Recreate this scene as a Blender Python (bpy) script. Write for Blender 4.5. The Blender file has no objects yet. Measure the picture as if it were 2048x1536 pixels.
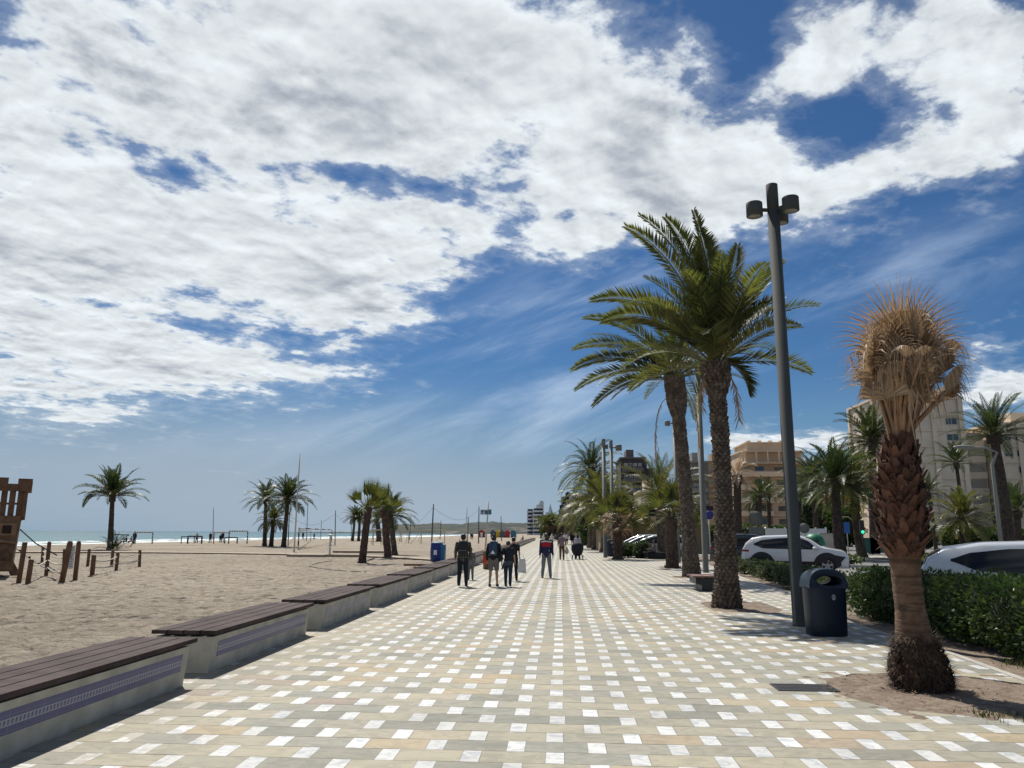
import bpy, math, random
from math import sin, cos, pi, radians, atan2, sqrt, tan, exp
from mathutils import Vector, Matrix, noise
R_ = random.Random(7)
S = bpy.context.scene
# ------------------------------------------------ camera
F, CW, CH, EYE = 1538.0, 2048, 1536, 1.68
YAW, PITCH, ROLL = radians(3.63), radians(10.95), radians(0.3)
CM = Matrix.Rotation(YAW, 3, 'Z') @ Matrix.Rotation(pi / 2 + PITCH, 3, 'X') @ Matrix.Rotation(ROLL, 3, 'Z')
cam = bpy.data.cameras.new('camera'); co = bpy.data.objects.new('camera', cam); S.collection.objects.link(co)
cam.sensor_width = 36.0; cam.lens = 36.0 * F / CW; cam.clip_start = 0.1; cam.clip_end = 60000
co.matrix_world = Matrix.Translation((0, 0, EYE)) @ CM.to_4x4()
S.camera = co
# ------------------------------------------------ exposure
S.view_settings.view_transform = 'Standard'; S.view_settings.look = 'None'
S.view_settings.exposure = 0.32; S.view_settings.gamma = 1.0
try: S.cycles.max_bounces = 6; S.cycles.transparent_max_bounces = 4; S.cycles.use_denoising = True
except Exception: pass
# ------------------------------------------------ sun
SUNV = Vector((-0.27, 0.62, 1.0)).normalized()
sl = bpy.data.lights.new('sun', 'SUN'); sl.energy = 4.3; sl.angle = radians(0.55); sl.color = (1.0, 0.95, 0.86)
so = bpy.data.objects.new('sun', sl); S.collection.objects.link(so)
so.rotation_euler = SUNV.to_track_quat('Z', 'Y').to_euler()
SUN_EL = math.asin(SUNV.z); SUN_AZ = atan2(SUNV.x, SUNV.y)
# ------------------------------------------------ world: Nishita sky with procedural clouds
W = bpy.data.worlds.new('World'); S.world = W; W.use_nodes = True
nt = W.node_tree; nt.nodes.clear()
class NT:
    def __init__(s, t): s.t = t
    def n(s, ty, **k):
        nd = s.t.nodes.new(ty)
        for a, b in k.items(): setattr(nd, a, b)
        return nd
    def link(s, a, b): s.t.links.new(a, b)
    def put(s, sock, v):
        if isinstance(v, (int, float)): sock.default_value = v
        elif isinstance(v, (tuple, list)):
            sock.default_value = tuple(v) if len(v) == len(sock.default_value) else tuple(v) + (1,)
        else: s.t.links.new(v, sock)
    def m(s, op, a, b=0.0, c=None, clamp=False):
        nd = s.n('ShaderNodeMath', operation=op); nd.use_clamp = clamp
        s.put(nd.inputs[0], a); s.put(nd.inputs[1], b)
        if c is not None: s.put(nd.inputs[2], c)
        return nd.outputs[0]
    def v(s, op, a, b=None, sc=None):
        nd = s.n('ShaderNodeVectorMath', operation=op); s.put(nd.inputs[0], a)
        if b is not None: s.put(nd.inputs[1], b)
        if sc is not None: s.put(nd.inputs['Scale'], sc)
        return nd.outputs['Value'] if op in ('DOT_PRODUCT', 'LENGTH') else nd.outputs[0]
    def xyz(s, v):
        nd = s.n('ShaderNodeSeparateXYZ'); s.put(nd.inputs[0], v); return nd.outputs
    def comb(s, x, y, z):
        nd = s.n('ShaderNodeCombineXYZ')
        for i, q in enumerate((x, y, z)): s.put(nd.inputs[i], q)
        return nd.outputs[0]
    def noise(s, vec, scale, detail=4, rough=0.5, dist=0.0, out='Fac'):
        nd = s.n('ShaderNodeTexNoise'); s.put(nd.inputs['Vector'], vec)
        nd.inputs['Scale'].default_value = scale; nd.inputs['Detail'].default_value = detail
        nd.inputs['Roughness'].default_value = rough; nd.inputs['Distortion'].default_value = dist
        return nd.outputs[out]
    def ramp(s, f, stops, interp='LINEAR'):
        nd = s.n('ShaderNodeValToRGB'); nd.color_ramp.interpolation = interp; e = nd.color_ramp.elements
        while len(e) < len(stops): e.new(0.5)
        for i, (p, c) in enumerate(stops):
            e[i].position = p; e[i].color = (c, c, c, 1) if isinstance(c, (int, float)) else (*c, 1)
        s.put(nd.inputs[0], f); return nd.outputs[0]
    def smooth(s, f, a, b, lo=0.0, hi=1.0):
        nd = s.n('ShaderNodeMapRange', interpolation_type='SMOOTHSTEP')
        s.put(nd.inputs[0], f)
        for i, q in enumerate((a, b, lo, hi)): s.put(nd.inputs[i + 1], q)
        return nd.outputs[0]
    def mix(s, f, a, b, blend='MIX'):
        nd = s.n('ShaderNodeMix', data_type='RGBA', blend_type=blend)
        s.put(nd.inputs[0], f); s.put(nd.inputs[6], a); s.put(nd.inputs[7], b)
        return nd.outputs[2]
w = NT(nt)
def sky_world():
    tc = w.n('ShaderNodeTexCoord').outputs['Generated']
    d = w.v('NORMALIZE', tc)
    right = CM @ Vector((1, 0, 0)); up = CM @ Vector((0, 1, 0)); fw = CM @ Vector((0, 0, -1))
    f = w.m('MAXIMUM', w.v('DOT_PRODUCT', d, tuple(fw)), 0.05)
    u = w.m('DIVIDE', w.v('DOT_PRODUCT', d, tuple(right)), f)
    vv = w.m('DIVIDE', w.v('DOT_PRODUCT', d, tuple(up)), f)
    q = w.comb(u, vv, 0.0)                     # tangent plane of the sky dome round a fixed compass direction
    dx, dy, dz = w.xyz(d)
    zz = w.m('ADD', w.m('MAXIMUM', dz, 0.0), 0.16)
    p = w.comb(w.m('DIVIDE', dx, zz), w.m('DIVIDE', dy, zz), 0.0)   # flat cloud deck
    # stretch the deck along the wind
    mp = w.n('ShaderNodeMapping', vector_type='TEXTURE'); w.put(mp.inputs['Vector'], p)
    mp.inputs['Rotation'].default_value = (0, 0, radians(WIND)); mp.inputs['Scale'].default_value = (1 / 0.95, 1 / 1.03, 1)
    pw = mp.outputs[0]
    def G(x, y, sx, sy, rot, amp):             # soft mass of cloud (or gap) at a sky position
        cx, cy = (x - 1024) / F, -(y - 768) / F
        m_ = w.n('ShaderNodeMapping', vector_type='TEXTURE'); w.put(m_.inputs['Vector'], q)
        m_.inputs['Location'].default_value = (cx, cy, 0); m_.inputs['Rotation'].default_value = (0, 0, radians(-rot))
        m_.inputs['Scale'].default_value = (sx / F, sy / F, 1)
        r2 = w.v('DOT_PRODUCT', m_.outputs[0], m_.outputs[0])
        return w.m('MULTIPLY', w.m('EXPONENT', w.m('MULTIPLY', r2, -0.5)), amp)
    cov = None
    for g in BLOBS:
        k = G(*g); cov = k if cov is None else w.m('ADD', cov, k)
    def dens(pv):
        big = w.noise(pv, 3.0, 3, 0.5)
        mid = w.noise(w.v('ADD', pw, (7.1, 2.2, 0)), 7.5, 4, 0.55, 0.3)
        fine = w.noise(pv, 17.0, 9, 0.62, 0.1)
        a = w.m('ADD', w.m('MULTIPLY', w.m('SUBTRACT', big, 0.5), 2.0), w.m('MULTIPLY', w.m('SUBTRACT', fine, 0.5), 2.0))
        return w.m('ADD', a, w.m('MULTIPLY', w.m('SUBTRACT', mid, 0.5), 2.7))
    off = Vector((-0.27, 0.62, 0)) * 0.05
    d0 = dens(pw)
    raw = w.m('ADD', d0, cov)
    alpha = w.smooth(raw, -0.20, 0.62)
    veil = w.m('MULTIPLY', w.smooth(raw, -0.7, 0.3), 0.22)
    alpha = w.m('MAXIMUM', alpha, veil)
    thick = w.smooth(raw, 0.2, 1.6)
    ow = Matrix.Rotation(radians(-WIND), 3, 'Z') @ off; ow = (ow.x * 0.95, ow.y * 1.03, 0)
    s0 = w.noise(pw, 7.0, 5, 0.5, 0.3); s1 = w.noise(w.v('ADD', pw, ow), 7.0, 5, 0.5, 0.3)
    ow2 = tuple(q * .5 for q in ow); r0 = w.noise(pw, 19.0, 6, 0.55, 0.2); r1 = w.noise(w.v('ADD', pw, ow2), 19.0, 6, 0.55, 0.2)
    relief = w.m('ADD', w.m('MULTIPLY', w.m('SUBTRACT', s0, s1), 0.60), w.m('MULTIPLY', w.m('SUBTRACT', r0, r1), 0.20))
    lowf = w.noise(w.v('ADD', pw, (3.3, 1.7, 0)), 3.4, 4, 0.5, 0.4)
    dark = w.m('MULTIPLY', w.smooth(lowf, 0.42, 0.72), thick)
    b = w.m('ADD', w.m('SUBTRACT', 0.71, w.m('MULTIPLY', dark, 0.21)), relief)
    b = w.m('SUBTRACT', b, w.m('MULTIPLY', thick, 0.06))
    b = w.m('MAXIMUM', w.m('MINIMUM', b, 0.78), 0.26)
    ccol = w.mix(w.smooth(b, 0.28, 0.66), (0.72, 0.81, 0.97), (0.90, 0.96, 1.0))
    cloud = w.v('SCALE', ccol, sc=b)
    sky = w.n('ShaderNodeTexSky', sky_type='NISHITA', sun_disc=False)
    sky.sun_elevation = SUN_EL; sky.sun_rotation = SUN_AZ; sky.altitude = 0; sky.air_density = 1.0; sky.dust_density = 0.3; sky.ozone_density = 3.0
    skyc = w.v('MULTIPLY', w.v('SCALE', sky.outputs[0], sc=SKY_K), (0.42, 0.70, 0.97))
    hz = w.smooth(dz, 0.02, 0.22, 1.0, 0.0)
    skyc = w.mix(w.m('MULTIPLY', hz, 0.85), skyc, (0.16, 0.27, 0.385))
    # thin cirrus streaks, low right
    m2 = w.n('ShaderNodeMapping', vector_type='TEXTURE'); w.put(m2.inputs['Vector'], q); m2.inputs['Rotation'].default_value = (0, 0, radians(19)); m2.inputs['Scale'].default_value = (1 / 1.3, 1 / 6.5, 1)
    ci = w.smooth(w.noise(m2.outputs[0], 2.0, 8, 0.60, 0.35), 0.42, 0.78)
    cc = w.m('ADD', w.m('ADD', G(1050, 760, 330, 130, -18, 1.0), G(1250, 560, 170, 170, 0, 0.8)), w.m('ADD', G(1750, 560, 330, 60, -14, 0.8), G(700, 900, 600, 60, 0, 0.9)))
    cirrus = w.m('MULTIPLY', w.m('MULTIPLY', ci, cc), 0.46, clamp=True)
    c1 = w.mix(cirrus, skyc, (0.52, 0.62, 0.76))
    # grey veil of distant cloud towards the sea horizon
    vl = w.m('ADD', G(200, 970, 700, 120, 4, 0.9), G(900, 1040, 330, 90, 0, 0.5))
    vl = w.m('MULTIPLY', vl, w.m('ADD', 0.75, w.m('MULTIPLY', w.noise(w.v('MULTIPLY', q, (1.5, 9, 1)), 2.0, 5, 0.5), 0.4)), clamp=True)
    c2 = w.mix(vl, c1, (0.29, 0.36, 0.435))
    out = w.mix(alpha, c2, cloud)
    bg = w.n('ShaderNodeBackground'); w.put(bg.inputs[0], out); bg.inputs[1].default_value = 1.0
    # strength stays on the sky term: scale everything to the 0.1 range of the Nishita sky
    bg.inputs[1].default_value = 0.1
    sc10 = w.v('SCALE', out, sc=10.0); w.put(bg.inputs[0], sc10)
    o = w.n('ShaderNodeOutputWorld'); w.link(bg.outputs[0], o.inputs[0])
WIND = 40; SKY_K = 0.050
BLOBS = [  # x, y, sx, sy, rot, amp in the photo's own directions
 (1024, 768, 9000, 9000, 0, -1.15),
 (200, 180, 480, 240, 0, 1.75), (850, 130, 380, 200, 0, 1.5), (1180, 270, 230, 170, 20, 1.25),
 (90, 560, 320, 140, 10, 1.35), (330, 500, 330, 70, 12, .7), (400, 715, 230, 55, 10, 1.2), (640, 510, 240, 75, 5, 1.1), (720, 620, 150, 60, 8, 1.0), (930, 450, 100, 55, -35, 0.8), (60, 780, 220, 70, 2, 1.2),
 (1350, 370, 220, 75, 8, 1.25), (1620, 365, 200, 50, -8, 1.15), (1780, 90, 250, 120, 0, 1.5), (2000, 220, 130, 120, 0, 1.2), (1800, 330, 150, 45, -18, 0.8),
 (1420, 35, 110, 45, 12, -0.75), (1490, 120, 45, 80, 10, -0.6), (1640, 110, 60, 45, 0, .7), (1520, 270, 50, 50, 0, .5), (1690, 250, 100, 38, 0, -1.1), (1835, 195, 60, 25, 0, -0.7),
 (300, 320, 120, 30, 24, -.85), (800, 358, 150, 26, 8, -.8), (1030, 295, 50, 28, 0, -0.5), (400, 580, 190, 16, 14, -0.5), (380, 650, 200, 18, 10, -0.5), (560, 655, 80, 18, 20, -.4), (250, 470, 160, 12, 18, -.45),
 (1060, 620, 140, 240, 0, -0.6), (1095, 475, 34, 26, 0, 1.2), (1165, 485, 26, 26, 0, 1.1), (1215, 470, 22, 14, 0, 0.9), (600, 745, 70, 12, 4, .9), (190, 832, 60, 9, 0, 1.0),
 (1600, 888, 140, 24, 0, 1.7), (1990, 775, 90, 50, -12, 1.7), (1480, 885, 60, 14, 0, 1.0), (1950, 700, 32, 16, -8, 1.2),
]
sky_world()
# ------------------------------------------------ helpers
def ray(x, y):
    return CM @ Vector(((x - 1024) / F, -(y - 768) / F, -1))
def gnd(x, y, z=0.0):                          # where the line of sight to a photo point meets level z
    d = ray(x, y); s = (z - EYE) / d.z; return Vector((d.x * s, d.y * s, z))
def at(x, y, Y):                               # the point of that line of sight Y metres up the promenade
    d = ray(x, y); s = Y / d.y; return Vector((d.x * s, Y, EYE + d.z * s))
MATS = {}
def mat(name, col, rough=0.7, metal=0.0, var=0.0, vscale=5.0, bump=0.0, bscale=30.0, spec=None, island=0.0, emit=None, col2=None, detail=5, coat=0.0, trans=0.0, alpha=None):
    if name in MATS: return MATS[name]
    m = bpy.data.materials.new(name); m.use_nodes = True; t = NT(m.node_tree)
    b = m.node_tree.nodes['Principled BSDF']
    b.inputs['Roughness'].default_value = rough; b.inputs['Metallic'].default_value = metal
    if spec is not None: b.inputs['Specular IOR Level'].default_value = spec
    if coat: b.inputs['Coat Weight'].default_value = coat; b.inputs['Coat Roughness'].default_value = 0.05
    c = col
    tc = t.n('ShaderNodeTexCoord').outputs['Object']
    if var or col2:
        c2 = col2 if col2 else tuple(min(1, q * (1 + var)) for q in col); c1 = col if col2 else tuple(q * (1 - var) for q in col)
        c = t.mix(t.smooth(t.noise(tc, vscale, detail, 0.6), 0.32, 0.68), c1, c2)
    if island:
        g = t.n('ShaderNodeNewGeometry').outputs['Random Per Island']
        c = t.v('SCALE', c, sc=t.m('ADD', 1 - island, t.m('MULTIPLY', g, 2 * island)))
    t.put(b.inputs['Base Color'], c)
    if bump:
        bn = t.n('ShaderNodeBump'); bn.inputs['Strength'].default_value = bump; bn.inputs['Distance'].default_value = 0.02
        t.put(bn.inputs['Height'], t.noise(tc, bscale, 6, 0.6)); t.link(bn.outputs[0], b.inputs['Normal'])
    if emit: b.inputs['Emission Color'].default_value = (*emit, 1); b.inputs['Emission Strength'].default_value = 1.0
    if trans: b.inputs['Transmission Weight'].default_value = trans
    MATS[name] = m; return m
class MB:                                      # collects geometry, then becomes one mesh object
    def __init__(s): s.v = []; s.f = []; s.mi = []; s.sm = []
    def add(s, vs, fs, mi=0, sm=False):
        o = len(s.v); s.v += [tuple(q) for q in vs]; s.f += [tuple(i + o for i in f) for f in fs]
        s.mi += [mi] * len(fs); s.sm += [sm] * len(fs); return s
    def box(s, x0, x1, y0, y1, z0, z1, mi=0, M=None):
        vs = [Vector(q) for q in ((x0, y0, z0), (x1, y0, z0), (x1, y1, z0), (x0, y1, z0), (x0, y0, z1), (x1, y0, z1), (x1, y1, z1), (x0, y1, z1))]
        if M: vs = [M @ q for q in vs]
        return s.add(vs, [(0, 3, 2, 1), (4, 5, 6, 7), (0, 1, 5, 4), (1, 2, 6, 5), (2, 3, 7, 6), (3, 0, 4, 7)], mi)
    def tube(s, pts, rad, n=8, mi=0, sm=True, cap=True):
        pts = [Vector(p) for p in pts]; m = len(pts)
        rad = rad if isinstance(rad, (list, tuple)) else [rad] * m
        vs = []; X = None
        for i in range(m):
            t = (pts[min(i + 1, m - 1)] - pts[max(i - 1, 0)])
            t = t.normalized() if t.length > 1e-9 else Vector((0, 0, 1))
            if X is None: X = Vector((1, 0, 0)) if abs(t.x) < 0.9 else Vector((0, 1, 0))
            X = (X - t * X.dot(t)).normalized(); Y = t.cross(X)
            for k in range(n):
                a = 2 * pi * k / n; vs.append(pts[i] + (X * cos(a) + Y * sin(a)) * rad[i])
        fs = [(i * n + k, i * n + (k + 1) % n, (i + 1) * n + (k + 1) % n, (i + 1) * n + k) for i in range(m - 1) for k in range(n)]
        if cap: fs += [tuple(range(n - 1, -1, -1)), tuple((m - 1) * n + k for k in range(n))]
        return s.add(vs, fs, mi, sm)
    def bar(s, a, b, r, n=6, mi=0): return s.tube([a, b], r, n, mi)
    def lathe(s, prof, n=24, mi=0, M=None, sm=True):
        vs = []; 
        for r, z in prof:
            for k in range(n):
                a = 2 * pi * k / n; q = Vector((r * cos(a), r * sin(a), z)); vs.append(M @ q if M else q)
        m = len(prof)
        fs = [(i * n + k, i * n + (k + 1) % n, (i + 1) * n + (k + 1) % n, (i + 1) * n + k) for i in range(m - 1) for k in range(n)]
        fs += [tuple(range(n - 1, -1, -1)), tuple((m - 1) * n + k for k in range(n))]
        return s.add(vs, fs, mi, sm)
    def prism(s, poly, d, axis='y', mi=0, M=None, off=0.0):   # extrude an outline (x,z) along y by d
        n = len(poly); vs = []
        for y in (off, off + d):
            for a, b in poly:
                q = Vector((a, y, b)) if axis == 'y' else (Vector((y, a, b)) if axis == 'x' else Vector((a, b, y)))
                vs.append(M @ q if M else q)
        fs = [tuple(range(n - 1, -1, -1)), tuple(range(n, 2 * n))] + [(i, (i + 1) % n, n + (i + 1) % n, n + i) for i in range(n)]
        return s.add(vs, fs, mi)
    def ell(s, c, r, n=10, m=7, mi=0):
        prof = [(max(1e-3, sin(pi * i / m)) , -cos(pi * i / m)) for i in range(m + 1)]
        vs = []
        for a, z in prof:
            for k in range(n): t = 2 * pi * k / n; vs.append((c[0] + r[0] * a * cos(t), c[1] + r[1] * a * sin(t), c[2] + r[2] * z))
        fs = [(i * n + k, i * n + (k + 1) % n, (i + 1) * n + (k + 1) % n, (i + 1) * n + k) for i in range(m) for k in range(n)]
        return s.add(vs, fs, mi, True)
    def mesh(s, name, mats):
        me = bpy.data.meshes.new(name); me.from_pydata(s.v, [], s.f); me.validate(clean_customdata=False)
        for m in (mats if isinstance(mats, (list, tuple)) else [mats]): me.materials.append(m)
        if len(me.polygons) == len(s.mi):
            me.polygons.foreach_set('material_index', s.mi); me.polygons.foreach_set('use_smooth', s.sm)
        me.update(); return me
    def build(s, name, mats, parent=None): return link(name, s.mesh(name, mats), parent)
def link(name, me, parent=None):
    o = bpy.data.objects.new(name, me); S.collection.objects.link(o)
    if parent: o.parent = parent
    return o
def tag(o, label=None, cat=None, group=None, kind=None):
    for k, v in (('label', label), ('category', cat), ('group', group), ('kind', kind)):
        if v: o[k] = v
    return o
def thing(name, label, cat, loc=(0, 0, 0), rz=0.0, group=None):
    o = bpy.data.objects.new(name, None); S.collection.objects.link(o); o.empty_display_size = 0.2
    o.location = loc; o.rotation_euler = (0, 0, rz); return tag(o, label, cat, group)
def clone(root, loc, rz=None, label=None, group=None, scale=None):
    def cp(o, par):
        c = o.copy(); S.collection.objects.link(c)
        if par: c.parent = par
        for ch in o.children: cp(ch, c)
        return c
    r = cp(root, None); r.location = loc
    if rz is not None: r.rotation_euler = (0, 0, rz)
    if scale: r.scale = scale if isinstance(scale, (tuple, list)) else (scale,) * 3
    if label: r['label'] = label
    if group: r['group'] = group
    return r
def fbm(x, y, s, o=3, seed=0.0):
    return noise.fractal(Vector((x * s, y * s, seed)), 1.0, 2.0, o)
# ------------------------------------------------ paving material: rows of long slabs with white marble setts
def paving_mat():
    m = bpy.data.materials.new('promenade_paving'); m.use_nodes = True; t = NT(m.node_tree)
    b = m.node_tree.nodes['Principled BSDF']
    g = t.n('ShaderNodeNewGeometry').outputs['Position']; x, y, z = t.xyz(g)
    wob = t.m('MULTIPLY', t.m('SUBTRACT', t.noise(g, 0.9, 2), 0.5), 0.012)
    ry = t.m('DIVIDE', t.m('ADD', t.m('SUBTRACT', y, 6.138), wob), 0.304)
    row = t.m('FLOOR', ry); fy = t.m('FRACT', ry)
    rn = t.n('ShaderNodeTexWhiteNoise', noise_dimensions='1D'); t.put(rn.inputs['W'], row)
    jit = t.m('MULTIPLY', t.m('SUBTRACT', rn.outputs['Value'], 0.5), 0.035)
    odd = t.m('MULTIPLY', t.m('FRACT', t.m('MULTIPLY', row, 0.5)), 1.0)
    cx = t.m('ADD', t.m('ADD', t.m('DIVIDE', t.m('ADD', x, 0.056 + 0.0725), 0.643), odd), jit)
    col = t.m('FLOOR', cx); fx = t.m('FRACT', cx)
    wn = t.n('ShaderNodeTexWhiteNoise', noise_dimensions='3D'); t.put(wn.inputs['Vector'], t.comb(row, col, 0.0)); rv = wn.outputs['Value']
    wn2 = t.n('ShaderNodeTexWhiteNoise', noise_dimensions='3D'); t.put(wn2.inputs['Vector'], t.comb(row, col, 7.0)); rv2 = wn2.outputs['Value']
    white = t.m('LESS_THAN', fx, t.m('ADD', 0.222, t.m('MULTIPLY', rv2, 0.012)))
    slab = t.ramp(rv, [(0.0, (.245, .24, .20)), (.2, (.34, .315, .245)), (.4, (.40, .36, .265)), (.6, (.295, .288, .242)), (.8, (.41, .365, .275)), (.93, (.42, .34, .225)), (1.0, (.33, .275, .225))])
    # veins run along the slab
    vec = t.comb(t.m('ADD', t.m('MULTIPLY', x, 4.6), t.m('MULTIPLY', rv, 40.0)), t.m('ADD', t.m('MULTIPLY', y, 7.5), t.m('MULTIPLY', rv2, 40.0)), rv)
    vein = t.noise(vec, 1.0, 6, 0.62, 1.3)
    slab = t.mix(t.smooth(vein, 0.42, 0.62), slab, t.v('MULTIPLY', slab, (0.80, 0.82, 0.83)))
    slab = t.mix(t.m('MULTIPLY', t.smooth(t.noise(g, 0.35, 4), 0.4, 0.7), 0.40), slab, t.v('MULTIPLY', slab, (0.86, 0.86, 0.87)))
    mv = t.noise(vec, 0.9, 7, 0.7, 2.2)
    marb = t.mix(t.smooth(mv, 0.46, 0.62), (0.70, 0.695, 0.67), (0.46, 0.49, 0.51))
    marb = t.v('SCALE', marb, sc=t.m('ADD', 0.76, t.m('MULTIPLY', rv, 0.27)))
    marb = t.mix(t.m('MULTIPLY', t.smooth(t.noise(g, 5.0, 5, 0.65), 0.5, 0.7), 0.35), marb, (0.40, 0.37, 0.31))
    # worn, mortar-smeared setts and blown sand beside the seats
    near = t.smooth(t.m('ADD', x, t.m('MULTIPLY', t.noise(g, 0.8, 3), 1.0)), -3.3, -2.1, 1.0, 0.0)
    smear = t.m('MULTIPLY', near, t.smooth(t.noise(g, 7.0, 5, 0.65), 0.42, 0.52))
    marb = t.mix(t.m('MULTIPLY', smear, 0.9), marb, (0.38, 0.34, 0.275))
    c = t.mix(white, slab, marb)
    sand = t.m('MULTIPLY', t.smooth(t.m('ADD', x, t.m('MULTIPLY', t.noise(g, 1.3, 4), 1.2)), -3.6, -2.7, 1.0, 0.0), t.smooth(t.noise(g, 3.0, 5), 0.35, 0.7))
    c = t.mix(t.m('MULTIPLY', sand, 0.6), c, (0.36, 0.31, 0.245))
    dirt = t.m('MULTIPLY', t.smooth(t.noise(g, 1.1, 8, 0.7), 0.52, 0.78), 0.42)
    c = t.mix(dirt, c, (0.16, 0.14, 0.11))
    def edge(f, wd, size): # narrow joint near both ends of a cell
        a = t.m('MINIMUM', f, t.m('SUBTRACT', size, f)); return t.m('LESS_THAN', a, wd)
    jy = edge(fy, t.m('ADD', 0.010, t.m('MULTIPLY', t.smooth(t.noise(g, 1.7, 4), 0.4, 0.7), 0.032)), 1.0)
    jx = t.m('MAXIMUM', t.m('LESS_THAN', fx, 0.006), t.m('LESS_THAN', t.m('ABSOLUTE', t.m('SUBTRACT', fx, 0.228)), 0.0045))
    j = t.m('MAXIMUM', jy, jx)
    c = t.mix(t.m('MULTIPLY', j, 0.78), c, (0.10, 0.085, 0.065))
    t.put(b.inputs['Base Color'], c)
    t.put(b.inputs['Roughness'], t.m('SUBTRACT', 0.72, t.m('MULTIPLY', white, 0.17))); b.inputs['Specular IOR Level'].default_value = 0.3
    bn = t.n('ShaderNodeBump'); bn.inputs['Strength'].default_value = 0.5; bn.inputs['Distance'].default_value = 0.006
    hgt = t.m('ADD', t.m('MULTIPLY', vein, 0.5), t.m('SUBTRACT', t.m('MULTIPLY', t.noise(g, 60, 4), 0.35), t.m('MULTIPLY', j, 1.0)))
    t.put(bn.inputs['Height'], hgt); t.link(bn.outputs[0], b.inputs['Normal'])
    return m
def sand_mat():
    m = bpy.data.materials.new('beach_sand'); m.use_nodes = True; t = NT(m.node_tree)
    b = m.node_tree.nodes['Principled BSDF']
    g = t.n('ShaderNodeNewGeometry').outputs['Position']; x, y, z = t.xyz(g)
    n1 = t.noise(g, 0.10, 5, 0.6); n2 = t.noise(g, 2.2, 8, 0.7)
    c = t.mix(t.smooth(n1, 0.35, 0.65), (0.345, 0.293, 0.230), (0.42, 0.362, 0.288))
    c = t.mix(t.smooth(n2, 0.45, 0.75), c, t.v('MULTIPLY', c, (0.80, 0.78, 0.76)))
    wet = t.smooth(z, -0.72, -0.45, 1.0, 0.0)
    c = t.mix(t.m('MULTIPLY', wet, 0.75), c, (0.19, 0.145, 0.105))
    deb = t.m('MULTIPLY', t.smooth(t.noise(g, 14.0, 4, 0.7), 0.70, 0.76), 0.55)
    c = t.mix(deb, c, (0.10, 0.07, 0.05))
    t.put(b.inputs['Base Color'], c); t.put(b.inputs['Roughness'], t.m('SUBTRACT', 0.95, t.m('MULTIPLY', wet, 0.5))); b.inputs['Specular IOR Level'].default_value = 0.15
    v = t.n('ShaderNodeTexVoronoi'); v.inputs['Scale'].default_value = 2.6; t.put(v.inputs['Vector'], t.v('ADD', g, t.v('SCALE', t.n('ShaderNodeTexNoise').outputs['Color'], sc=0.0)))
    foot = t.smooth(v.outputs['Distance'], 0.0, 0.45)
    rut = t.noise(t.comb(t.m('ADD', t.m('MULTIPLY', x, 1.1), t.m('MULTIPLY', y, 0.75)), t.m('SUBTRACT', t.m('MULTIPLY', y, 0.22), t.m('MULTIPLY', x, 0.15)), 0), 1.6, 4, 0.6, 0.6)
    h = t.m('ADD', t.m('ADD', t.m('MULTIPLY', t.noise(g, 1.2, 9, 0.68, 0.4), 1.3), t.m('MULTIPLY', foot, 0.30)), t.m('MULTIPLY', rut, 0.7))
    c = t.mix(t.m('MULTIPLY', t.smooth(t.noise(t.v('MULTIPLY', g, (1.0, 0.45, 1)), 3.0, 5, 0.62), 0.53, 0.63), 0.50), c, (0.14, 0.112, 0.086)); t.put(b.inputs['Base Color'], c)  # dark patches put the shade of the dimples into the sand colour
    bn = t.n('ShaderNodeBump'); bn.inputs['Strength'].default_value = 1.0; bn.inputs['Distance'].default_value = 0.36
    t.put(bn.inputs['Height'], h); t.link(bn.outputs[0], b.inputs['Normal']); return m
SAND = sand_mat()
# ------------------------------------------------ ground sheets
SEA_Z = -0.8
def sandz(x, y):
    lim = -58 - 6 * sin(y * 0.011)             # the beach falls away to the water beyond this line
    z = -0.07
    if x < lim: z -= min(1.6, (lim - x) * 0.030)
    return z
def build_sand():
    xs = []; x = -4.95
    while x > -26: xs.append(x); x -= 0.11 + (-x - 4.95) * 0.004
    while x > -150: xs.append(x); x -= 0.5 + (-x - 26) * 0.05
    ys = []; y = 3.5
    while y < 70: ys.append(y); y += 0.07 + (y - 3.5) * 0.0052
    while y < 700: ys.append(y); y += 1.0 + (y - 70) * 0.05
    ys += [1200, 2500, 6000]
    vs = []; fs = []
    for yy in ys:
        for xx in xs:
            far = max(0.0, 1 - yy / 75.0) * (1 if xx > -40 else 0.3)
            h = 0.0
            if far > 0:
                a = fbm(xx, yy, 2.6, 4, 1.0); bb = fbm(xx * 0.5, yy * 1.6, 1.0, 2, 5.0)
                h = (a * 0.075 + bb * 0.06 - 0.09 * max(0, fbm(xx, yy, 3.6, 2, 8.0) - .15)) * far
                tr = sin((xx * 0.55 + yy * 0.35 + fbm(xx, yy, 0.12, 2, 9.0) * 4) * 1.5)
                h += 0.030 * far * max(0, tr) ** 2
            edge = min(1.0, max(0.0, (-4.95 - xx) / 0.6))
            vs.append((xx, yy, sandz(xx, yy) + h * edge + 0.02 * (1 - edge)))
    n = len(xs); m = len(ys)
    fs = [(j * n + i, (j + 1) * n + i, (j + 1) * n + i + 1, j * n + i + 1) for j in range(m - 1) for i in range(n - 1)]
    b = MB(); b.add(vs, fs, 0, True); tag(b.build('beach_sand', SAND), kind='structure')
build_sand()
gm = mat('soil_far', (0.20, 0.17, 0.12), 0.95, var=0.2, vscale=0.05)
b = MB(); b.add([(-4.96, -400, -0.12), (9000, -400, -0.12), (9000, 12000, -0.12), (-4.96, 12000, -0.12)], [(0, 1, 2, 3)])
b.add([(-150, -400, -0.12), (-4.96, -400, -0.12), (-4.96, 3.6, -0.12), (-150, 3.6, -0.12)], [(0, 1, 2, 3)])
tag(b.build('ground', gm), kind='structure')
PAVE = paving_mat()
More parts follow.
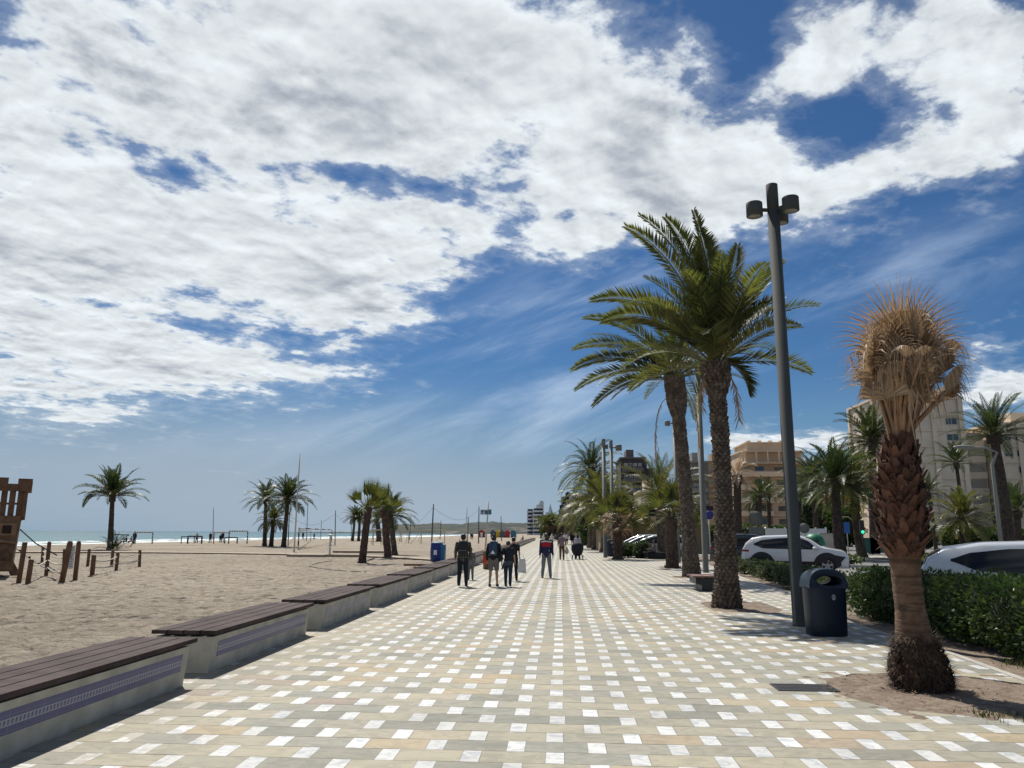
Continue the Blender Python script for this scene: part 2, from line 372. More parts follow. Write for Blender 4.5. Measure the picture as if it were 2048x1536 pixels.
# outline of the promenade sheet, with real openings for the tree pits
PIT_A = [(3.42, 20.0), (3.38, 18.1), (3.62, 17.75), (4.0, 17.6), (4.62, 17.5), (5.0, 18.4), (5.0, 20.3), (4.4, 20.7)]
PIT_D = [(2.93, 9.15), (3.0, 8.72), (3.25, 8.25), (3.9, 7.95), (4.6, 7.8), (5.3, 8.0), (5.42, 8.9), (5.3, 9.75), (4.9, 10.15), (4.2, 10.3), (3.55, 10.2), (3.1, 9.75)]
import bmesh
from mathutils.geometry import tessellate_polygon
def sheet(name, outer, holes, z, material, thick=0.0):
    loops = [[Vector((x, y, 0)) for x, y in l] for l in [outer] + holes]
    flat = [q for l in loops for q in l]
    tr = tessellate_polygon(loops); b = MB()
    vs = [(q.x, q.y, z) for q in flat]
    fs = []
    for a, c, d in tr:
        nrm = (flat[c] - flat[a]).cross(flat[d] - flat[a]).z
        fs.append((a, c, d) if nrm > 0 else (a, d, c))
    b.add(vs, fs)
    if thick:
        for l in loops:
            n = len(l)
            for i in range(n):
                p, q = l[i], l[(i + 1) % n]; b.add([(p.x, p.y, z), (q.x, q.y, z), (q.x, q.y, z - thick), (p.x, p.y, z - thick)], [(0, 1, 2, 3)])
    return tag(b.build(name, material), kind='structure')
def rect(cx, cy, w, d): return [(cx - w / 2, cy - d / 2), (cx + w / 2, cy - d / 2), (cx + w / 2, cy + d / 2), (cx - w / 2, cy + d / 2)]
PIT_B = rect(5.15, 31.5, 1.5, 1.6); PIT_C = rect(5.75, 40.5, 1.4, 1.6); PIT_E = rect(3.85, 53.1, 1.4, 1.6); PIT_F = rect(6.6, 52.9, 1.0, 1.4)
right = [(5.35, 2.0), (5.30, 8.6), (5.55, 11.9), (5.5, 15.5), (5.9, 19), (6.6, 23), (6.9, 30), (7.6, 38), (8.3, 48), (9.0, 62), (9, 90), (8, 150), (4, 260)]
sheet('promenade', [(-4.96, 1.5)] + [(5.36, 1.5)] + right[1:] + [(-9.0, 260), (-7.0, 200), (-4.96, 60)], [PIT_A, PIT_D, PIT_B, PIT_C, PIT_E, PIT_F], 0.0, PAVE, 0.1)
soil = mat('dry_soil', (0.145, 0.105, 0.075), 0.97, var=0.35, vscale=6.0, bump=1.0, bscale=14.0, col2=(0.24, 0.19, 0.145))
def soil_bed(pits, name='soil_bed'):
    b = MB()
    for P in pits:
        x0, x1 = min(p[0] for p in P) - .05, max(p[0] for p in P) + .05; y0, y1 = min(p[1] for p in P) - .05, max(p[1] for p in P) + .05
        nx, ny = int((x1 - x0) / 0.06) + 2, int((y1 - y0) / 0.06) + 2
        vs = []
        for j in range(ny):
            for i in range(nx):
                x = x0 + (x1 - x0) * i / (nx - 1); y = y0 + (y1 - y0) * j / (ny - 1)
                vs.append((x, y, -0.012 + 0.030 * fbm(x, y, 3.2, 4)))
        b.add(vs, [(j * nx + i, j * nx + i + 1, (j + 1) * nx + i + 1, (j + 1) * nx + i) for j in range(ny - 1) for i in range(nx - 1)], 0, True)
    return tag(b.build(name, soil), kind='structure')
soil_bed([PIT_A, PIT_D, PIT_B, PIT_C, PIT_E, PIT_F])
# planting strip on the road side, as one rough sheet
def strip():
    b = MB(); ys = [2 + 0.25 * i for i in range(250)]; vs = []
    def rx(y):
        for (xa, ya), (xb, yb) in zip(right, right[1:]):
            if ya <= y <= yb: return xa + (xb - xa) * (y - ya) / (yb - ya)
        return right[-1][0]
    N = 26
    for y in ys:
        xr = rx(y) - 0.02
        for i in range(N):
            x = xr + 4.2 * i / (N - 1); vs.append((x, y, -0.01 + 0.035 * fbm(x, y, 2.2, 4) - (0.06 if i == 0 else 0)))
    b.add(vs, [(j * N + i, j * N + i + 1, (j + 1) * N + i + 1, (j + 1) * N + i) for j in range(len(ys) - 1) for i in range(N - 1)], 0, True)
    return tag(b.build('soil_strip', soil), kind='structure'), rx
_, RX = strip()
kerbm = mat('kerb_stone', (0.42, 0.40, 0.36), 0.8, var=0.15, vscale=3, bump=0.2)
b = MB(); pts = [(x, y) for x, y in right if y <= 62]
for (xa, ya), (xb, yb) in zip(pts, pts[1:]):
    dx, dy = xb - xa, yb - ya; L = sqrt(dx * dx + dy * dy); nx, ny = dy / L * 0.10, -dx / L * 0.10
    b.add([(xa, ya, 0.012), (xb, yb, 0.012), (xb + nx, yb + ny, 0.012), (xa + nx, ya + ny, 0.012), (xa, ya, -.1), (xb, yb, -.1), (xb + nx, yb + ny, -.1), (xa + nx, ya + ny, -.1)], [(0, 3, 2, 1), (3, 7, 6, 2), (0, 1, 5, 4)])
tag(b.build('planting_edge', kerbm), kind='structure')
asph = mat('asphalt', (0.16, 0.158, 0.15), 0.85, var=0.12, vscale=0.6, bump=0.3, bscale=60)
b = MB(); b.add([(9.6, -20, -0.085), (150, -20, -0.085), (150, 140, -0.085), (9.6, 140, -0.085)], [(0, 1, 2, 3)])
tag(b.build('road', asph), kind='structure')
pvm = mat('pale_pavement', (0.34, 0.32, 0.28), 0.85, var=0.1, vscale=1.5)
# ------------------------------------------------ sea
def sea_mat():
    m = bpy.data.materials.new('sea_water'); m.use_nodes = True; t = NT(m.node_tree)
    b = m.node_tree.nodes['Principled BSDF']
    g = t.n('ShaderNodeNewGeometry').outputs['Position']; x, y, z = t.xyz(g)
    s = t.m('SUBTRACT', -80.0, x)              # metres out from the waterline
    c = t.ramp(t.m('DIVIDE', s, 600.0), [(0.0, (.15, .22, .20)), (.05, (.075, .17, .17)), (.2, (.045, .14, .155)), (1.0, (.02, .085, .115))])
    c = t.mix(t.m('MULTIPLY', t.smooth(t.noise(t.comb(t.m('MULTIPLY', x, 0.02), t.m('MULTIPLY', y, 0.006), 0), 1.0, 4), 0.4, 0.65), 0.35), c, (0.035, 0.12, 0.15))
    wv = t.m('ADD', s, t.m('MULTIPLY', t.noise(t.comb(t.m('MULTIPLY', x, .02), t.m('MULTIPLY', y, .035), 0), 1.0, 4), 26.0))
    tx = t.noise(t.comb(t.m('MULTIPLY', x, .5), t.m('MULTIPLY', y, .14), 0), 1.0, 7, 0.65)
    def band(a, bb, soft, th):
        k = t.m('MULTIPLY', t.smooth(wv, a - soft, a), t.smooth(wv, bb, bb + soft, 1.0, 0.0))
        return t.m('MULTIPLY', k, t.smooth(tx, th, th + 0.1))
    f = t.m('MAXIMUM', band(5, 24, 2, 0.30), band(31, 50, 4, 0.44)); f = t.m('MAXIMUM', f, t.m('MULTIPLY', band(98, 106, 3, 0.56), 0.8))
    c = t.mix(f, c, (0.92, 0.94, 0.94))
    t.put(b.inputs['Base Color'], c); t.put(b.inputs['Roughness'], t.m('ADD', 0.22, t.m('MULTIPLY', f, 0.6)))
    b.inputs['IOR'].default_value = 1.33; b.inputs['Specular IOR Level'].default_value = 0.25
    bn = t.n('ShaderNodeBump'); bn.inputs['Strength'].default_value = 0.9; bn.inputs['Distance'].default_value = 0.5
    t.put(bn.inputs['Height'], t.m('ADD', t.noise(g, 0.35, 5, 0.6), t.m('MULTIPLY', f, 0.5))); t.link(bn.outputs[0], b.inputs['Normal']); return m
b = MB(); xs = [-55, -84, -90, -93, -96, -99, -103, -108, -113, -118, -124, -131, -140, -160, -220, -400, -1000, -3000, -30000]
ys = [-400 + 8 * i for i in range(50)] + [4 * i for i in range(1, 120)] + [500, 600, 800, 1200, 2000, 5000, 12000, 30000]
vs = []
for y in ys:
    for i, x in enumerate(xs):
        wz = 0.0
        if 2 <= i <= 12 and y < 480:
            q = -x - 80 + 8 * fbm(0, y, 0.02, 2, 3); wz = 0.32 * max(0, sin(q * 0.30)) ** 3 * (0.5 + 0.5 * fbm(x, y, 0.05, 2)) 
        vs.append((x, y, SEA_Z + wz))
n = len(xs); b.add(vs, [(j * n + i, (j + 1) * n + i, (j + 1) * n + i + 1, j * n + i + 1) for j in range(len(ys) - 1) for i in range(n - 1)], 0, True)
tag(b.build('sea', sea_mat()), kind='structure')
# ------------------------------------------------ far headland
def headland():
    m = bpy.data.materials.new('headland_scrub'); m.use_nodes = True; t = NT(m.node_tree); bs = m.node_tree.nodes['Principled BSDF']
    g = t.n('ShaderNodeNewGeometry').outputs['Position']; x, y, z = t.xyz(g)
    c = t.mix(t.smooth(t.noise(g, 0.022, 6, 0.65), 0.42, 0.62), (0.013, 0.022, 0.018), (0.036, 0.042, 0.028))
    cl = t.m('MULTIPLY', t.smooth(t.noise(t.comb(t.m('MULTIPLY', x, .012), t.m('MULTIPLY', z, .07), 0), 1.0, 6, .6), .56, .66), t.smooth(z, 16.0, 26.0, 1.0, 0.0))
    c = t.mix(t.m('MULTIPLY', cl, .7), c, (0.17, 0.15, 0.125)); t.put(bs.inputs['Base Color'], c); bs.inputs['Roughness'].default_value = 0.95
    b = MB(); Y0 = 1650.0; cols = 300; rows = 16; vs = []
    top = [(600, 1064), (700, 1063.5), (775, 1055), (800, 1048.5), (850, 1047.5), (868, 1045), (890, 1047), (925, 1047.5), (942, 1045), (960, 1043.5), (985, 1043), (1012, 1045), (1050, 1045), (1110, 1044), (1200, 1040), (1400, 1036), (2400, 1030)]
    for i in range(cols):
        px = 600 + 1800 * i / (cols - 1)
        for (xa, ya), (xb, yb) in zip(top, top[1:]):
            if xa <= px <= xb: py = ya + (yb - ya) * (px - xa) / (xb - xa)
        p = at(px, py, Y0); h = max(0.5, p.z)
        for j in range(rows):
            f = j / (rows - 1); yy = Y0 - 260 + 620 * f
            prof = sin(min(1, f / 0.45) * pi / 2) ** 0.9 * (1 if f < .45 else 1 - 0.5 * ((f - .45) / .55))
            z = h * prof + (fbm(p.x, yy, 0.012, 4) * 3 + fbm(p.x, yy, 0.06, 2) * 2.6) * prof
            vs.append((p.x * yy / Y0, yy, z - 1.0))
    b.add(vs, [(i * rows + j, (i + 1) * rows + j, (i + 1) * rows + j + 1, i * rows + j + 1) for i in range(cols - 1) for j in range(rows - 1)], 0, True)
    tag(b.build('hills', m), kind='structure')
headland()
# ================================================= vegetation
def leaf_mat(name, c1, c2, rough=0.45, transl=0.35, island=0.35, vs=0.8, spec=0.28, tt=(1.3, 1.5, 0.7)):
    m = bpy.data.materials.new(name); m.use_nodes = True; t = NT(m.node_tree)
    b = m.node_tree.nodes['Principled BSDF']; o = m.node_tree.nodes['Material Output']
    g = t.n('ShaderNodeNewGeometry').outputs['Random Per Island']
    tc = t.n('ShaderNodeTexCoord').outputs['Object']
    c = t.mix(t.smooth(t.noise(tc, vs, 3), 0.35, 0.65), c1, c2)
    c = t.v('SCALE', c, sc=t.m('ADD', 1 - island, t.m('MULTIPLY', g, 2 * island)))
    t.put(b.inputs['Base Color'], c); b.inputs['Roughness'].default_value = rough; b.inputs['Specular IOR Level'].default_value = spec
    tr = t.n('ShaderNodeBsdfTranslucent'); t.put(tr.inputs[0], t.v('MULTIPLY', c, tt))
    mx = t.n('ShaderNodeMixShader'); mx.inputs[0].default_value = transl
    t.link(b.outputs[0], mx.inputs[1]); t.link(tr.outputs[0], mx.inputs[2]); t.link(mx.outputs[0], o.inputs[0])
    return m
FROND = leaf_mat('frond_green', (0.072, 0.082, 0.028), (0.145, 0.138, 0.044), 0.48)
FROND_D = leaf_mat('frond_dark', (0.035, 0.050, 0.022), (0.065, 0.082, 0.032), 0.45, 0.25)
FROND_Y = leaf_mat('frond_olive', (0.070, 0.075, 0.028), (0.135, 0.118, 0.040), 0.40)
DEADF = leaf_mat('dry_frond', (0.30, 0.21, 0.135), (0.47, 0.355, 0.235), 0.5, 0.3, 0.25, 2.0, 0.4, (1.15, 1.0, .8))
DEADP = mat('dry_petiole', (0.30, 0.17, 0.09), 0.6, var=0.3, vscale=4, island=0.2)
PETI = mat('petiole', (0.13, 0.125, 0.045), 0.65, var=0.2, spec=.2)
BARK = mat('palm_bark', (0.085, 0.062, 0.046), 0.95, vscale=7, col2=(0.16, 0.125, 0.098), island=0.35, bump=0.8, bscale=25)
BARKD = mat('palm_bark_dark', (0.045, 0.033, 0.026), 0.95, vscale=7, col2=(0.085, 0.062, 0.047), island=0.3, bump=0.8, bscale=25)  # darker bark, also puts backlit shade into the beach trunks' colour
BOOT = mat('leaf_base_brown', (0.065, 0.028, 0.018), 0.9, vscale=3, col2=(0.15, 0.07, 0.042), island=0.5, bump=0.6)
SKIN = mat('fan_trunk', (0.13, 0.072, 0.042), 0.92, vscale=6, col2=(0.21, 0.13, 0.08), bump=0.7, bscale=20)
def ring_marks(m):      # the closely ringed bark of a fan palm
    t = NT(m.node_tree); b = m.node_tree.nodes['Principled BSDF']; x, y, z = t.xyz(t.n('ShaderNodeTexCoord').outputs['Object'])
    n = t.noise(t.comb(t.m('MULTIPLY', x, 2.5), t.m('MULTIPLY', y, 2.5), t.m('MULTIPLY', z, 26)), 1.0, 6, 0.65); src = b.inputs['Base Color'].links[0].from_socket
    c = t.mix(t.m('MULTIPLY', t.smooth(n, 0.47, 0.60), 0.75), src, t.v('MULTIPLY', src, (0.42, 0.38, 0.36))); t.put(b.inputs['Base Color'], c)
    bn = t.n('ShaderNodeBump'); bn.inputs['Strength'].default_value = 0.9; bn.inputs['Distance'].default_value = 0.03; t.put(bn.inputs['Height'], t.m('MULTIPLY', n, -1.0)); t.link(bn.outputs[0], b.inputs['Normal'])
ring_marks(SKIN)
FIBRE = mat('trunk_fibre', (0.045, 0.028, 0.018), 0.95, vscale=5, col2=(0.10, 0.065, 0.042), island=0.4)
UP = Vector((0, 0, 1))
def frond(b, base, az, el, L, droop, n, ll, lw, wind=(0, 0, 0), rng=R_, mi=0, prof=1.0, twist=0.0, keel=0.35):
    d = Vector((cos(az) * cos(el), sin(az) * cos(el), sin(el))); steps = 14; p = Vector(base); pts = [p.copy()]; dirs = [d.copy()]
    for i in range(steps):
        f = (i + 1) / steps
        d = (d + Vector((0, 0, -droop * (0.25 + 1.5 * f) / steps)) + Vector(wind) * (f * 1.6 / steps)).normalized()
        p = p + d * (L / steps); pts.append(p.copy()); dirs.append(d.copy())
    b.tube(pts, [0.028 * (1 - 0.9 * i / steps) * max(.6, L / 3) for i in range(steps + 1)], 4, 1, True, False)
    for i in range(n):
        f = 0.13 + 0.87 * (i / (n - 1)) ** prof; s = f * steps; k = min(steps - 1, int(s)); q = pts[k].lerp(pts[k + 1], s - k); dd = dirs[k]
        side = dd.cross(UP)
        if side.length < .15: side = Vector((sin(az), -cos(az), 0))
        side.normalize(); up = side.cross(dd)
        if twist: side, up = side * cos(twist * f) + up * sin(twist * f), up * cos(twist * f) - side * sin(twist * f)
        l = ll * (0.35 + 0.75 * sin(pi * min(1, f * 0.93 + 0.10)) ** 0.7) * (1 - 0.35 * f ** 4)
        for sg in (-1, 1):
            fwd = 0.55 + 0.55 * f + rng.uniform(-.12, .12)
            ld = (side * sg + dd * fwd + up * (keel + rng.uniform(-.12, .18))).normalized()
            tip = q + ld * l * rng.uniform(.85, 1.1) + Vector((0, 0, -0.12 * l)) + Vector(wind) * 0.15 * l
            wv = dd * lw * 0.5; mid = q.lerp(tip, 0.4)
            b.add([q, mid - wv, tip, mid + wv], [(0, 1, 2, 3)], mi)
def date_crown(name, n, L, seed, wind=(0, 0, 0), leaf=FROND, n_leaf=36, lw=0.035, ll=0.42, elmin=-12, elmax=86, droop=1.15, extra=(), peti=None, spread=0.16):
    rng = random.Random(seed); b = MB()
    for i in range(n):
        f = (i + 0.5) / n; el = radians(elmax + (elmin - elmax) * f ** 0.85 + rng.uniform(-7, 7)); az = i * 2.39996 + rng.uniform(-.25, .25)
        l = L * rng.uniform(.86, 1.08) * (0.82 + 0.3 * sin(pi * f))
        frond(b, (cos(az) * spread * .6, sin(az) * spread * .6, -0.15 + .3 * (1 - f)), az, el, l, droop * rng.uniform(.8, 1.2), n_leaf, ll, lw, wind, rng, 0, twist=rng.uniform(-.5, .5))
    for (az, el, l, dr) in extra:
        frond(b, (0, 0, .1), radians(az), radians(el), l, dr, int(n_leaf * 1.5), ll * 1.15, lw * 1.25, wind, rng, 0, twist=rng.uniform(-.9, -.3))
    return b.mesh(name, [leaf, peti or PETI])
def trunk_path(H, lean=(0, 0), curve=(0, 0)):
    def P(f): return Vector((lean[0] * f + curve[0] * sin(pi * f), lean[1] * f + curve[1] * sin(pi * f), H * f))
    return P
def scaly_trunk(name, H, r, sw, sh, out, P, seed=1, mats=None, fmin=0.0, up=0.5):
    """tapered core covered in spirals of old leaf bases; r is a function of height fraction"""
    rng = random.Random(seed); b = MB(); N = 22
    b.tube([P(i / N) - Vector((0, 0, .12 if i == 0 else 0)) for i in range(N + 1)], [r(i / N) for i in range(N + 1)], 14, 1)
    z = H * fmin; row = 0
    while z < H:
        f = z / H; rr = r(f); n = max(6, int(2 * pi * rr / sw)); c = P(f)
        for k in range(n):
            a = 2 * pi * (k + 0.5 * (row % 2)) / n + rng.uniform(-.06, .06); R0 = Vector((cos(a), sin(a), 0)); T = Vector((-sin(a), cos(a), 0))
            w_ = sw * 0.58; q = c + R0 * rr * 0.985; o_ = out * rng.uniform(.5, 1.3); h = sh * rng.uniform(.85, 1.25)
            v = [q - T * w_, q - UP * h * .7, q + T * w_, q + UP * h * .9, q + R0 * o_ + UP * h * up - T * w_ * .35, q + R0 * o_ + UP * h * up + T * w_ * .35, q + R0 * o_ * .8 - UP * h * .2]
            b.add(v, [(0, 1, 6, 4), (1, 2, 5, 6), (4, 6, 5), (0, 4, 3), (3, 5, 2), (3, 4, 5)], 0)
        z += sh * 0.95; row += 1
    return b.mesh(name, mats or [BARK, BARKD])
def dead_hang(b, base, az, L, rng, w_=0.14):     # a dead leaf hanging down against the trunk
    p = Vector(base); d = Vector((cos(az) * .6, sin(az) * .6, .3)); pts = [p.copy()]
    for i in range(8): d = (d * .6 + Vector((0, 0, -.5))).normalized(); p = p + d * L / 8; pts.append(p.copy())
    b.tube(pts, 0.015, 4, 1, True, False)
    for i in range(46):
        s = 1.2 + i / 46 * 6.7; k = min(7, int(s)); q = pts[k].lerp(pts[k + 1], s - k); a = rng.uniform(0, 2 * pi)
        t = q + Vector((cos(a) * w_, sin(a) * w_, -.30)) * rng.uniform(.6, 1.1); b.add([q, q.lerp(t, .5) + Vector((.012, 0, 0)), t, q.lerp(t, .5) - Vector((.012, 0, 0))], [(0, 1, 2, 3)], 0)
def fan_leaf(b, base, d, pet, R, n, droop, rng, spread=2.0, wind=(0, 0, 0), roll=0.0, split=0.5, pr=0.014, fold=0.05, tips=3):
    base = Vector(base); d = Vector(d).normalized(); side = d.cross(UP)
    if side.length < 0.1: side = Vector((1, 0, 0))
    side.normalize(); nrm = side.cross(d)
    side, nrm = side * cos(roll) + nrm * sin(roll), nrm * cos(roll) - side * sin(roll)
    pts = [base]; p = base.copy(); dd = d.copy()
    for i in range(4): dd = (dd + Vector((0, 0, -.05)) + Vector(wind) * .06).normalized(); p = p + dd * pet / 4; pts.append(p.copy())
    b.tube(pts, [pr * 1.8, pr * 1.3, pr, pr * .9, pr * .7], 5, 1, True, False)
    hub = p; prev = None
    for i in range(n + 1):
        a = -spread + 2 * spread * i / n
        fd = (dd * cos(a) + side * sin(a) + nrm * (0.25 * cos(a) + (fold if i % 2 else -fold))).normalized()
        e = hub + fd * R * split
        if prev is not None: b.add([hub, prev[0], e], [(0, 1, 2)], 0)
        if i < n:
            a2 = a + spread / n; fm = (dd * cos(a2) + side * sin(a2) + nrm * .25 * cos(a2)).normalized()
            a3 = a + 2 * spread / n; f3 = (dd * cos(a3) + side * sin(a3) + nrm * .25 * cos(a3)).normalized()
            q0 = hub + fm * R * split * 1.0; l = R * (1 - split) * rng.uniform(.8, 1.15); tv = fm.copy(); w0 = (f3 - fd) * R * split * .42
            last = (q0 - w0, q0 + w0)
            for k in range(1, tips + 1):
                tv = (tv + Vector((0, 0, -droop * rng.uniform(.7, 1.3))) + Vector(wind) * .2).normalized(); q0 = q0 + tv * l / tips
                ww = w0 * (1 - k / (tips + .001)) * 0.7; cur = (q0 - ww, q0 + ww)
                b.add([last[0], last[1], cur[1], cur[0]], [(0, 1, 2, 3)], 0); last = cur
        prev = (e,)
def fan_crown(name, n, pet, R, seed, leaf, pmat, droop=0.35, elmin=-25, elmax=85, seg=22, wind=(0, 0, 0), spread=1.75, roll=0.6, pr=0.014):
    rng = random.Random(seed); b = MB()
    for i in range(n):
        f = (i + .5) / n; el = radians(elmax + (elmin - elmax) * f + rng.uniform(-9, 9)); az = i * 2.39996 + rng.uniform(-.3, .3)
        d = Vector((cos(az) * cos(el), sin(az) * cos(el), sin(el))) + Vector(wind) * .3
        fan_leaf(b, (cos(az) * .1, sin(az) * .1, -.1 + .25 * (1 - f)), d, pet * rng.uniform(.8, 1.2), R * rng.uniform(.85, 1.1), seg, droop * (1 + f), rng, spread, wind, rng.uniform(-roll, roll), pr=pr)
    return b.mesh(name, [leaf, pmat])
def palm(name, label, loc, trunk_me, crown_me, H, P=None, group=None, rz=0.0, scale=1.0, extra=None, cat='palm tree'):
    t = thing(name, label, cat, loc, rz, group); t.scale = (scale,) * 3
    link('trunk', trunk_me, t); c = link('crown', crown_me, t); c.location = P(1.0) if P else (0, 0, H)
    if extra: link('dead_frond', extra, t).location = P(1.0) if P else (0, 0, H)
    return t
PG = 'palms planted along the promenade'
# --- the tall date palm nearest the camera, and the one behind it
HA = 5.85; PA = trunk_path(HA, (-0.02, 0.0), (0.05, 0))
def ra(f): return (0.255 - 0.085 * min(1, f / .45) if f < .45 else 0.17) * (1 + 0.25 * max(0, 1 - f * 9)) + (0.15 * min(1, max(0, (f - .85) * 14)) if f > .85 else 0)
tA = scaly_trunk('trunk', HA, ra, 0.105, 0.085, 0.062, PA, 3)
cA = date_crown('crown', 23, 2.65, 11, (-0.26, 0.05, 0.04), FROND, 76, 0.052, 0.60, 16, 86, 0.95,
    extra=[(172, 80, 4.4, 1.1), (186, 74, 4.2, 1.0), (178, 84, 4.0, .9), (90, 89, 4.0, .05), (60, 88, 3.7, .1), (20, 74, 3.3, .7), (0, 62, 2.7, .8), (-30, 50, 2.2, .9), (8, 50, 2.5, .9), (5, -10, 1.3, 2.0), (178, 52, 3.6, 1.1), (200, 40, 3.2, 1.1)], peti=PETI)
rng = random.Random(5); b = MB(); dead_hang(b, (.2, -.2, -.3), -.6, 1.3, rng); dead_hang(b, (-.25, -.2, -.3), 3.6, .9, rng)
hA = b.mesh('dead_frond', [DEADF, DEADP])
palm('date_palm', 'tall date palm with scaly grey trunk nearest the camera, left of the close lamp post', (3.86, 18.9, 0), tA, cA, HA, PA, PG, extra=hA)
HB = 8.15; PB = trunk_path(HB, (-0.38, 0.2), (0.06, 0))
def rb(f): return (0.34 - 0.10 * min(1, f / .25)) if f < .78 else (0.24 + 0.17 * min(1, (f - .78) * 12))
tB = scaly_trunk('trunk', HB, rb, 0.15, 0.12, 0.045, PB, 4)
cB = date_crown('crown', 26, 3.7, 23, (-0.30, 0.05, 0.0), FROND, 62, 0.065, 0.62, 2, 84, 1.0, extra=[(182, 12, 4.3, 0.9), (186, 26, 4.5, 1.0), (176, 40, 4.6, 1.0), (200, -4, 4.0, 0.9), (180, 56, 4.7, 1.0)])
b = MB(); dead_hang(b, (-.3, -.2, -.9), 3.4, 2.9, rng, .10); dead_hang(b, (.35, -.2, -.6), .2, 2.6, rng, .10)
hB = b.mesh('dead_frond', [DEADF, DEADP])
palm('date_palm', 'date palm with crown blown to the left, behind the nearest date palm', (5.15, 31.7, 0), tB, cB, HB, PB, PG, extra=hB)
# --- shared crowns for palms further off
C1 = date_crown('crown', 48, 3.1, 31, (-0.10, 0, 0), FROND_D, 34, 0.095, 0.55, -15, 86, 1.15)
C2 = date_crown('crown', 38, 2.6, 37, (-0.15, 0, 0), FROND, 32, 0.09, 0.5, -20, 84, 1.2)
C3 = date_crown('crown', 38, 2.9, 41, (-0.16, 0, 0), FROND_D, 32, 0.095, 0.5, -15, 86, 1.1)
C4 = date_crown('crown', 42, 2.6, 47, (-0.06, 0, 0), FROND_Y, 34, 0.085, 0.5, -30, 84, 1.3)
C5 = date_crown('crown', 28, 2.3, 53, (-0.05, 0, 0), FROND_D, 28, 0.085, 0.4, -5, 84, 0.9)
F1 = fan_crown('crown', 28, 0.75, 0.85, 61, FROND_Y, PETI, 0.16, -15, 87, 16, spread=1.3, roll=1.2)
F2 = fan_crown('crown', 24, 0.6, 0.65, 67, FROND, PETI, 0.3, 0, 85, 16)
F4 = fan_crown('crown', 17, 0.55, 1.02, 73, FROND, PETI, 0.06, 8, 88, 16, spread=.62, roll=1.4)
F3 = fan_crown('crown', 22, 0.7, 0.7, 71, DEADF, DEADP, 0.5, -60, 30, 14)
def slim(H, r0, r1, lean=(0, 0), curve=(0, 0), seed=1, head=0.12, mats=None, sw=0.2, sh=0.16):
    P = trunk_path(H, lean, curve)
    def r(f): return r0 * 1.25 + (r0 - r0 * 1.25) * min(1, f / .06) if f < .06 else (r0 + (r1 - r0) * f + (head if f > 1 - .5 / H * 1.2 else 0))
    return scaly_trunk('trunk', H, r, sw, sh, 0.03, P, seed, mats), P
BG = 'palms growing on the beach sand'
def put(px, py, cy, label, crown, r0, r1, group, name='date_palm', z=0.0, lean=0.0, curve=0.0, head=0.12, sc=1.0, mats=None, rz=0.0, ex=None, topx=None, sw=0.2):
    g = gnd(px, py, z); top = at(topx if topx else px, cy, g.y); H = max(1.0, top.z - z); lx = (top.x - g.x) if topx else lean
    tm, P = slim(H, r0, r1, (lx, 0), (curve, 0), R_.randint(1, 99), head, mats, sw)
    t = thing(name, label, 'palm tree', g, 0, group); link('trunk', tm, t)
    c = link('crown', crown, t); c.location = P(1.0); c.rotation_euler = (0, 0, rz); c.scale = (sc,) * 3
    if ex: e = link('dead_skirt', ex, t); e.location = P(0.96)
    return t
put(220, 1099, 992, 'lone date palm on the beach in front of the surf, one frond hanging low', date_crown('crown', 40, 3.15, 131, (-0.04, 0, 0), FROND_D, 40, 0.10, 0.58, 8, 86, 0.95, extra=[(185, 22, 3.3, 2.1)]), .26, .16, BG, z=-.07, topx=225, sc=1.0, mats=[BARKD, BARKD])  # dark bark paints the backlit look into this trunk and the trio's
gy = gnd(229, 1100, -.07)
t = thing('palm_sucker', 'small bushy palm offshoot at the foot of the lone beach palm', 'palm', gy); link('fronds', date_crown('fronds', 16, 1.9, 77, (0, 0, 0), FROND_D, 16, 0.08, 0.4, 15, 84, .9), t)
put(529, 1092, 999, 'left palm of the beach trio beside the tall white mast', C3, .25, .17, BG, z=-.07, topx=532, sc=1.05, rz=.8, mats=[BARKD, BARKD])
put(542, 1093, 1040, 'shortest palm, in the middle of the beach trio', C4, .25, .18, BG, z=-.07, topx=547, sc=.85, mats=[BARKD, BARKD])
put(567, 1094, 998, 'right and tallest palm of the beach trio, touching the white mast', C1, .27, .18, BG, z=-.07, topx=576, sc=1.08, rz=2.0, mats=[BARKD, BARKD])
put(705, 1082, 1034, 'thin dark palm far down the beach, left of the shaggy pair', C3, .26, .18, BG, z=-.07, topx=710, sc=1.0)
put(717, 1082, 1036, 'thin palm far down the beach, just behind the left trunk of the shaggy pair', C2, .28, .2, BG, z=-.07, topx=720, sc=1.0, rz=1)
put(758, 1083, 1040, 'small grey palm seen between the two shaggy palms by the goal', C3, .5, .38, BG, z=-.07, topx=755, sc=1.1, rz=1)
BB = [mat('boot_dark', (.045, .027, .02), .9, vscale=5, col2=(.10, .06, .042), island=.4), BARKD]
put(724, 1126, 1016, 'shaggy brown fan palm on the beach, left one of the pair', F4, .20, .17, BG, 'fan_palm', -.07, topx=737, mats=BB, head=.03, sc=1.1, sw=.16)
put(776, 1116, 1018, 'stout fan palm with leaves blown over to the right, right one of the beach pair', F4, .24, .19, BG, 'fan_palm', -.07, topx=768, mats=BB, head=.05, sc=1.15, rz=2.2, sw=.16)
put(790, 1110, 1030, 'date palm with arching blue green fronds behind the stout fan palm', C1, .2, .18, BG, z=-.07, topx=780, sc=.72, head=.05)
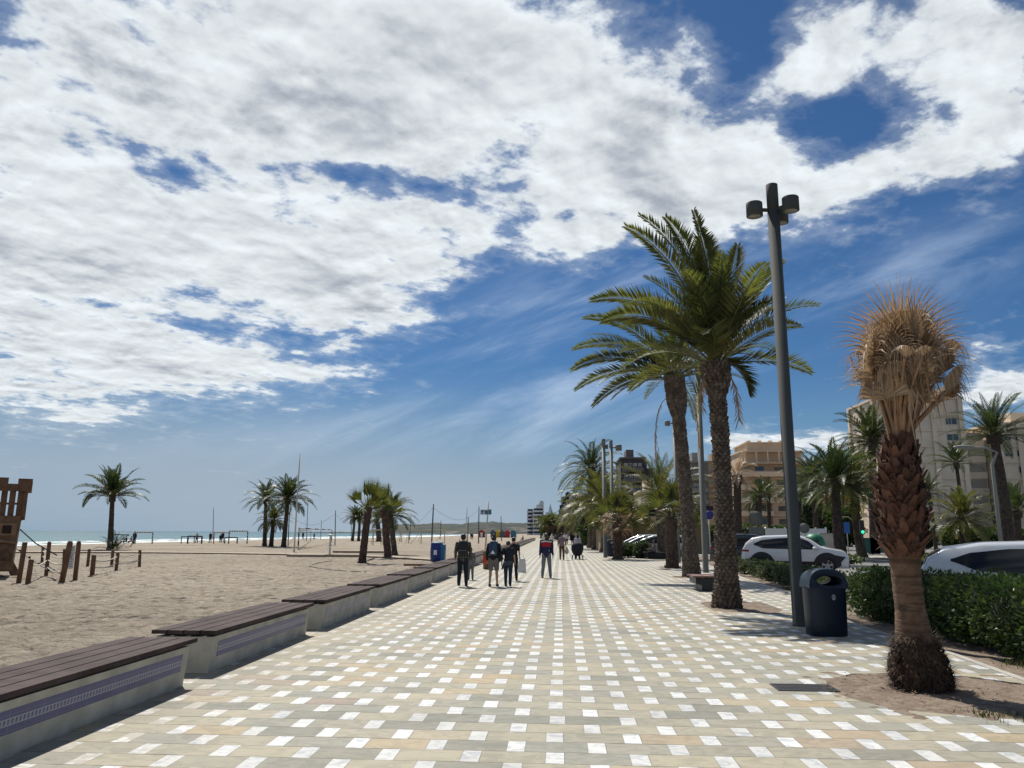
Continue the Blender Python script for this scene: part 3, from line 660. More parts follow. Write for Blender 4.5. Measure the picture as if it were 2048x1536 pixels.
# --- promenade palms in the middle distance
put(1345, 1136, 1032, 'fan palm with ragged brown trunk standing left of the tall wind blown palm', F1, .31, .21, PG, 'fan_palm', topx=1342, mats=BB, head=.06, sc=1.15, sw=.16)
put(1329, 1117, 985, 'grey date palm right beside the person sitting on the low wall', date_crown('crown', 38, 3.5, 151, (-0.3, 0, 0.02), FROND_Y, 34, 0.07, 0.5, -10, 86, 0.95), .42, .30, PG, topx=1318, head=.1, sc=1.0)
put(1236, 1119, 1040, 'short fan palm with red brown trunk next to the two slim lamp posts', F1, .31, .25, PG, 'fan_palm', topx=1234, mats=BB, head=.06, sc=1.25, ex=F3, sw=.16)
put(1194, 1099, 1000, 'bushy date palm with grey green crown behind the two slim lamp posts', C4, .5, .34, PG, topx=1196, sc=1.7, rz=1.2)
put(1184, 1096, 938, 'tallest date palm of the group behind the stroller, fronds hanging left', date_crown('crown', 46, 4.2, 157, (-0.10, 0, 0), FROND_D, 34, 0.1, 0.6, -40, 86, 1.45), .5, .36, PG, topx=1183, sc=1.15)
put(1180, 1090, 1026, 'dry leaved palm standing past the tall group behind the stroller', C4, .45, .35, PG, topx=1176, sc=1.5, ex=F3)
FAR = 'distant palms at the end of the promenade'
put(1167, 1089, 1030, 'palm with a dry brown skirt just left of the pavilion', C4, .45, .35, PG, topx=1165, sc=1.7, rz=.4, ex=F3)
put(1210, 1104, 1012, 'date palm hanging its fronds over the two slim lamp posts', C4, .42, .32, PG, topx=1212, sc=1.35, rz=2.2)
for i, (px, py, cy, sc) in enumerate([(1083, 1077, 1046, 1.3), (1094, 1078, 1048, 1.2), (1106, 1078, 1043, 1.3), (1118, 1078, 1047, 1.3), (1131, 1079, 1046, 1.3), (1143, 1080, 1044, 1.3), (1155, 1081, 1046, 1.2), (1165, 1083, 1043, 1.3), (1172, 1086, 1040, 1.2)]):
    put(px, py, cy, ['leftmost', 'second from left', 'third from left', 'fourth from left', 'middle', 'sixth from left', 'seventh from left', 'second from right', 'rightmost'][i] + ' of the small palms where the promenade ends', C4 if i % 2 else C2, .42, .34, FAR, sc=sc, rz=i * 1.3)
# --- palms across the road
RG = 'palms across the road'
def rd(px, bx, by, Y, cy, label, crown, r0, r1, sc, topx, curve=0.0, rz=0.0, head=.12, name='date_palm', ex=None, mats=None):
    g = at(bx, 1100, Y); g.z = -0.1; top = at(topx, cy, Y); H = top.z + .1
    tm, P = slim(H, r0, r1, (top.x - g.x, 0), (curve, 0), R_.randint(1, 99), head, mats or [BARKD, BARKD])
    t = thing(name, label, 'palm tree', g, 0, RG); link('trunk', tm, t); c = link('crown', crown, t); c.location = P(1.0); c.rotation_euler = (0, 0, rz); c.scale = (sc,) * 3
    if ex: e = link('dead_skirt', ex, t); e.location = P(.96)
rd(0, 1520, 1060, 150, 990, 'left one of two palms in front of the peach apartment block', C5, .42, .32, 1.7, 1520)
rd(0, 1541, 1060, 155, 988, 'right one of two palms in front of the peach apartment block', C5, .40, .30, 1.5, 1537, rz=1.0)
rd(0, 1513, 1060, 158, 1004, 'lowest palm at the left foot of the peach apartment block', C3, .38, .3, 1.3, 1512, rz=2)
rd(0, 1634, 1095, 95, 962, 'palm just right of the close lamp post, over the green glass containers', C1, .34, .26, 1.35, 1628, rz=.5)
rd(0, 1682, 1095, 58, 962, 'thick trunked palm above the bonnet of the white car', C1, .42, .24, 1.15, 1671, curve=-.1, rz=1.7)
rd(0, 1724, 1093, 62, 968, 'leaning palm with olive crown beside the green traffic light', C4, .36, .24, 1.35, 1708, curve=-.15, rz=.3, head=.16)
rd(0, 1748, 1092, 75, 880, 'dark palm half hidden behind the crown of the dead palm', C1, .40, .30, 1.30, 1744, rz=2.6, head=.2)
rd(0, 1872, 1085, 80, 985, 'thin palm with a windblown tuft in front of the big beige block', C5, .17, .12, .95, 1856, curve=.1, head=.1)
rd(0, 1930, 1085, 78, 925, 'slender palm with an umbrella crown between the two beige blocks', C5, .17, .12, 1.1, 1912, curve=.1, rz=1, head=.12)
rd(0, 2018, 1085, 52, 868, 'tall leaning palm with the largest crown at the right edge', date_crown('crown', 46, 3.1, 141, (-0.02, 0, 0), FROND_D, 40, 0.06, 0.46, -12, 86, 0.85), .42, .22, 1.0, 1987, curve=.1, rz=.2, head=.22)
rd(0, 1925, 1085, 60, 1035, 'low olive palm with wide open fronds in front of the sunlit facade strip', C4, .25, .2, 1.05, 1925, rz=2)
rd(0, 2036, 1085, 70, 1020, 'low dark palm behind the tall leaning trunk at the right edge', C5, .3, .25, 1.2, 2034, rz=2)
rd(0, 1598, 1085, 105, 985, 'dark palm half hidden by the close lamp post', C3, .34, .26, 1.2, 1598, rz=2)
rd(0, 1476, 1095, 60, 950, 'dead rust coloured palm peeping out behind the nearest date palm trunk', date_crown('crown', 26, 2.0, 171, (0, 0, 0), DEADF, 24, 0.06, .35, -40, 80, 1.3, peti=DEADP), .3, .25, 1.0, 1474)
# --- the dead fan palm in the foreground
def dead_palm():
    rng = random.Random(91); base = (4.05, 9.42, 0); H = 2.85
    P = trunk_path(H, (0.0, 0.0), (-0.07, 0))
    t = thing('dead_fan_palm', 'dead fan palm with tan withered crown and shaggy red brown trunk, nearest tree', 'palm tree', base, 0)
    prof = [(0, .28), (.05, .29), (.11, .25), (.16, .21), (.30, .158), (.47, .160), (.52, .19), (.60, .245), (.68, .25), (.80, .20), (.90, .15), (1.0, .11)]
    def r(f):
        for (a, ra_), (c, rc) in zip(prof, prof[1:]):
            if a <= f <= c: return ra_ + (rc - ra_) * (f - a) / (c - a)
        return .12
    b = MB(); N = 90
    b.tube([P(i / N) - Vector((0, 0, .1 if i == 0 else 0)) for i in range(N + 1)], [r(i / N) * (1 + .018 * sin(i * 2.1) + .01 * rng.uniform(-1, 1)) for i in range(N + 1)], 26, 0)
    tr = b.build('trunk', SKIN, t)
    b = MB()      # shaggy fibre foot
    for i in range(2600):
        f = rng.uniform(0, .20); a = rng.uniform(0, 2 * pi); c = P(f); R0 = Vector((cos(a), sin(a), 0)); rr = r(f) + .04
        q = c + R0 * rr * rng.uniform(.9, 1.05); d = (R0 * rng.uniform(.2, .9) + UP * rng.uniform(-.9, .7) + Vector((rng.uniform(-.6, .6), rng.uniform(-.6, .6), 0))).normalized(); l = rng.uniform(.05, .16) * (1.0 - f)
        w_ = R0.cross(UP) * .007; b.add([q - w_, q + w_, q + d * l], [(0, 1, 2)], 0)
    for i in range(260):  # frayed root skirt plates
        f = rng.uniform(0, .15); a = rng.uniform(0, 2 * pi); c = P(f); R0 = Vector((cos(a), sin(a), 0)); T = Vector((-sin(a), cos(a), 0)); rr = r(f)
        q = c + R0 * rr; h = .13; b.add([q - T * .035 - UP * h * .5, q + T * .035 - UP * h * .5, q + T * .03 + R0 * .05 + UP * h * .2, q - T * .03 + R0 * .055 + UP * h * .25, q + UP * h * .6], [(0, 1, 2, 3), (3, 2, 4)], 0)
    b.build('fibre_foot', FIBRE, t)
    b = MB(); z = .50 * H; row = 0   # old leaf bases
    while z < H * .97:
        f = z / H; rr = r(f); n = max(5, int(2 * pi * rr / .085)); c = P(f)
        for k in range(n):
            a = 2 * pi * (k + .5 * (row % 2)) / n + rng.uniform(-.2, .2); R0 = Vector((cos(a), sin(a), 0)); T = Vector((-sin(a), cos(a), 0)); L = rng.uniform(.08, .24); op = rng.uniform(.15, .85) * (1 if f < .8 else .7)
            q = c + R0 * rr * .96; e = q + R0 * L * op + UP * L * .9; sk = T * rng.uniform(-.03, .03)
            b.add([q - T * .055, q + T * .055, q + T * .045 + R0 * L * .3 + UP * L * .45, q - T * .045 + R0 * L * .3 + UP * L * .45, e + T * .018 + sk, e - T * .022 + sk, q + R0 * L * .12 + UP * L * .3, q - R0 * .01 - UP * .03],
                  [(7, 0, 3), (7, 1, 0), (7, 3, 2), (7, 2, 1), (3, 5, 4, 2), (0, 6, 3), (6, 2, 3), (1, 2, 6), (5, 6, 4), (6, 5, 3), (6, 2, 4)], 0)
        z += .062; row += 1
    for i in range(420):           # splintered ends sticking out between them
        f = rng.uniform(.50, .95); a = rng.uniform(0, 2 * pi); c = P(f); R0 = Vector((cos(a), sin(a), 0)); T = Vector((-sin(a), cos(a), 0)); q = c + R0 * r(f) * .98; d = (R0 * rng.uniform(.3, 1.0) + UP * rng.uniform(-.5, .9) + T * rng.uniform(-.6, .6)).normalized() * rng.uniform(.06, .17); w_ = T * rng.uniform(.005, .016)
        b.add([q - w_, q + w_, q + d * .7 + w_ * .8, q + d, q + d * .6 - w_], [(0, 1, 2, 4), (4, 2, 3)], 0)
    b.build('leaf_bases', BOOT, t)
    b = MB(); top = P(1.0)           # withered fan leaves on stiff, nearly upright petioles
    for i in range(26):
        f = i / 25; az = i * 2.39996; el = radians(89 - 15 * f + rng.uniform(-7, 5)); d = Vector((cos(az) * cos(el) + .05, sin(az) * cos(el), sin(el)))
        pet = rng.uniform(.62, 1.15) * (1 - .12 * f); q = top + Vector((cos(az) * .08, sin(az) * .08, -.20 * f))
        fan_leaf(b, q, d, pet, rng.uniform(.55, 1.02), 26, .05 + .42 * f, rng, 1.0 + .35 * rng.random(), (0.03, 0, 0), rng.uniform(-1.4, 1.4), .46, .020, .045, 6)
    for (az, el, pet, R, dr) in [(-92, 84, .62, .74, .5), (-125, 80, .66, .66, .6), (-60, 79, .80, .66, .6), (-15, 70, .85, .62, .6), (5, 62, .85, .66, .7), (-170, 80, .70, .60, .75), (175, 78, .60, .60, .8), (-100, 74, .40, .52, .7), (-30, 52, .66, .60, .9), (15, 46, .62, .62, .9), (-140, 70, .45, .55, .9)]:
        a, e = radians(az), radians(el)
        fan_leaf(b, top + Vector((cos(a) * .09, sin(a) * .09, 0)), (cos(a) * cos(e), sin(a) * cos(e), sin(e)), pet, R, 30, dr, rng, 1.5, (0, 0, 0), 0.1, .55, .024, .03, 6)
    for i in range(26):            # thoroughly dead leaves hanging down, most of them on the right
        az = radians(rng.uniform(-85, 60)) if i < 16 else radians(rng.uniform(100, 280)); el = radians(rng.uniform(50, 80)); d = Vector((cos(az) * cos(el), sin(az) * cos(el), sin(el)))
        fan_leaf(b, top + Vector((0, 0, .1)) + d * .1, d, rng.uniform(.55, .95), rng.uniform(.5, .68), 20, 1.3, rng, .9, (0, 0, 0), rng.uniform(-.8, .8), .25, .018, .03, 6)
    for i in range(170):           # torn strips hanging under the leaves, thickest on the right
        az = rng.uniform(-1.7, 1.1) if rng.random() < .62 else rng.uniform(0, 2 * pi); rr = rng.uniform(.10, .52); z0 = rng.uniform(.45, 1.15); L_ = rng.uniform(.25, .70)
        q = top + Vector((cos(az) * rr, sin(az) * rr, z0)); o_ = Vector((cos(az), sin(az), 0)) * rng.uniform(-.08, .14); s_ = Vector((-sin(az), cos(az), 0)) * rng.uniform(.006, .018)
        m1 = q + o_ * .6 + Vector((0, 0, -L_ * .35)); e_ = q + o_ + Vector((rng.uniform(-.05, .05), rng.uniform(-.05, .05), -L_)); b.add([q - s_ * .6, q + s_ * .6, m1 + s_, e_, m1 - s_], [(0, 1, 2, 4), (4, 2, 3)], 0)
    for i in range(10):
        az = i * 2.4; d = Vector((cos(az) * .16, sin(az) * .16, 1)).normalized(); b.tube([top + Vector((cos(az) * .10, sin(az) * .10, -.25)), top + d * .4, top + d * .95], [.032, .026, .015], 6, 1)
    b.build('crown', [DEADF, DEADP], t)
dead_palm()
# --- hedges and shrubs
HLEAF = leaf_mat('hedge_leaf', (0.040, 0.068, 0.026), (0.085, 0.118, 0.038), 0.42, 0.25, 0.45, 1.2)
HLEAF2 = leaf_mat('shrub_leaf', (0.060, 0.078, 0.045), (0.105, 0.120, 0.060), 0.5, 0.25, 0.45, 1.2)
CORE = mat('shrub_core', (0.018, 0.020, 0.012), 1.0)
TWIG = mat('twig', (0.07, 0.05, 0.035), 0.9)
FLOWER = mat('white_flower', (0.75, 0.75, 0.72), 0.6)
def foliage_blob(b, C, rad, n, size, rng, mi=0, shape=2.0, flat=0.0):
    """leaves spread through the outer shell of a rounded block"""
    for i in range(n):
        while True:
            v = Vector((rng.uniform(-1, 1), rng.uniform(-1, 1), rng.uniform(-1, 1))); m_ = (abs(v.x) ** shape + abs(v.y) ** shape + abs(v.z) ** shape) ** (1 / shape)
            if 0.05 < m_ <= 1: break
        v = v / m_; k = rng.uniform(.72, 1.0); no = noise.noise(Vector((C[0] + v.x * rad[0], C[1] + v.y * rad[1], C[2] + v.z * rad[2])) * 2.1) + .5 * noise.noise(Vector((C[0] + v.x * rad[0], C[1] + v.y * rad[1], C[2] + v.z * rad[2])) * 5.3)
        k = k * (1 + .22 * no); q = Vector((C[0] + v.x * rad[0] * k, C[1] + v.y * rad[1] * k, C[2] + v.z * rad[2] * k))
        if q.z < 0.03: continue
        d = (v + Vector((rng.uniform(-1, 1), rng.uniform(-1, 1), rng.uniform(-.5, 1.2)))).normalized(); s = d.cross(Vector((rng.uniform(-1, 1), rng.uniform(-1, 1), rng.uniform(-1, 1))))
        if s.length < .1: continue
        s = s.normalized() * size * rng.uniform(.3, .5); l = size * rng.uniform(.8, 1.5)
        b.add([q, q + d * l * .5 + s, q + d * l, q + d * l * .5 - s], [(0, 1, 2, 3)], mi)
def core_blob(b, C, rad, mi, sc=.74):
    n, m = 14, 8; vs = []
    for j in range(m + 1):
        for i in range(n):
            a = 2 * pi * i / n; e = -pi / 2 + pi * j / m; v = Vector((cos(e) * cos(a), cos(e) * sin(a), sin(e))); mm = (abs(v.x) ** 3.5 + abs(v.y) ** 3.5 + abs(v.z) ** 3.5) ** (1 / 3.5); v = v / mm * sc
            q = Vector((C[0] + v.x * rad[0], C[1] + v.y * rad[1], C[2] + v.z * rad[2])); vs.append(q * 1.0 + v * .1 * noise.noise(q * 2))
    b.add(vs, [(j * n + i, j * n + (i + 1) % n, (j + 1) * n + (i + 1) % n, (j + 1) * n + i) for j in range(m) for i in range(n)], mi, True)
def shrub(name, label, cat, blobs, dens, size, leaf=None, group=None, seed=1, flowers=0, shape=3.0):
    rng = random.Random(seed); x0, y0 = blobs[0][0]; t = thing(name, label, cat, (x0, y0, -.02), 0, group); b = MB(); c = MB(); tw = MB()
    for (cx, cy), (rx, ry, h) in blobs:
        C = (cx - x0, cy - y0, h * .52); rad = (rx, ry, h * .5); area = 4 * (rx * ry + rx * h * .5 + ry * h * .5)
        foliage_blob(b, C, rad, int(area * dens), size, rng, 0, shape); core_blob(c, C, rad, 0)
        for i in range(max(2, int(rx * ry * 6))):
            px, py = C[0] + rng.uniform(-rx, rx) * .8, C[1] + rng.uniform(-ry, ry) * .8; tw.tube([(px, py, -.03), (px + rng.uniform(-.1, .1), py + rng.uniform(-.1, .1), h * .4)], .012, 4)
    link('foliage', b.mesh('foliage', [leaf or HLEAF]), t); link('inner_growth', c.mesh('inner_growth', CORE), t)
    if flowers:
        for k in range(flowers):
            f = MB(); (cx, cy), (rx, ry, h) = blobs[0]; p = Vector((-rx * .75 + rng.uniform(-.12, .12), -ry * .7 + rng.uniform(-.2, .2), h * (.93 + .05 * rng.random())))
            f.add([p] + [p + Vector((.05 * cos(j * pi / 5) * (1 if j % 2 else .35), .05 * sin(j * pi / 5) * (1 if j % 2 else .35), .035 if j % 2 else .01)) for j in range(10)], [(0, j + 1, (j + 1) % 10 + 1) for j in range(10)])
            link('flower', f.mesh('flower', FLOWER), t)
    return t
# clipped hedge behind the dead palm: one run of overlapping bushes
blobs = []
y = 7.4
while y < 17.6:
    xx = 6.55 + .04 * (y - 7.4); blobs.append(((xx + R_.uniform(-.08, .08), y), (0.72, .78, 1.0 + R_.uniform(-.07, .07)))); blobs.append(((xx + .95, y + .3), (0.7, .78, .95))); y += .86
blobs.insert(0, ((6.72, 16.9), (.7, .7, 1.0)))
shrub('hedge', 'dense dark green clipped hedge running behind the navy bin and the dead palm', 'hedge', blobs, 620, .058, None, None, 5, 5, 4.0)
k = 0
for y, dx, h, r in [(18.9, .95, .46, .45), (20.2, .75, .46, .45), (21.6, .85, .50, .5), (23.0, .6, .52, .5), (24.4, .75, .62, .55), (26.0, .5, .68, .6), (27.8, .6, .58, .65), (29.8, .5, .6, .7), (32.2, .6, .6, .75), (34.8, .5, .62, .8), (37.6, .5, .62, .85)]:
    lab = ['low grey green shrub right behind the navy bin hood, first after the hedge', 'second low grey green shrub after the clipped hedge, behind the close lamp post', 'third low shrub after the clipped hedge, left of the close lamp post', 'fourth low shrub after the clipped hedge, below the rear wheel of the white SUV', 'fifth low shrub after the hedge, just right of the nearest date palm trunk', 'low shrub directly behind the nearest date palm trunk', 'low shrub between the nearest date palm and the tall lamp post', 'low shrub right of the lamp post between the palms', 'low shrub behind the lamp post between the palms', 'low shrub behind the second date palm trunk', 'last low shrub of the roadside row, left of the second date palm'][k]
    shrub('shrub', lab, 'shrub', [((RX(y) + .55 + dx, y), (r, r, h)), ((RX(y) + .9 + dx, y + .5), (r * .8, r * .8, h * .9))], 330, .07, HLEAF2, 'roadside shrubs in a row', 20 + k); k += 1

# dry litter and weeds in the nearest tree pit
LIT = mat('dry_litter', (.20, .13, .075), .9, island=.5); rng = random.Random(8); b = MB()
for i in range(520):
    a = rng.uniform(0, 2 * pi); r = rng.uniform(.3, 1.25); x, y = 4.1 + r * cos(a) * 1.0, 9.1 + r * sin(a) * .95; q = Vector((x, y, .012 + rng.uniform(0, .012))); a2 = rng.uniform(0, pi); l = rng.uniform(.015, .06); d = Vector((cos(a2), sin(a2), rng.uniform(-.1, .3))) * l; s_ = Vector((-sin(a2), cos(a2), 0)) * rng.uniform(.003, .012)
    b.add([q - s_, q + s_, q + d + s_ * .4, q + d - s_ * .4], [(0, 1, 2, 3)])
tag(b.build('leaf_litter', LIT), kind='stuff')
WEED = leaf_mat('weed_green', (.05, .06, .022), (.10, .095, .04)); b = MB()
for (cx, cy, n, h) in [(4.02, 8.0, 90, .07), (4.35, 7.95, 60, .06), (5.15, 8.3, 60, .06), (5.95, 11.0, 60, .1), (6.0, 13.5, 80, .1), (6.2, 18.4, 120, .14), (6.7, 20.0, 160, .14), (6.9, 22.5, 160, .14), (7.0, 25, 160, .14)]:
    for i in range(n):
        q = Vector((cx + rng.gauss(0, .12), cy + rng.gauss(0, .12), .0)); d = Vector((rng.uniform(-.6, .6), rng.uniform(-.6, .6), 1)).normalized() * h * rng.uniform(.4, 1.2); s_ = Vector((rng.uniform(-1, 1), rng.uniform(-1, 1), 0)).normalized() * .006; b.add([q - s_, q + s_, q + d], [(0, 1, 2)])
tag(b.build('weeds', WEED), kind='stuff')
# ================================================= street furniture
CONC = mat('concrete', (0.46, 0.44, 0.37), 0.9, var=0.18, vscale=2.5, bump=0.35, bscale=40, detail=8)
PLANK = mat('brown_plank', (0.044, 0.028, 0.027), 0.8, vscale=3, col2=(0.082, 0.058, 0.055), bump=0.3, bscale=18, spec=.2)
def stripe_tile():
    m = bpy.data.materials.new('mosaic_band'); m.use_nodes = True; t = NT(m.node_tree); b = m.node_tree.nodes['Principled BSDF']
    x, y, z = t.xyz(t.n('ShaderNodeTexCoord').outputs['Object'])
    base = t.mix(t.noise(t.comb(0, t.m('MULTIPLY', y, 1), z), 9, 3), (0.036, 0.045, 0.16), (0.062, 0.075, 0.22))
    v = t.m('SUBTRACT', z, 0.26); a = t.m('ABSOLUTE', v)
    lines = t.m('MULTIPLY', t.m('GREATER_THAN', a, 0.020), t.m('LESS_THAN', a, 0.027))
    key = t.m('MULTIPLY', t.m('LESS_THAN', a, 0.020), t.m('GREATER_THAN', t.m('SINE', t.m('MULTIPLY', y, 2 * pi / 0.045)), 0.1))
    f = t.m('MAXIMUM', lines, t.m('MULTIPLY', key, 0.7)); c = t.mix(t.m('MULTIPLY', f, 0.85), base, (0.40, 0.40, 0.44))
    g = t.m('MAXIMUM', t.m('LESS_THAN', t.m('FRACT', t.m('DIVIDE', y, 0.2)), 0.02), t.m('LESS_THAN', t.m('FRACT', t.m('DIVIDE', z, 0.062)), 0.05))
    c = t.mix(t.m('MULTIPLY', g, 0.4), c, (0.3, 0.3, 0.3))
    t.put(b.inputs['Base Color'], c); b.inputs['Roughness'].default_value = 0.3; return m
MOSAIC = stripe_tile()
MOSAICG = mat('faded_mosaic', (0.17, 0.17, 0.23), 0.4, vscale=5, col2=(0.30, 0.30, 0.31))
def seat_parts(L):
    c = MB(); w0, w1 = 0.60, 0.66; h = 0.42
    c.add([(-w0, 0, -.1), (0, 0, -.1), (0, L, -.1), (-w0, L, -.1), (-w1, -.02, h), (.05, -.02, h), (.05, L + .02, h), (-w1, L + .02, h)], [(0, 3, 2, 1), (4, 5, 6, 7), (0, 1, 5, 4), (1, 2, 6, 5), (2, 3, 7, 6), (3, 0, 4, 7)])
    p = MB()
    def X(z): return .05 * (z + .1) / .52
    p.add([(X(.17) + .004, .16, .17), (X(.17) + .004, L - .12, .17), (X(.35) + .004, L - .12, .35), (X(.35) + .004, .16, .35), (X(.17) - .01, .16, .17), (X(.17) - .01, L - .12, .17), (X(.35) - .01, L - .12, .35), (X(.35) - .01, .16, .35)],
          [(0, 1, 2, 3), (0, 4, 5, 1), (3, 2, 6, 7), (0, 3, 7, 4), (1, 5, 6, 2)])
    pl = []
    for k in range(4):
        x1 = .105 - k * .205; q = MB(); q.box(x1 - .185, x1, -.08, L + .08, h + .035, h + .08); pl.append(q.mesh('plank', PLANK))
    s = MB()
    s.box(-.62, .02, .1, L - .1, h + .002, h + .034)
    return c.mesh('concrete_block', CONC), p.mesh('mosaic_panel', MOSAIC), pl, s.mesh('bearer', mat('steel_dark', (0.06, 0.06, 0.06), .5))
def bench(x, y, parts, label, group='concrete seats with plank tops along the beach', mos=None):
    t = thing('promenade_bench', label, 'bench', (x, y, 0), 0, group); link('concrete_block', parts[0], t)
    m_ = link('mosaic_panel', parts[1], t)
    for q in parts[2]: link('plank', q, t)
    link('bearer', parts[3], t); return t
SP = seat_parts(3.62); SPG = list(seat_parts(3.5)); SPG[1] = SPG[1].copy(); SPG[1].materials.clear(); SPG[1].materials.append(MOSAICG)
bench(-4.20, 5.12, SP, 'nearest slatted seat, cut by the left frame edge, with violet mosaic band')
bench(-4.27, 9.52, SP, 'second slatted seat from the camera, full length in view with blue mosaic')
bench(-4.24, 13.87, SPG, 'third slatted concrete seat from the camera, with a faded mosaic panel')
bench(-4.24, 18.12, SPG, 'fourth slatted concrete seat, just beyond the third and before the blue drum')
bench(-4.30, 22.5, SPG, 'fifth slatted seat, ending beside the man in the checked shirt')
for i in range(38):
    y = 26.9 + 4.3 * i; bench(-4.36 - (y - 26.9) * 0.0115, y, SPG, 'plank topped concrete seat further along, beyond the walking family', 'far seats of the beach side row')
DG = mat('grey_green_paint', (0.070, 0.075, 0.073), 0.8, spec=.2, var=0.08, vscale=1.2, bump=0.05)
DG2 = mat('grey_green_paint_light', (0.155, 0.155, 0.135), 0.5, var=0.08, vscale=1.2)
GLASSL = mat('lamp_glass', (0.28, 0.26, 0.22), 0.3)
def lamp_post(x, y, H, r, label, azs, m_, zhead, tops=True, s=1.0):
    t = thing('lamp_post', label, 'lamp post', (x, y, 0), 0, 'tall lamp posts with drum heads')
    b = MB(); b.lathe([(r * 1.05, -.02), (r * 1.05, 0.02), (r, .03), (r, zhead - .03), (r * .97, zhead - .03), (r * .97, zhead - .01), (r, zhead - .01), (r, H), (r * .85, H + .01)], 28); b.build('pole', m_, t)
    for az in azs:
        a = radians(az); M = Matrix.Translation((cos(a) * .40 * s, sin(a) * .40 * s, 0)) ; b = MB()
        b.lathe([(.155 * s, zhead - .17 * s), (.165 * s, zhead - .165 * s), (.165 * s, zhead + .11 * s), (.15 * s, zhead + .125 * s)], 26, 0, M); hd = b.build('lamp_head', m_, t)
        b = MB(); b.tube([(cos(a) * r * .8, sin(a) * r * .8, zhead - .02), (cos(a) * .26 * s, sin(a) * .26 * s, zhead - .02)], .04 * s, 10); b.build('arm', m_, hd)
        b = MB(); b.lathe([(.13 * s, zhead - .178 * s), (.128 * s, zhead - .172 * s)], 22, 0, M); b.build('lens', GLASSL, hd)
    return t
lamp_post(4.43, 15.25, 8.82, .118, 'tall grey lamp post with three drum heads right beside the navy bin', (188, -48, 55), DG, 8.28)
lamp_post(6.38, 35.4, 9.55, .13, 'tall grey lamp post rising between the two big date palms', (185, 60), DG2, 9.1)
lamp_post(3.12, 55.9, 8.4, .14, 'left one of the two slim lamp posts beside the short fan palm', (60,), DG2, 7.9)
g_ = at(1226, 1100, 61.0); lamp_post(g_.x, 61.0, 8.9, .14, 'slim lamp post with its drum head showing above the bushy palm', (0,), DG2, 8.35, s=1.5)
g_ = at(1357, 1100, 47.0); lamp_post(g_.x, 47.0, 8.9, .11, 'thin lamp post mostly hidden behind the second date palm', (182,), DG2, 8.3)
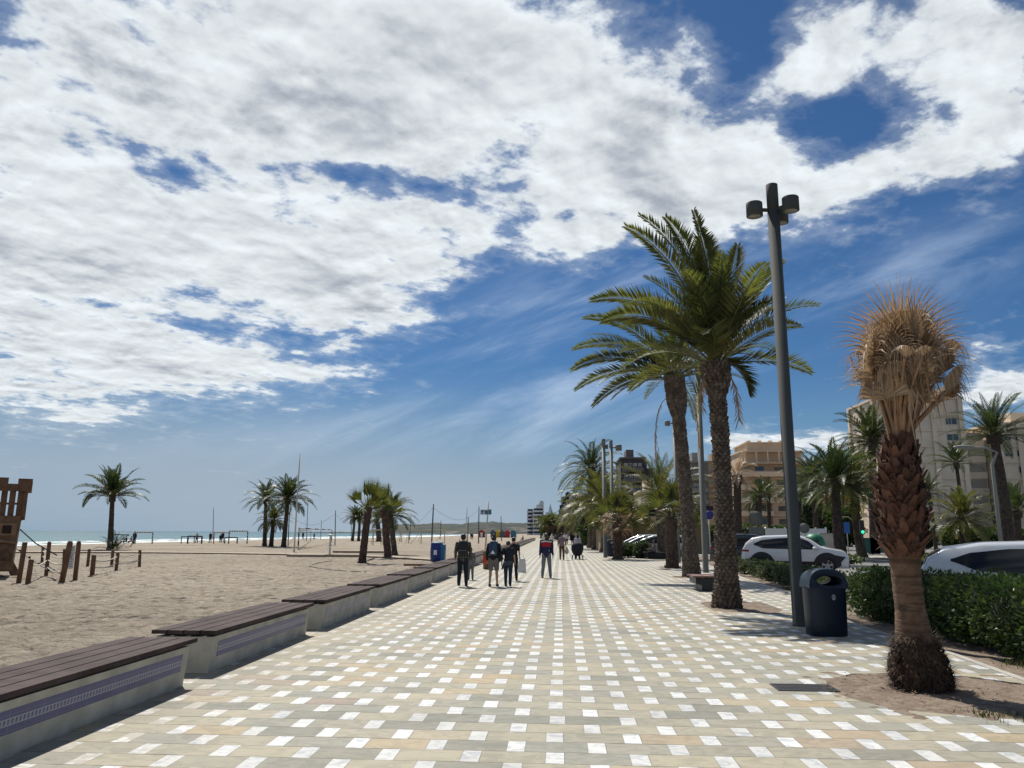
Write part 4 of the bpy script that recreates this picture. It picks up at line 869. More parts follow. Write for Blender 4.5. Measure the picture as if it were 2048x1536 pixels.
# navy litter bins
NAVY = mat('navy_plastic', (0.006, 0.014, 0.032), 0.38, var=0.15, vscale=3, spec=.35)
NAVYT = mat('navy_hood', (0.05, 0.085, 0.105), 0.42, spec=.5)
WHITE = mat('white_paint', (0.78, 0.78, 0.76), 0.45)
def litter_bin(name, label, loc, rz, s=1.0, group='navy litter bins'):
    t = thing(name, label, 'litter bin', loc, rz, group); t.scale = (s,) * 3
    W2, D2, H = .345, .27, 1.12
    def ring(z, k=1.0):
        pts = []
        for i in range(32):
            a = 2 * pi * i / 32; c, s_ = cos(a), sin(a); e = 2 / 3.0
            pts.append((W2 * k * abs(c) ** e * (1 if c > 0 else -1), D2 * k * abs(s_) ** e * (1 if s_ > 0 else -1), z))
        return pts
    b = MB(); zs = [(0.0, .93), (.02, .95), (.30, .97), (.60, .99), (.78, 1.0), (.80, 1.0)]; vs = []
    for z, k in zs: vs += ring(z, k)
    n = 32; m_ = len(zs); b.add(vs, [(i * n + k, i * n + (k + 1) % n, (i + 1) * n + (k + 1) % n, (i + 1) * n + k) for i in range(m_ - 1) for k in range(n)] + [tuple(range(n - 1, -1, -1))], 0, True)
    b.build('body', NAVY, t)
    # hood: arched front and back walls with an oval opening, joined by an arched top skin
    def arch(i, N=28):
        a = pi * i / N; return W2 * 1.005 * (abs(cos(a)) ** .8) * (1 if cos(a) > 0 else -1), .80 + (H - .80) * sin(a) ** .72
    b = MB(); N = 28
    for sgn in (-1, 1):
        y0 = D2 * .96 * sgn; out = [(arch(i)[0], arch(i)[1]) for i in range(N + 1)] + [(-W2 * 1.01 + 2 * W2 * 1.01 * j / 12, .80) for j in range(1, 12)]
        M_ = len(out); hole = [(0.235 * cos(2 * pi * (j + .5) / M_ * 1.0 + 0.0), .93 + .082 * sin(2 * pi * (j + .5) / M_)) for j in range(M_)]
        # order both loops by angle round the hole centre
        key = lambda q: atan2((q[1] - .93) * 2.2, q[0])
        out = sorted(out, key=key); hole = sorted(hole, key=key)
        def yy(x, z): return y0 * (1 - .25 * (abs(x) / W2) ** 3) * (1 - .35 * max(0, (z - .85) / .25) ** 2)
        vs = [(x, yy(x, z), z) for x, z in out] + [(x, yy(x, z), z) for x, z in hole] + [(x, yy(x, z) - sgn * .05, z - .01) for x, z in hole]
        b.add(vs, [(i, (i + 1) % M_, M_ + (i + 1) % M_, M_ + i) for i in range(M_)] + [(M_ + i, M_ + (i + 1) % M_, 2 * M_ + (i + 1) % M_, 2 * M_ + i) for i in range(M_)], 0, True)
    vs = []
    for i in range(N + 1):
        x, z = arch(i)
        for k in range(7):
            f = -1 + 2 * k / 6; yv = f * D2 * .96 * (1 - .25 * (abs(x) / W2) ** 3) * (1 - .35 * max(0, (z - .85) / .25) ** 2); vs.append((x, yv, z + .012 * (1 - f * f)))
    b.add(vs, [(i * 7 + k, i * 7 + k + 1, (i + 1) * 7 + k + 1, (i + 1) * 7 + k) for i in range(N) for k in range(6)], 1, True)
    b.build('hood', [NAVY, NAVYT], t)
    b = MB(); b.box(-.30, .30, -.20, .20, .78, .80); b.build('inner_tray', NAVY, t)
    # pale oval crest with a figure in it
    b = MB(); cx, cz, yf = .035, .66, -D2 * 1.0 - .004; M_ = 20
    o_ = [(cx + .034 * cos(2 * pi * i / M_), cz + .042 * sin(2 * pi * i / M_) - (.01 if sin(2 * pi * i / M_) < -.8 else 0)) for i in range(M_)]; i_ = [(cx + .025 * cos(2 * pi * i / M_), cz + .033 * sin(2 * pi * i / M_)) for i in range(M_)]
    b.add([(x, yf, z) for x, z in o_] + [(x, yf, z) for x, z in i_], [(i, (i + 1) % M_, M_ + (i + 1) % M_, M_ + i) for i in range(M_)])
    b.box(cx - .003, cx + .003, yf - .001, yf + .001, cz - .02, cz + .03); b.box(cx - .014, cx - .009, yf - .001, yf + .001, cz - .012, cz + .014); b.box(cx + .009, cx + .014, yf - .001, yf + .001, cz - .012, cz + .014); b.box(cx - .016, cx + .016, yf - .001, yf + .001, cz - .022, cz - .016)
    b.build('crest', mat('crest_grey', (0.42, 0.45, 0.46), .5), t); return t
litter_bin('litter_bin', 'navy blue litter bin with oval opening and pale crest beside the close lamp post', (4.50, 13.95, 0), radians(8), .98)
litter_bin('litter_bin', 'small dark litter bin behind the two slim lamp posts further up', (3.75, 58.5, 0), 0, 1.1)
# drain grate in the paving
GR = mat('grate_iron', (0.07, 0.07, 0.075), 0.5, metal=.6); t = thing('drain_grate', 'dark slatted metal drain grate set in the paving beside the tree pit', 'drain', (2.66, 9.22, 0))
b = MB(); x0, x1, y0, y1 = -.30, .36, -.18, .20
for q in ((x0, x1, y0, y0 + .02), (x0, x1, y1 - .02, y1), (x0, x0 + .02, y0 + .02, y1 - .02), (x1 - .02, x1, y0 + .02, y1 - .02)): b.box(q[0], q[1], q[2], q[3], -.01, .010)
b.build('frame', GR, t); b = MB(); b.box(x0 + .02, x1 - .02, y0 + .02, y1 - .02, .0035, .0045); b.build('shadow_tray', mat('drain_shade_black', (0.008, 0.008, 0.008), .9), t)  # black sheet under the slats stands for the drain's shaded hollow
b = MB()
for i in range(19): xx = x0 + .03 + i * .032; b.add([(xx, y0 + .02, .0095), (xx + .014, y0 + .02, .0095), (xx + .014, y1 - .02, .0095), (xx, y1 - .02, .0095)], [(0, 1, 2, 3)])
b.box(x0 + .02, x1 - .02, -.005, .015, .005, .0100); b.build('slats', GR, t)
# dark box seat with red-brown boards under the two date palms
t = thing('box_seat', 'dark box seat with red brown boards between the two big date palm trunks', 'bench', (4.55, 23.9, 0))
b = MB(); b.prism([(-.38, 0), (.62, 0), (.62, .38), (-.55, .38), (-.55, .22), (-.38, .18)], 1.15, 'y'); b.build('base', mat('black_granite', (0.012, 0.013, 0.015), .4), t)
for k in range(4): q = MB(); q.box(-.62 + k * .32, -.62 + k * .32 + .29, -.04, 1.2, .40, .445); q.build('board', mat('red_board', (0.17, 0.085, 0.075), .6, var=.2), t)
t = thing('block_seat', 'low dark block with the person sitting on it beside the grey palm', 'bench', (6.55, 54.2, 0)); b = MB(); b.box(-.9, .9, -.3, .35, 0, .40); b.build('block', mat('black_granite', (0, 0, 0)), t); b = MB(); b.box(-.95, .95, -.34, .39, .403, .45); b.build('slab_top', mat('grey_slab', (.16, .155, .15), .7), t)
t = thing('bench_frame', 'thin metal seat frame right of the dark bin by the fan palm', 'bench', (4.35, 56.6, 0)); b = MB()
b.tube([(-.35, 0, 0), (-.35, 0, .62), (-.3, 0, .66), (.9, 0, .66), (.95, 0, .62), (.95, 0, 0)], .03, 8); b.build('frame', mat('galvanised', (.35, .36, .36), .4, .6), t); b = MB(); b.box(-.3, .9, -.2, .25, .38, .42); b.build('seat', PLANK, t)
# blue drum bin on the sand
BLUE = mat('blue_drum', (0.012, 0.035, 0.19), 0.4, var=.1, spec=.4); BLUE2 = mat('blue_side', (0.01, 0.14, 0.30), .4)
t = thing('drum_bin', 'bright blue plastic drum bin standing on the sand behind the seats', 'litter bin', (-7.55, 47.6, -.07)); b = MB()
b.lathe([(.36, 0), (.39, .05), (.41, .5), (.40, .85), (.355, 1.0), (.355, 1.1)], 20); b.build('drum', BLUE, t)
b = MB(); b.lathe([(.37, 1.10), (.385, 1.115), (.385, 1.15), (.33, 1.17)], 20); b.build('rim', mat('pale_blue', (.30, .48, .62), .4), t)
b = MB(); b.add([(-.14, -.408, .42), (.06, -.408, .42), (.06, -.408, .70), (-.14, -.408, .70)], [(0, 1, 2, 3)]); b.build('notice', WHITE, t)
b = MB(); b.box(.20, .50, -.28, .30, .0, 1.02); b.build('side_board', BLUE2, t)
t = thing('litter_basket', 'small brown and orange basket standing by the seats beside the child', 'litter bin', (-3.42, 37.0, 0)); b = MB(); b.lathe([(.24, 0), (.27, .8), (.25, .85)], 16); b.build('basket', mat('tan_wicker', (.20, .14, .08), .8, var=.2), t); b = MB(); b.lathe([(.275, .25), (.285, .26), (.285, .60), (.275, .61)], 16); b.build('orange_band', mat('orange_red', (.55, .08, .03), .6, var=.3, vscale=6), t)
# ================================================= the beach
WD = mat('weathered_wood', (0.135, 0.070, 0.035), 0.85, vscale=4, col2=(0.20, 0.115, 0.062), bump=.3); WD2 = mat('post_wood', (0.105, 0.055, 0.030), 0.85, vscale=5, col2=(0.165, 0.09, 0.05), bump=.3)
ROPE = mat('rope', (0.50, 0.46, 0.38), 0.8)
PO = [('round topped wooden post in the middle of the rope fence, shorter one at its left', 92, 1152, 1083, .10, 1, 99), ('tallest wooden post of the rope fence, left of the pale notice', 123, 1164, 1082, .13, 1, 141), ('tall wooden post right of the pale notice', 150, 1160, 1082, .11, 1, 158),
      ('leaning squared post standing closest to the timber tower corner', 37, 1166, 1084.5, .11, 0, 50), ('low post in front of the leaning squared post near the tower', 55, 1168, 1119, .11, 0, 63),
      ('low post right of the notice, nearest the camera', 184, 1152, 1110, .12, 0, 188), ('thin post behind the notice, left of the low one', 175, 1133, 1098, .10, 0, 179), ('low post second from the right end of the rope fence', 232, 1142, 1105, .10, 0, 236),
      ('slim post just behind the second one from the right end', 223, 1134, 1100, .10, 0, 226), ('rightmost low post of the rope fence', 279, 1134, 1100, .10, 0, 280), ('thin far post left of the round topped post', 84, 1125, 1095, .10, 0, 86), ('post half hidden behind the tallest one', 127, 1148, 1098, .10, 0, 130)]
POS = []
for lab, px, py, ty, r, rnd, tx in PO:
    r *= .72; g = gnd(px, py, -.07); tp = at(tx, ty, g.y); H = tp.z + .07; b = MB(); d = Vector((tp.x - g.x, 0, H))
    if rnd: b.tube([Vector((0, 0, -.1)), d * .93, d * .97, d], [r, r, r * .9, r * .55], 14)
    else: b.tube([Vector((0, 0, -.1)), d * .99, d], [r, r, r * .93], 10)
    o = b.build('wooden_post', WD2); o.location = g; tag(o, lab, 'post', 'posts of the rope fence'); POS.append((g, d, r))
def rope_between(i, j, f1, f2, lab, sag=.10):
    a = POS[i][0] + POS[i][1] * f1; c = POS[j][0] + POS[j][1] * f2; b = MB()
    b.tube([a.lerp(c, k / 8) - Vector((0, 0, sag * sin(pi * k / 8))) for k in range(9)], .022, 6); tag(b.build('rope', ROPE), lab, 'rope', 'ropes of the play area fence')
RL = 'pale rope between the %s'
for k, (i, j, lab) in enumerate([(4, 0, 'low post by the tower and the round topped post'), (0, 1, 'round topped post and the tallest post'), (5, 7, 'low post by the notice and the second from the right'), (7, 9, 'last two posts at the right end'), (6, 8, 'thin post behind the notice and the slim post'), (10, 11, 'thin far post and the half hidden post'), (8, 9, 'slim post and the rightmost low post')]):
    f1 = [.82, .5, .7, .85, .8, .8, .8][k]; hi = .72 * (POS[4][1].z)
    def fr(p, h): return min(.92, h / POS[p][1].z)
    rope_between(i, j, fr(i, .62), fr(j, .62), 'upper ' + RL % lab); rope_between(i, j, fr(i, .34), fr(j, .34), 'lower ' + RL % lab)
g = POS[1][0].lerp(POS[2][0], .5); b = MB(); t = thing('notice_board', 'pale notice board fixed between the two tall posts', 'sign', g)
sx, sy = (POS[2][0] - POS[1][0]).x, (POS[2][0] - POS[1][0]).y; an = atan2(sy, sx); t.rotation_euler = (0, 0, an); b.box(-.17, .20, -.03, -.005, .42, 1.22); b.build('board', mat('notice_white', (.55, .56, .56), .5), t)
b = MB(); rr = random.Random(3)
for k in range(9):
    z = 1.14 - k * .08; b.box(-.14 + rr.uniform(0, .05), .0 + rr.uniform(0, .12), -.033, -.0305, z, z + .022)
b.box(-.12, -.07, -.033, -.0305, .78, .86, 0); b.build('printing', mat('ink', (.06, .06, .07), .7), t)
# timber play tower
def tower():
    c = gnd(45, 1153, -.07); y0 = c.y; t = thing('play_tower', 'brown timber play tower like a small castle at the left edge', 'play tower', (c.x, y0, -.07), radians(35))
    X = lambda px, py: at(px, py, y0).x - c.x; Z = lambda px, py: at(px, py, y0).z + .07
    x1 = X(38, 1060) + .13; b = MB()
    b.add([(-4.2, -.3, .35), (x1 - .17, -.3, .35), (x1 - .12, 1.6, .35), (-4.2, 1.6, .35), (-4.2, -.12, 2.3), (x1 - .03, -.12, 2.3), (x1 - .03, 1.5, 2.3), (-4.2, 1.5, 2.3)], [(0, 3, 2, 1), (4, 5, 6, 7), (0, 1, 5, 4), (1, 2, 6, 5), (2, 3, 7, 6), (3, 0, 4, 7)])
    b.build('wall', WD, t)
    b = MB(); zt = Z(20, 1001)
    for i in range(5): xx = x1 - .24 - i * .27; b.box(xx, xx + .205, -.02, .06, 2.22, 3.25)
    b.box(-4.2, x1 - 1.4, -.02, .08, 2.2, 3.25); b.box(-4.2, x1 + .0, -.05, .09, 2.12, 2.30); b.box(-4.2, x1, -.04, .05, 2.72, 2.80); b.box(x1 - .05, x1 + .08, -.06, 1.5, 2.15, 3.25); b.build('slatted_rail', WD2, t)
    b = MB(); b.box(-4.2, x1 + .20, -.14, .0, 3.24, 3.52); b.box(x1 + .06, x1 + .20, .0, 1.5, 3.24, 3.52)
    for k, (w0, w1) in enumerate([(-.28, .20), (-.92, -.60), (-1.75, -1.42), (-2.5, -2.2)]): b.box(x1 + w0, x1 + w1, -.14, .0, 3.52, 3.73 + (.02 if k else 0))
    b.box(x1 - .28, x1 + .20, 1.36, 1.5, 3.52, 3.70); b.build('battlement', WD2, t)
    b = MB(); b.box(x1 - .72, x1 - .14, -.235, -.13, 1.55, 2.02); f = b.build('window_frame', mat('light_wood', (.25, .15, .085), .85, var=.2), t); b = MB(); b.box(x1 - .60, x1 - .30, -.245, -.236, 1.62, 1.93); b.build('opening', mat('dark_hollow', (.03, .014, .009), .95), f)
    b = MB(); b.tube([(x1 - 1.25, -.35, 1.42), (x1 - .05, -.3, 1.28)], .06, 10); b.build('log_handle', mat('light_wood', (0, 0, 0)), t)
    b = MB(); b.add([(x1 - .55, -.32, .95), (x1 - .35, -.32, 1.0), (x1 + .20, -.32, .05), (x1 - .15, -.32, .05), (x1 - .55, -.22, .95), (x1 - .35, -.22, 1.0), (x1 + .20, -.22, .05), (x1 - .15, -.22, .05)], [(0, 3, 2, 1), (4, 5, 6, 7), (0, 1, 5, 4), (1, 2, 6, 5), (2, 3, 7, 6), (3, 0, 4, 7)]); b.build('buttress', WD2, t)
    b = MB(); b.box(-4.2, x1 - .1, -.52, -.40, .22, .62); b.build('base_beam', WD, t)
    b = MB()
    for x in (-3.6, -2.2, x1 - .9): b.box(x, x + .3, -.3, 0, -.1, .4)
    for i, x in enumerate((-3.6, -2.2, x1 - .9)): q = MB(); q.box(x, x + .3, -.3, 0, -.1, .36); q.build('foot', WD2, t)
    r = MB(); r.tube([(x1 - .02, -.1, 1.78), (x1 + .55, -.3, 1.25), (x1 + 1.3, -.6, .80)], .025, 6); r.build('rope', mat('rope_dark', (.03, .045, .06), .8), t)
    r = MB(); r.tube([(x1 - .1, -.3, 1.1), (x1 + .5, -.5, .62), (x1 + 1.25, -.8, .12)], .02, 6); nr = r.build('climbing_rope', ROPE, t)
    for k in range(4): q = MB(); p = Vector((x1 - .1, -.3, 1.1)).lerp(Vector((x1 + 1.25, -.8, .12)), .12 + k * .25); q.ell(p, (.05, .05, .04), 8, 5); q.build('foothold', mat('rubber', (.01, .01, .01), .8), nr)
    m_ = MB(); m_.tube([(x1 - 1.95, 0, 3.7), (x1 - 1.93, 0, 4.25)], .012, 5); m_.tube([(x1 - 1.95, 0, 4.2), (x1 - 1.3, 0, 4.17)], .006, 4); m_.build('aerial', WD2, t)
tower()
# boardwalk, platforms
BW = mat('boardwalk_planks', (0.33, 0.27, 0.20), 0.85, var=.15, vscale=3); BWE = mat('boardwalk_edge_shaded', (0.10, 0.065, 0.04), .9)  # edge colour has the shade of the front side painted in
b = MB(); q = [gnd(x, y, 0.02) for x, y in ((-60, 1104), (150, 1104), (300, 1104.5), (440, 1106), (600, 1108.5), (760, 1113), (862, 1119))]; vs = []
for i, p in enumerate(q): vs += [p, p + Vector((.3, 2.4, 0)), p - Vector((0, 0, .22))]
b.add(vs, [(3 * i, 3 * i + 3, 3 * i + 4, 3 * i + 1) for i in range(len(q) - 1)], 0); b.add(vs, [(3 * i + 2, 3 * i + 5, 3 * i + 3, 3 * i) for i in range(len(q) - 1)], 1)
tag(b.build('boardwalk', [BW, BWE]), kind='structure')
g = gnd(659, 1113, -.07); t = thing('beach_shower', 'white mushroom topped foot shower on a low plank platform', 'shower', g); t.scale = (.6, .6, .58); b = MB()
b.lathe([(.15, .1), (.13, .3), (.12, 1.25), (.20, 1.40), (.15, 1.44), (.11, 1.7), (.12, 2.5), (.40, 2.56), (.42, 2.62), (.2, 2.72)], 16); b.build('column', mat('shower_white', (.55, .56, .54), .5), t)
for k in range(4): a = k * pi / 2 + .3; b = MB(); b.tube([(0, 0, 1.3), (cos(a) * .38, sin(a) * .38, 1.38), (cos(a) * .42, sin(a) * .42, 1.22)], .04, 6); b.build('spout', mat('shower_white', (0, 0, 0)), t)
t2 = thing('shower_platform', 'low pale wooden platform under the foot shower', 'platform', g)
for k, (a0, b0) in enumerate(((-2.6, .1), (.0, 2.5))): b = MB(); b.box(a0, b0, -1.6 + k * .4, .2 + k * .3, .02 + .012 * k, .17 + .01 * k); b.build('plank_deck', BW, t2)
HOSE = mat('hose_black', (.03, .028, .025), .6); h = [gnd(x, y, -.045) for x, y in ((665, 1117), (662, 1122), (640, 1125), (625, 1129), (619, 1133), (650, 1138), (690, 1142), (732, 1144))]
b = MB(); b.tube(h, .016, 6); tag(b.build('hose', HOSE), 'thin black hose snaking over the sand from the foot shower', 'hose')
h = [gnd(x, y, -.03) for x, y in ((735, 1121), (742, 1119), (748, 1116))]; b = MB(); b.tube(h, .05, 6); tag(b.build('pipe', HOSE), 'short dark pipe end poking out right of the left shaggy palm', 'pipe')
g = gnd(812, 1131.5, -.02); o = MB().box(-.1, 2.2, -.15, .15, 0, .1).build('timber_beam', WD2); o.location = g; tag(o, 'dark timber beam lying on the sand just behind the seats', 'beam')
g = gnd(728, 1105, -.05); o = MB().box(-2.4, 2.6, -1.2, .8, 0, .16).build('plank_deck', BW); o.location = g; tag(o, 'low pale deck on the sand behind the left shaggy palm', 'deck')
# masts, goals, nets
MW = mat('mast_white', (.52, .50, .45), .5); MG = mat('pole_green_grey', (.06, .085, .095), .6); MR = mat('goal_red', (.30, .05, .05), .6); MK = mat('goal_dark', (.02, .025, .035), .6); YW = mat('goal_cream', (.46, .40, .27), .7)
def pole(px, py, tx, ty, r, m_, lab, name='net_pole', cat='pole', group='poles of the beach pitches', z=-.07):
    g = gnd(px, py, z); tp = at(tx, ty, g.y); b = MB(); b.tube([(0, 0, -.1), (tp.x - g.x, 0, tp.z - z)], [r, r * .75], 8); o = b.build(name, m_); o.location = g; tag(o, lab, cat, group); return o
pole(588, 1104, 600, 907, .075, MW, 'tall slim white mast beside the right palm of the beach trio', 'mast', 'mast', None)
pole(613, 1082, 616, 1000, .09, mat('mast_pale', (.30, .34, .34), .6), 'pale mast far behind, just right of the white mast', 'mast', 'mast', None)
pole(426, 1078, 427, 1015, .10, mat('mast_faint', (.22, .27, .30), .6), 'thin distant mast over the sea left of the beach trio', 'mast', 'mast', None)
NP = [(576, 1092, 579, 1024), (641, 1079, 643, 1040), (670, 1091, 671, 1021), (702, 1079, 703.5, 1040), (863, 1093, 867, 1008), (819, 1080, 822, 1042), (880, 1079, 882, 1041), (957, 1087, 958, 1013), (1003, 1082, 1002, 1032), (932, 1083, 934, 1014), (935, 1083, 937, 1034)]
for i, (a, bb, c, d) in enumerate(NP):
    lab = ['net pole right beside the right palm of the beach trio', 'leaning pole above the far striped goal', 'tallest dark net pole, right of the foot shower', 'net pole just left of the thin distant palms', 'tall grey pole behind the blue drum', 'short pole right of the stout fan palm and cream goal', 'short pole just right of the tall grey one by the drum', 'tall pole left of the blue sign', 'pole in front of the yellow hut', 'pale pole above the checked shirt man', 'second, shorter pole above the checked shirt man'][i]
    pole(a, bb, c, d, .07 + .03 * (i > 3), MG if i not in (9,) else MW, lab)
def wire(A, B, sag, lab):
    ga, gb = gnd(A[0], A[1], -.07), gnd(B[0], B[1], -.07); a = at(A[2], A[3] + 8, ga.y); c = at(B[2], B[3] + 6, gb.y); b = MB(); b.tube([a.lerp(c, k / 12) - Vector((0, 0, sag * sin(pi * k / 12))) for k in range(13)], .018, 4)
    tag(b.build('net_cable', MG), lab, 'cable', 'cables between the net poles')
wire(NP[0], NP[2], 1.3, 'sagging cable between the palm trio pole and the tallest net pole'); wire(NP[2], NP[3], .5, 'cable from the tallest net pole to the one by the thin palms'); wire(NP[4], NP[7], 1.6, 'cable hanging between the pole behind the drum and the sign'); wire(NP[5], NP[4], .6, 'cable left of the pole behind the blue drum')
def goal(xl, xr, yt, ybl, ybr, m1, m2, lab, r=.05, stripes=7, back=1.2, name='goal', z=-.07):
    g0, g1 = gnd(xl, ybl, z), gnd(xr, ybr, z); H = at((xl + xr) / 2, yt, (g0.y + g1.y) / 2).z - z; t = thing(name, lab, 'goal', g0, 0, 'goals on the beach pitches')
    v = g1 - g0; nrm = Vector((-v.y, v.x, 0)).normalized()
    for nm, a, c in (('post', Vector((0, 0, 0)), Vector((0, 0, H))), ('post', v, v + Vector((0, 0, H))), ('crossbar', Vector((0, 0, H)), v + Vector((0, 0, H)))):
        b = MB(); n = stripes * (2 if nm == 'crossbar' else 1) + 1
        for k in range(n): b.tube([a.lerp(c, k / n), a.lerp(c, (k + 1) / n)], r, 6, k % 2, cap=False)
        b.build(nm, [m1, m2], t)
    if back:
        for q in (Vector((0, 0, 0)), v): b = MB(); b.tube([q + Vector((0, 0, H)), q + nrm * back], r * .5, 5); b.build('stay', m2, t)
    return t
goal(267, 304, 1064.5, 1087, 1087, MK, MW, 'dark and white striped goal at the surf beside the beach visitors', .09)
goal(362, 388, 1073, 1087, 1087, MK, MK, 'pale sided low goal left part of the pair in mid beach', .07, 1); goal(375, 403, 1072.5, 1087.5, 1087.5, MK, MK, 'low black goal right of the pair in mid beach', .12, 1)
goal(427, 457, 1065, 1087, 1087, MR, MW, 'red and white striped goal left of the two larger ones', .09); goal(457, 494, 1062, 1087, 1087, MK, MW, 'striped goal right beside the red and white one', .10); goal(449, 474, 1075, 1087, 1087, MK, MK, 'small low black goal in front of the striped goals', .10, 1)
goal(596, 621, 1061, 1099, 1081, MK, MW, 'small striped goal seen behind the white mast', .06); goal(596, 663, 1058.5, 1099, 1085, MW, MK, 'large striped goal standing sideways between mast and shower', .08, 4, 0)
for i, (a, bb, yt, yb) in enumerate([(842, 889, 1060, 1087), (766, 817, 1054, 1087), (803, 842, 1061, 1084), (746, 766, 1060, 1090), (784, 800, 1060, 1083)]):
    goal(a, bb, yt, yb + (0 if i else 1), yb, YW, YW, ['cream goal with yellow net left of the drum', 'large cream goal seen behind the stout fan palm', 'narrow cream goal between two larger ones', 'cream goal between the two shaggy palms', 'small cream goal far right of the stout palm'][i], .075, 1, 1.8)
t = thing('exercise_frame', 'metal exercise frame beside the lone palm on the beach', 'play frame', gnd(252, 1094, -.07)); b = MB(); b.tube([(-1.6, 0, 0), (-1.6, 0, 1.35), (.2, 0, 1.3)], .07, 6); b.build('beam', MK, t); b = MB(); b.tube([(.0, 0, .1), (.15, -.2, -.02), (.5, -.2, -.02), (.62, 0, .2), (.85, 0, 1.45)], .05, 6); b.build('frame', MG, t)
# beach huts
for i, (a, c, col, lab) in enumerate([(957, 969, (.30, .025, .02), 'red beach hut left of the yellow one'), (992, 999, (.62, .42, .02), 'yellow beach hut'), (1010, 1019, (.42, .03, .03), 'red beach hut right of the yellow one'), (981, 991, (.08, .10, .14), 'grey blue hut left of the yellow one'), (1000, 1009, (.10, .12, .17), 'grey blue hut right of the yellow one'), (1021, 1032, (.05, .17, .25), 'teal hut right of the right red one')]):
    g = at(a, 1073, 285); g1 = at(c, 1073, 285); w_ = g1.x - g.x; t = thing('beach_hut', lab + ', far up the beach', 'hut', (g.x, 285, -.07), 0, 'coloured beach huts'); hm = mat('hut_%d' % i, col, .6); b = MB(); b.box(0, w_, 0, 2.5, 0, 2.0); b.build('wall', hm, t)
    b = MB(); b.prism([(-.15, 2.0), (w_ + .15, 2.0), (w_ / 2, 2.85)], 2.7, 'y', off=-.1); b.build('roof', hm, t); b = MB(); b.box(w_ * .32, w_ * .68, -.03, -.003, .1, 1.8); b.build('door', WHITE if i == 0 else hm, t)
g = gnd(970, 1110, -.07); t = thing('beach_sign', 'blue beach information sign high on a slim pale pole', 'sign', g); tp = at(977, 1001, g.y); b = MB(); b.tube([(0, 0, 0), (tp.x - g.x, 0, tp.z)], [.07, .055], 10); b.build('pole', MW, t)
SB = mat('sign_blue', (.015, .09, .20), .5); gx = lambda px, py: (at(px, py, g.y).x - g.x, at(px, py, g.y).z + .07)
b = MB(); x0, z0 = gx(961, 1029); x1, z1 = gx(975.5, 1019); b.box(x0, x1, -.06, -.02, z0, z1); p = b.build('board', SB, t); b = MB(); b.box(x0, x1, -.065, -.061, z1 - .06, z1); b.build('white_edge', WHITE, p)
b = MB(); cx, cz = (x0 + x1) / 2, (z0 + z1) / 2 - .07; M_ = 16; b.add([(cx + .10 * cos(2 * pi * i / M_), -.064, cz + .12 * sin(2 * pi * i / M_)) for i in range(M_)] + [(cx + .05 * cos(2 * pi * i / M_), -.064, cz + .06 * sin(2 * pi * i / M_)) for i in range(M_)], [(i, (i + 1) % M_, M_ + (i + 1) % M_, M_ + i) for i in range(M_)]); b.build('ring_mark', WHITE, p)
b = MB(); b.box(x0 + .04, x0 + .1, -.064, -.061, cz - .1, cz - .04); b.box(x0 + .04, x0 + .1, -.064, -.061, cz + .02, cz + .1); b.build('lettering', WHITE, p)
b = MB(); x0, z0 = gx(977, 1029); x1, z1 = gx(983, 1019); b.box(x0, x1, -.05, -.02, z0, z1); b.build('board', mat('sign_teal', (.05, .16, .22), .5), t)
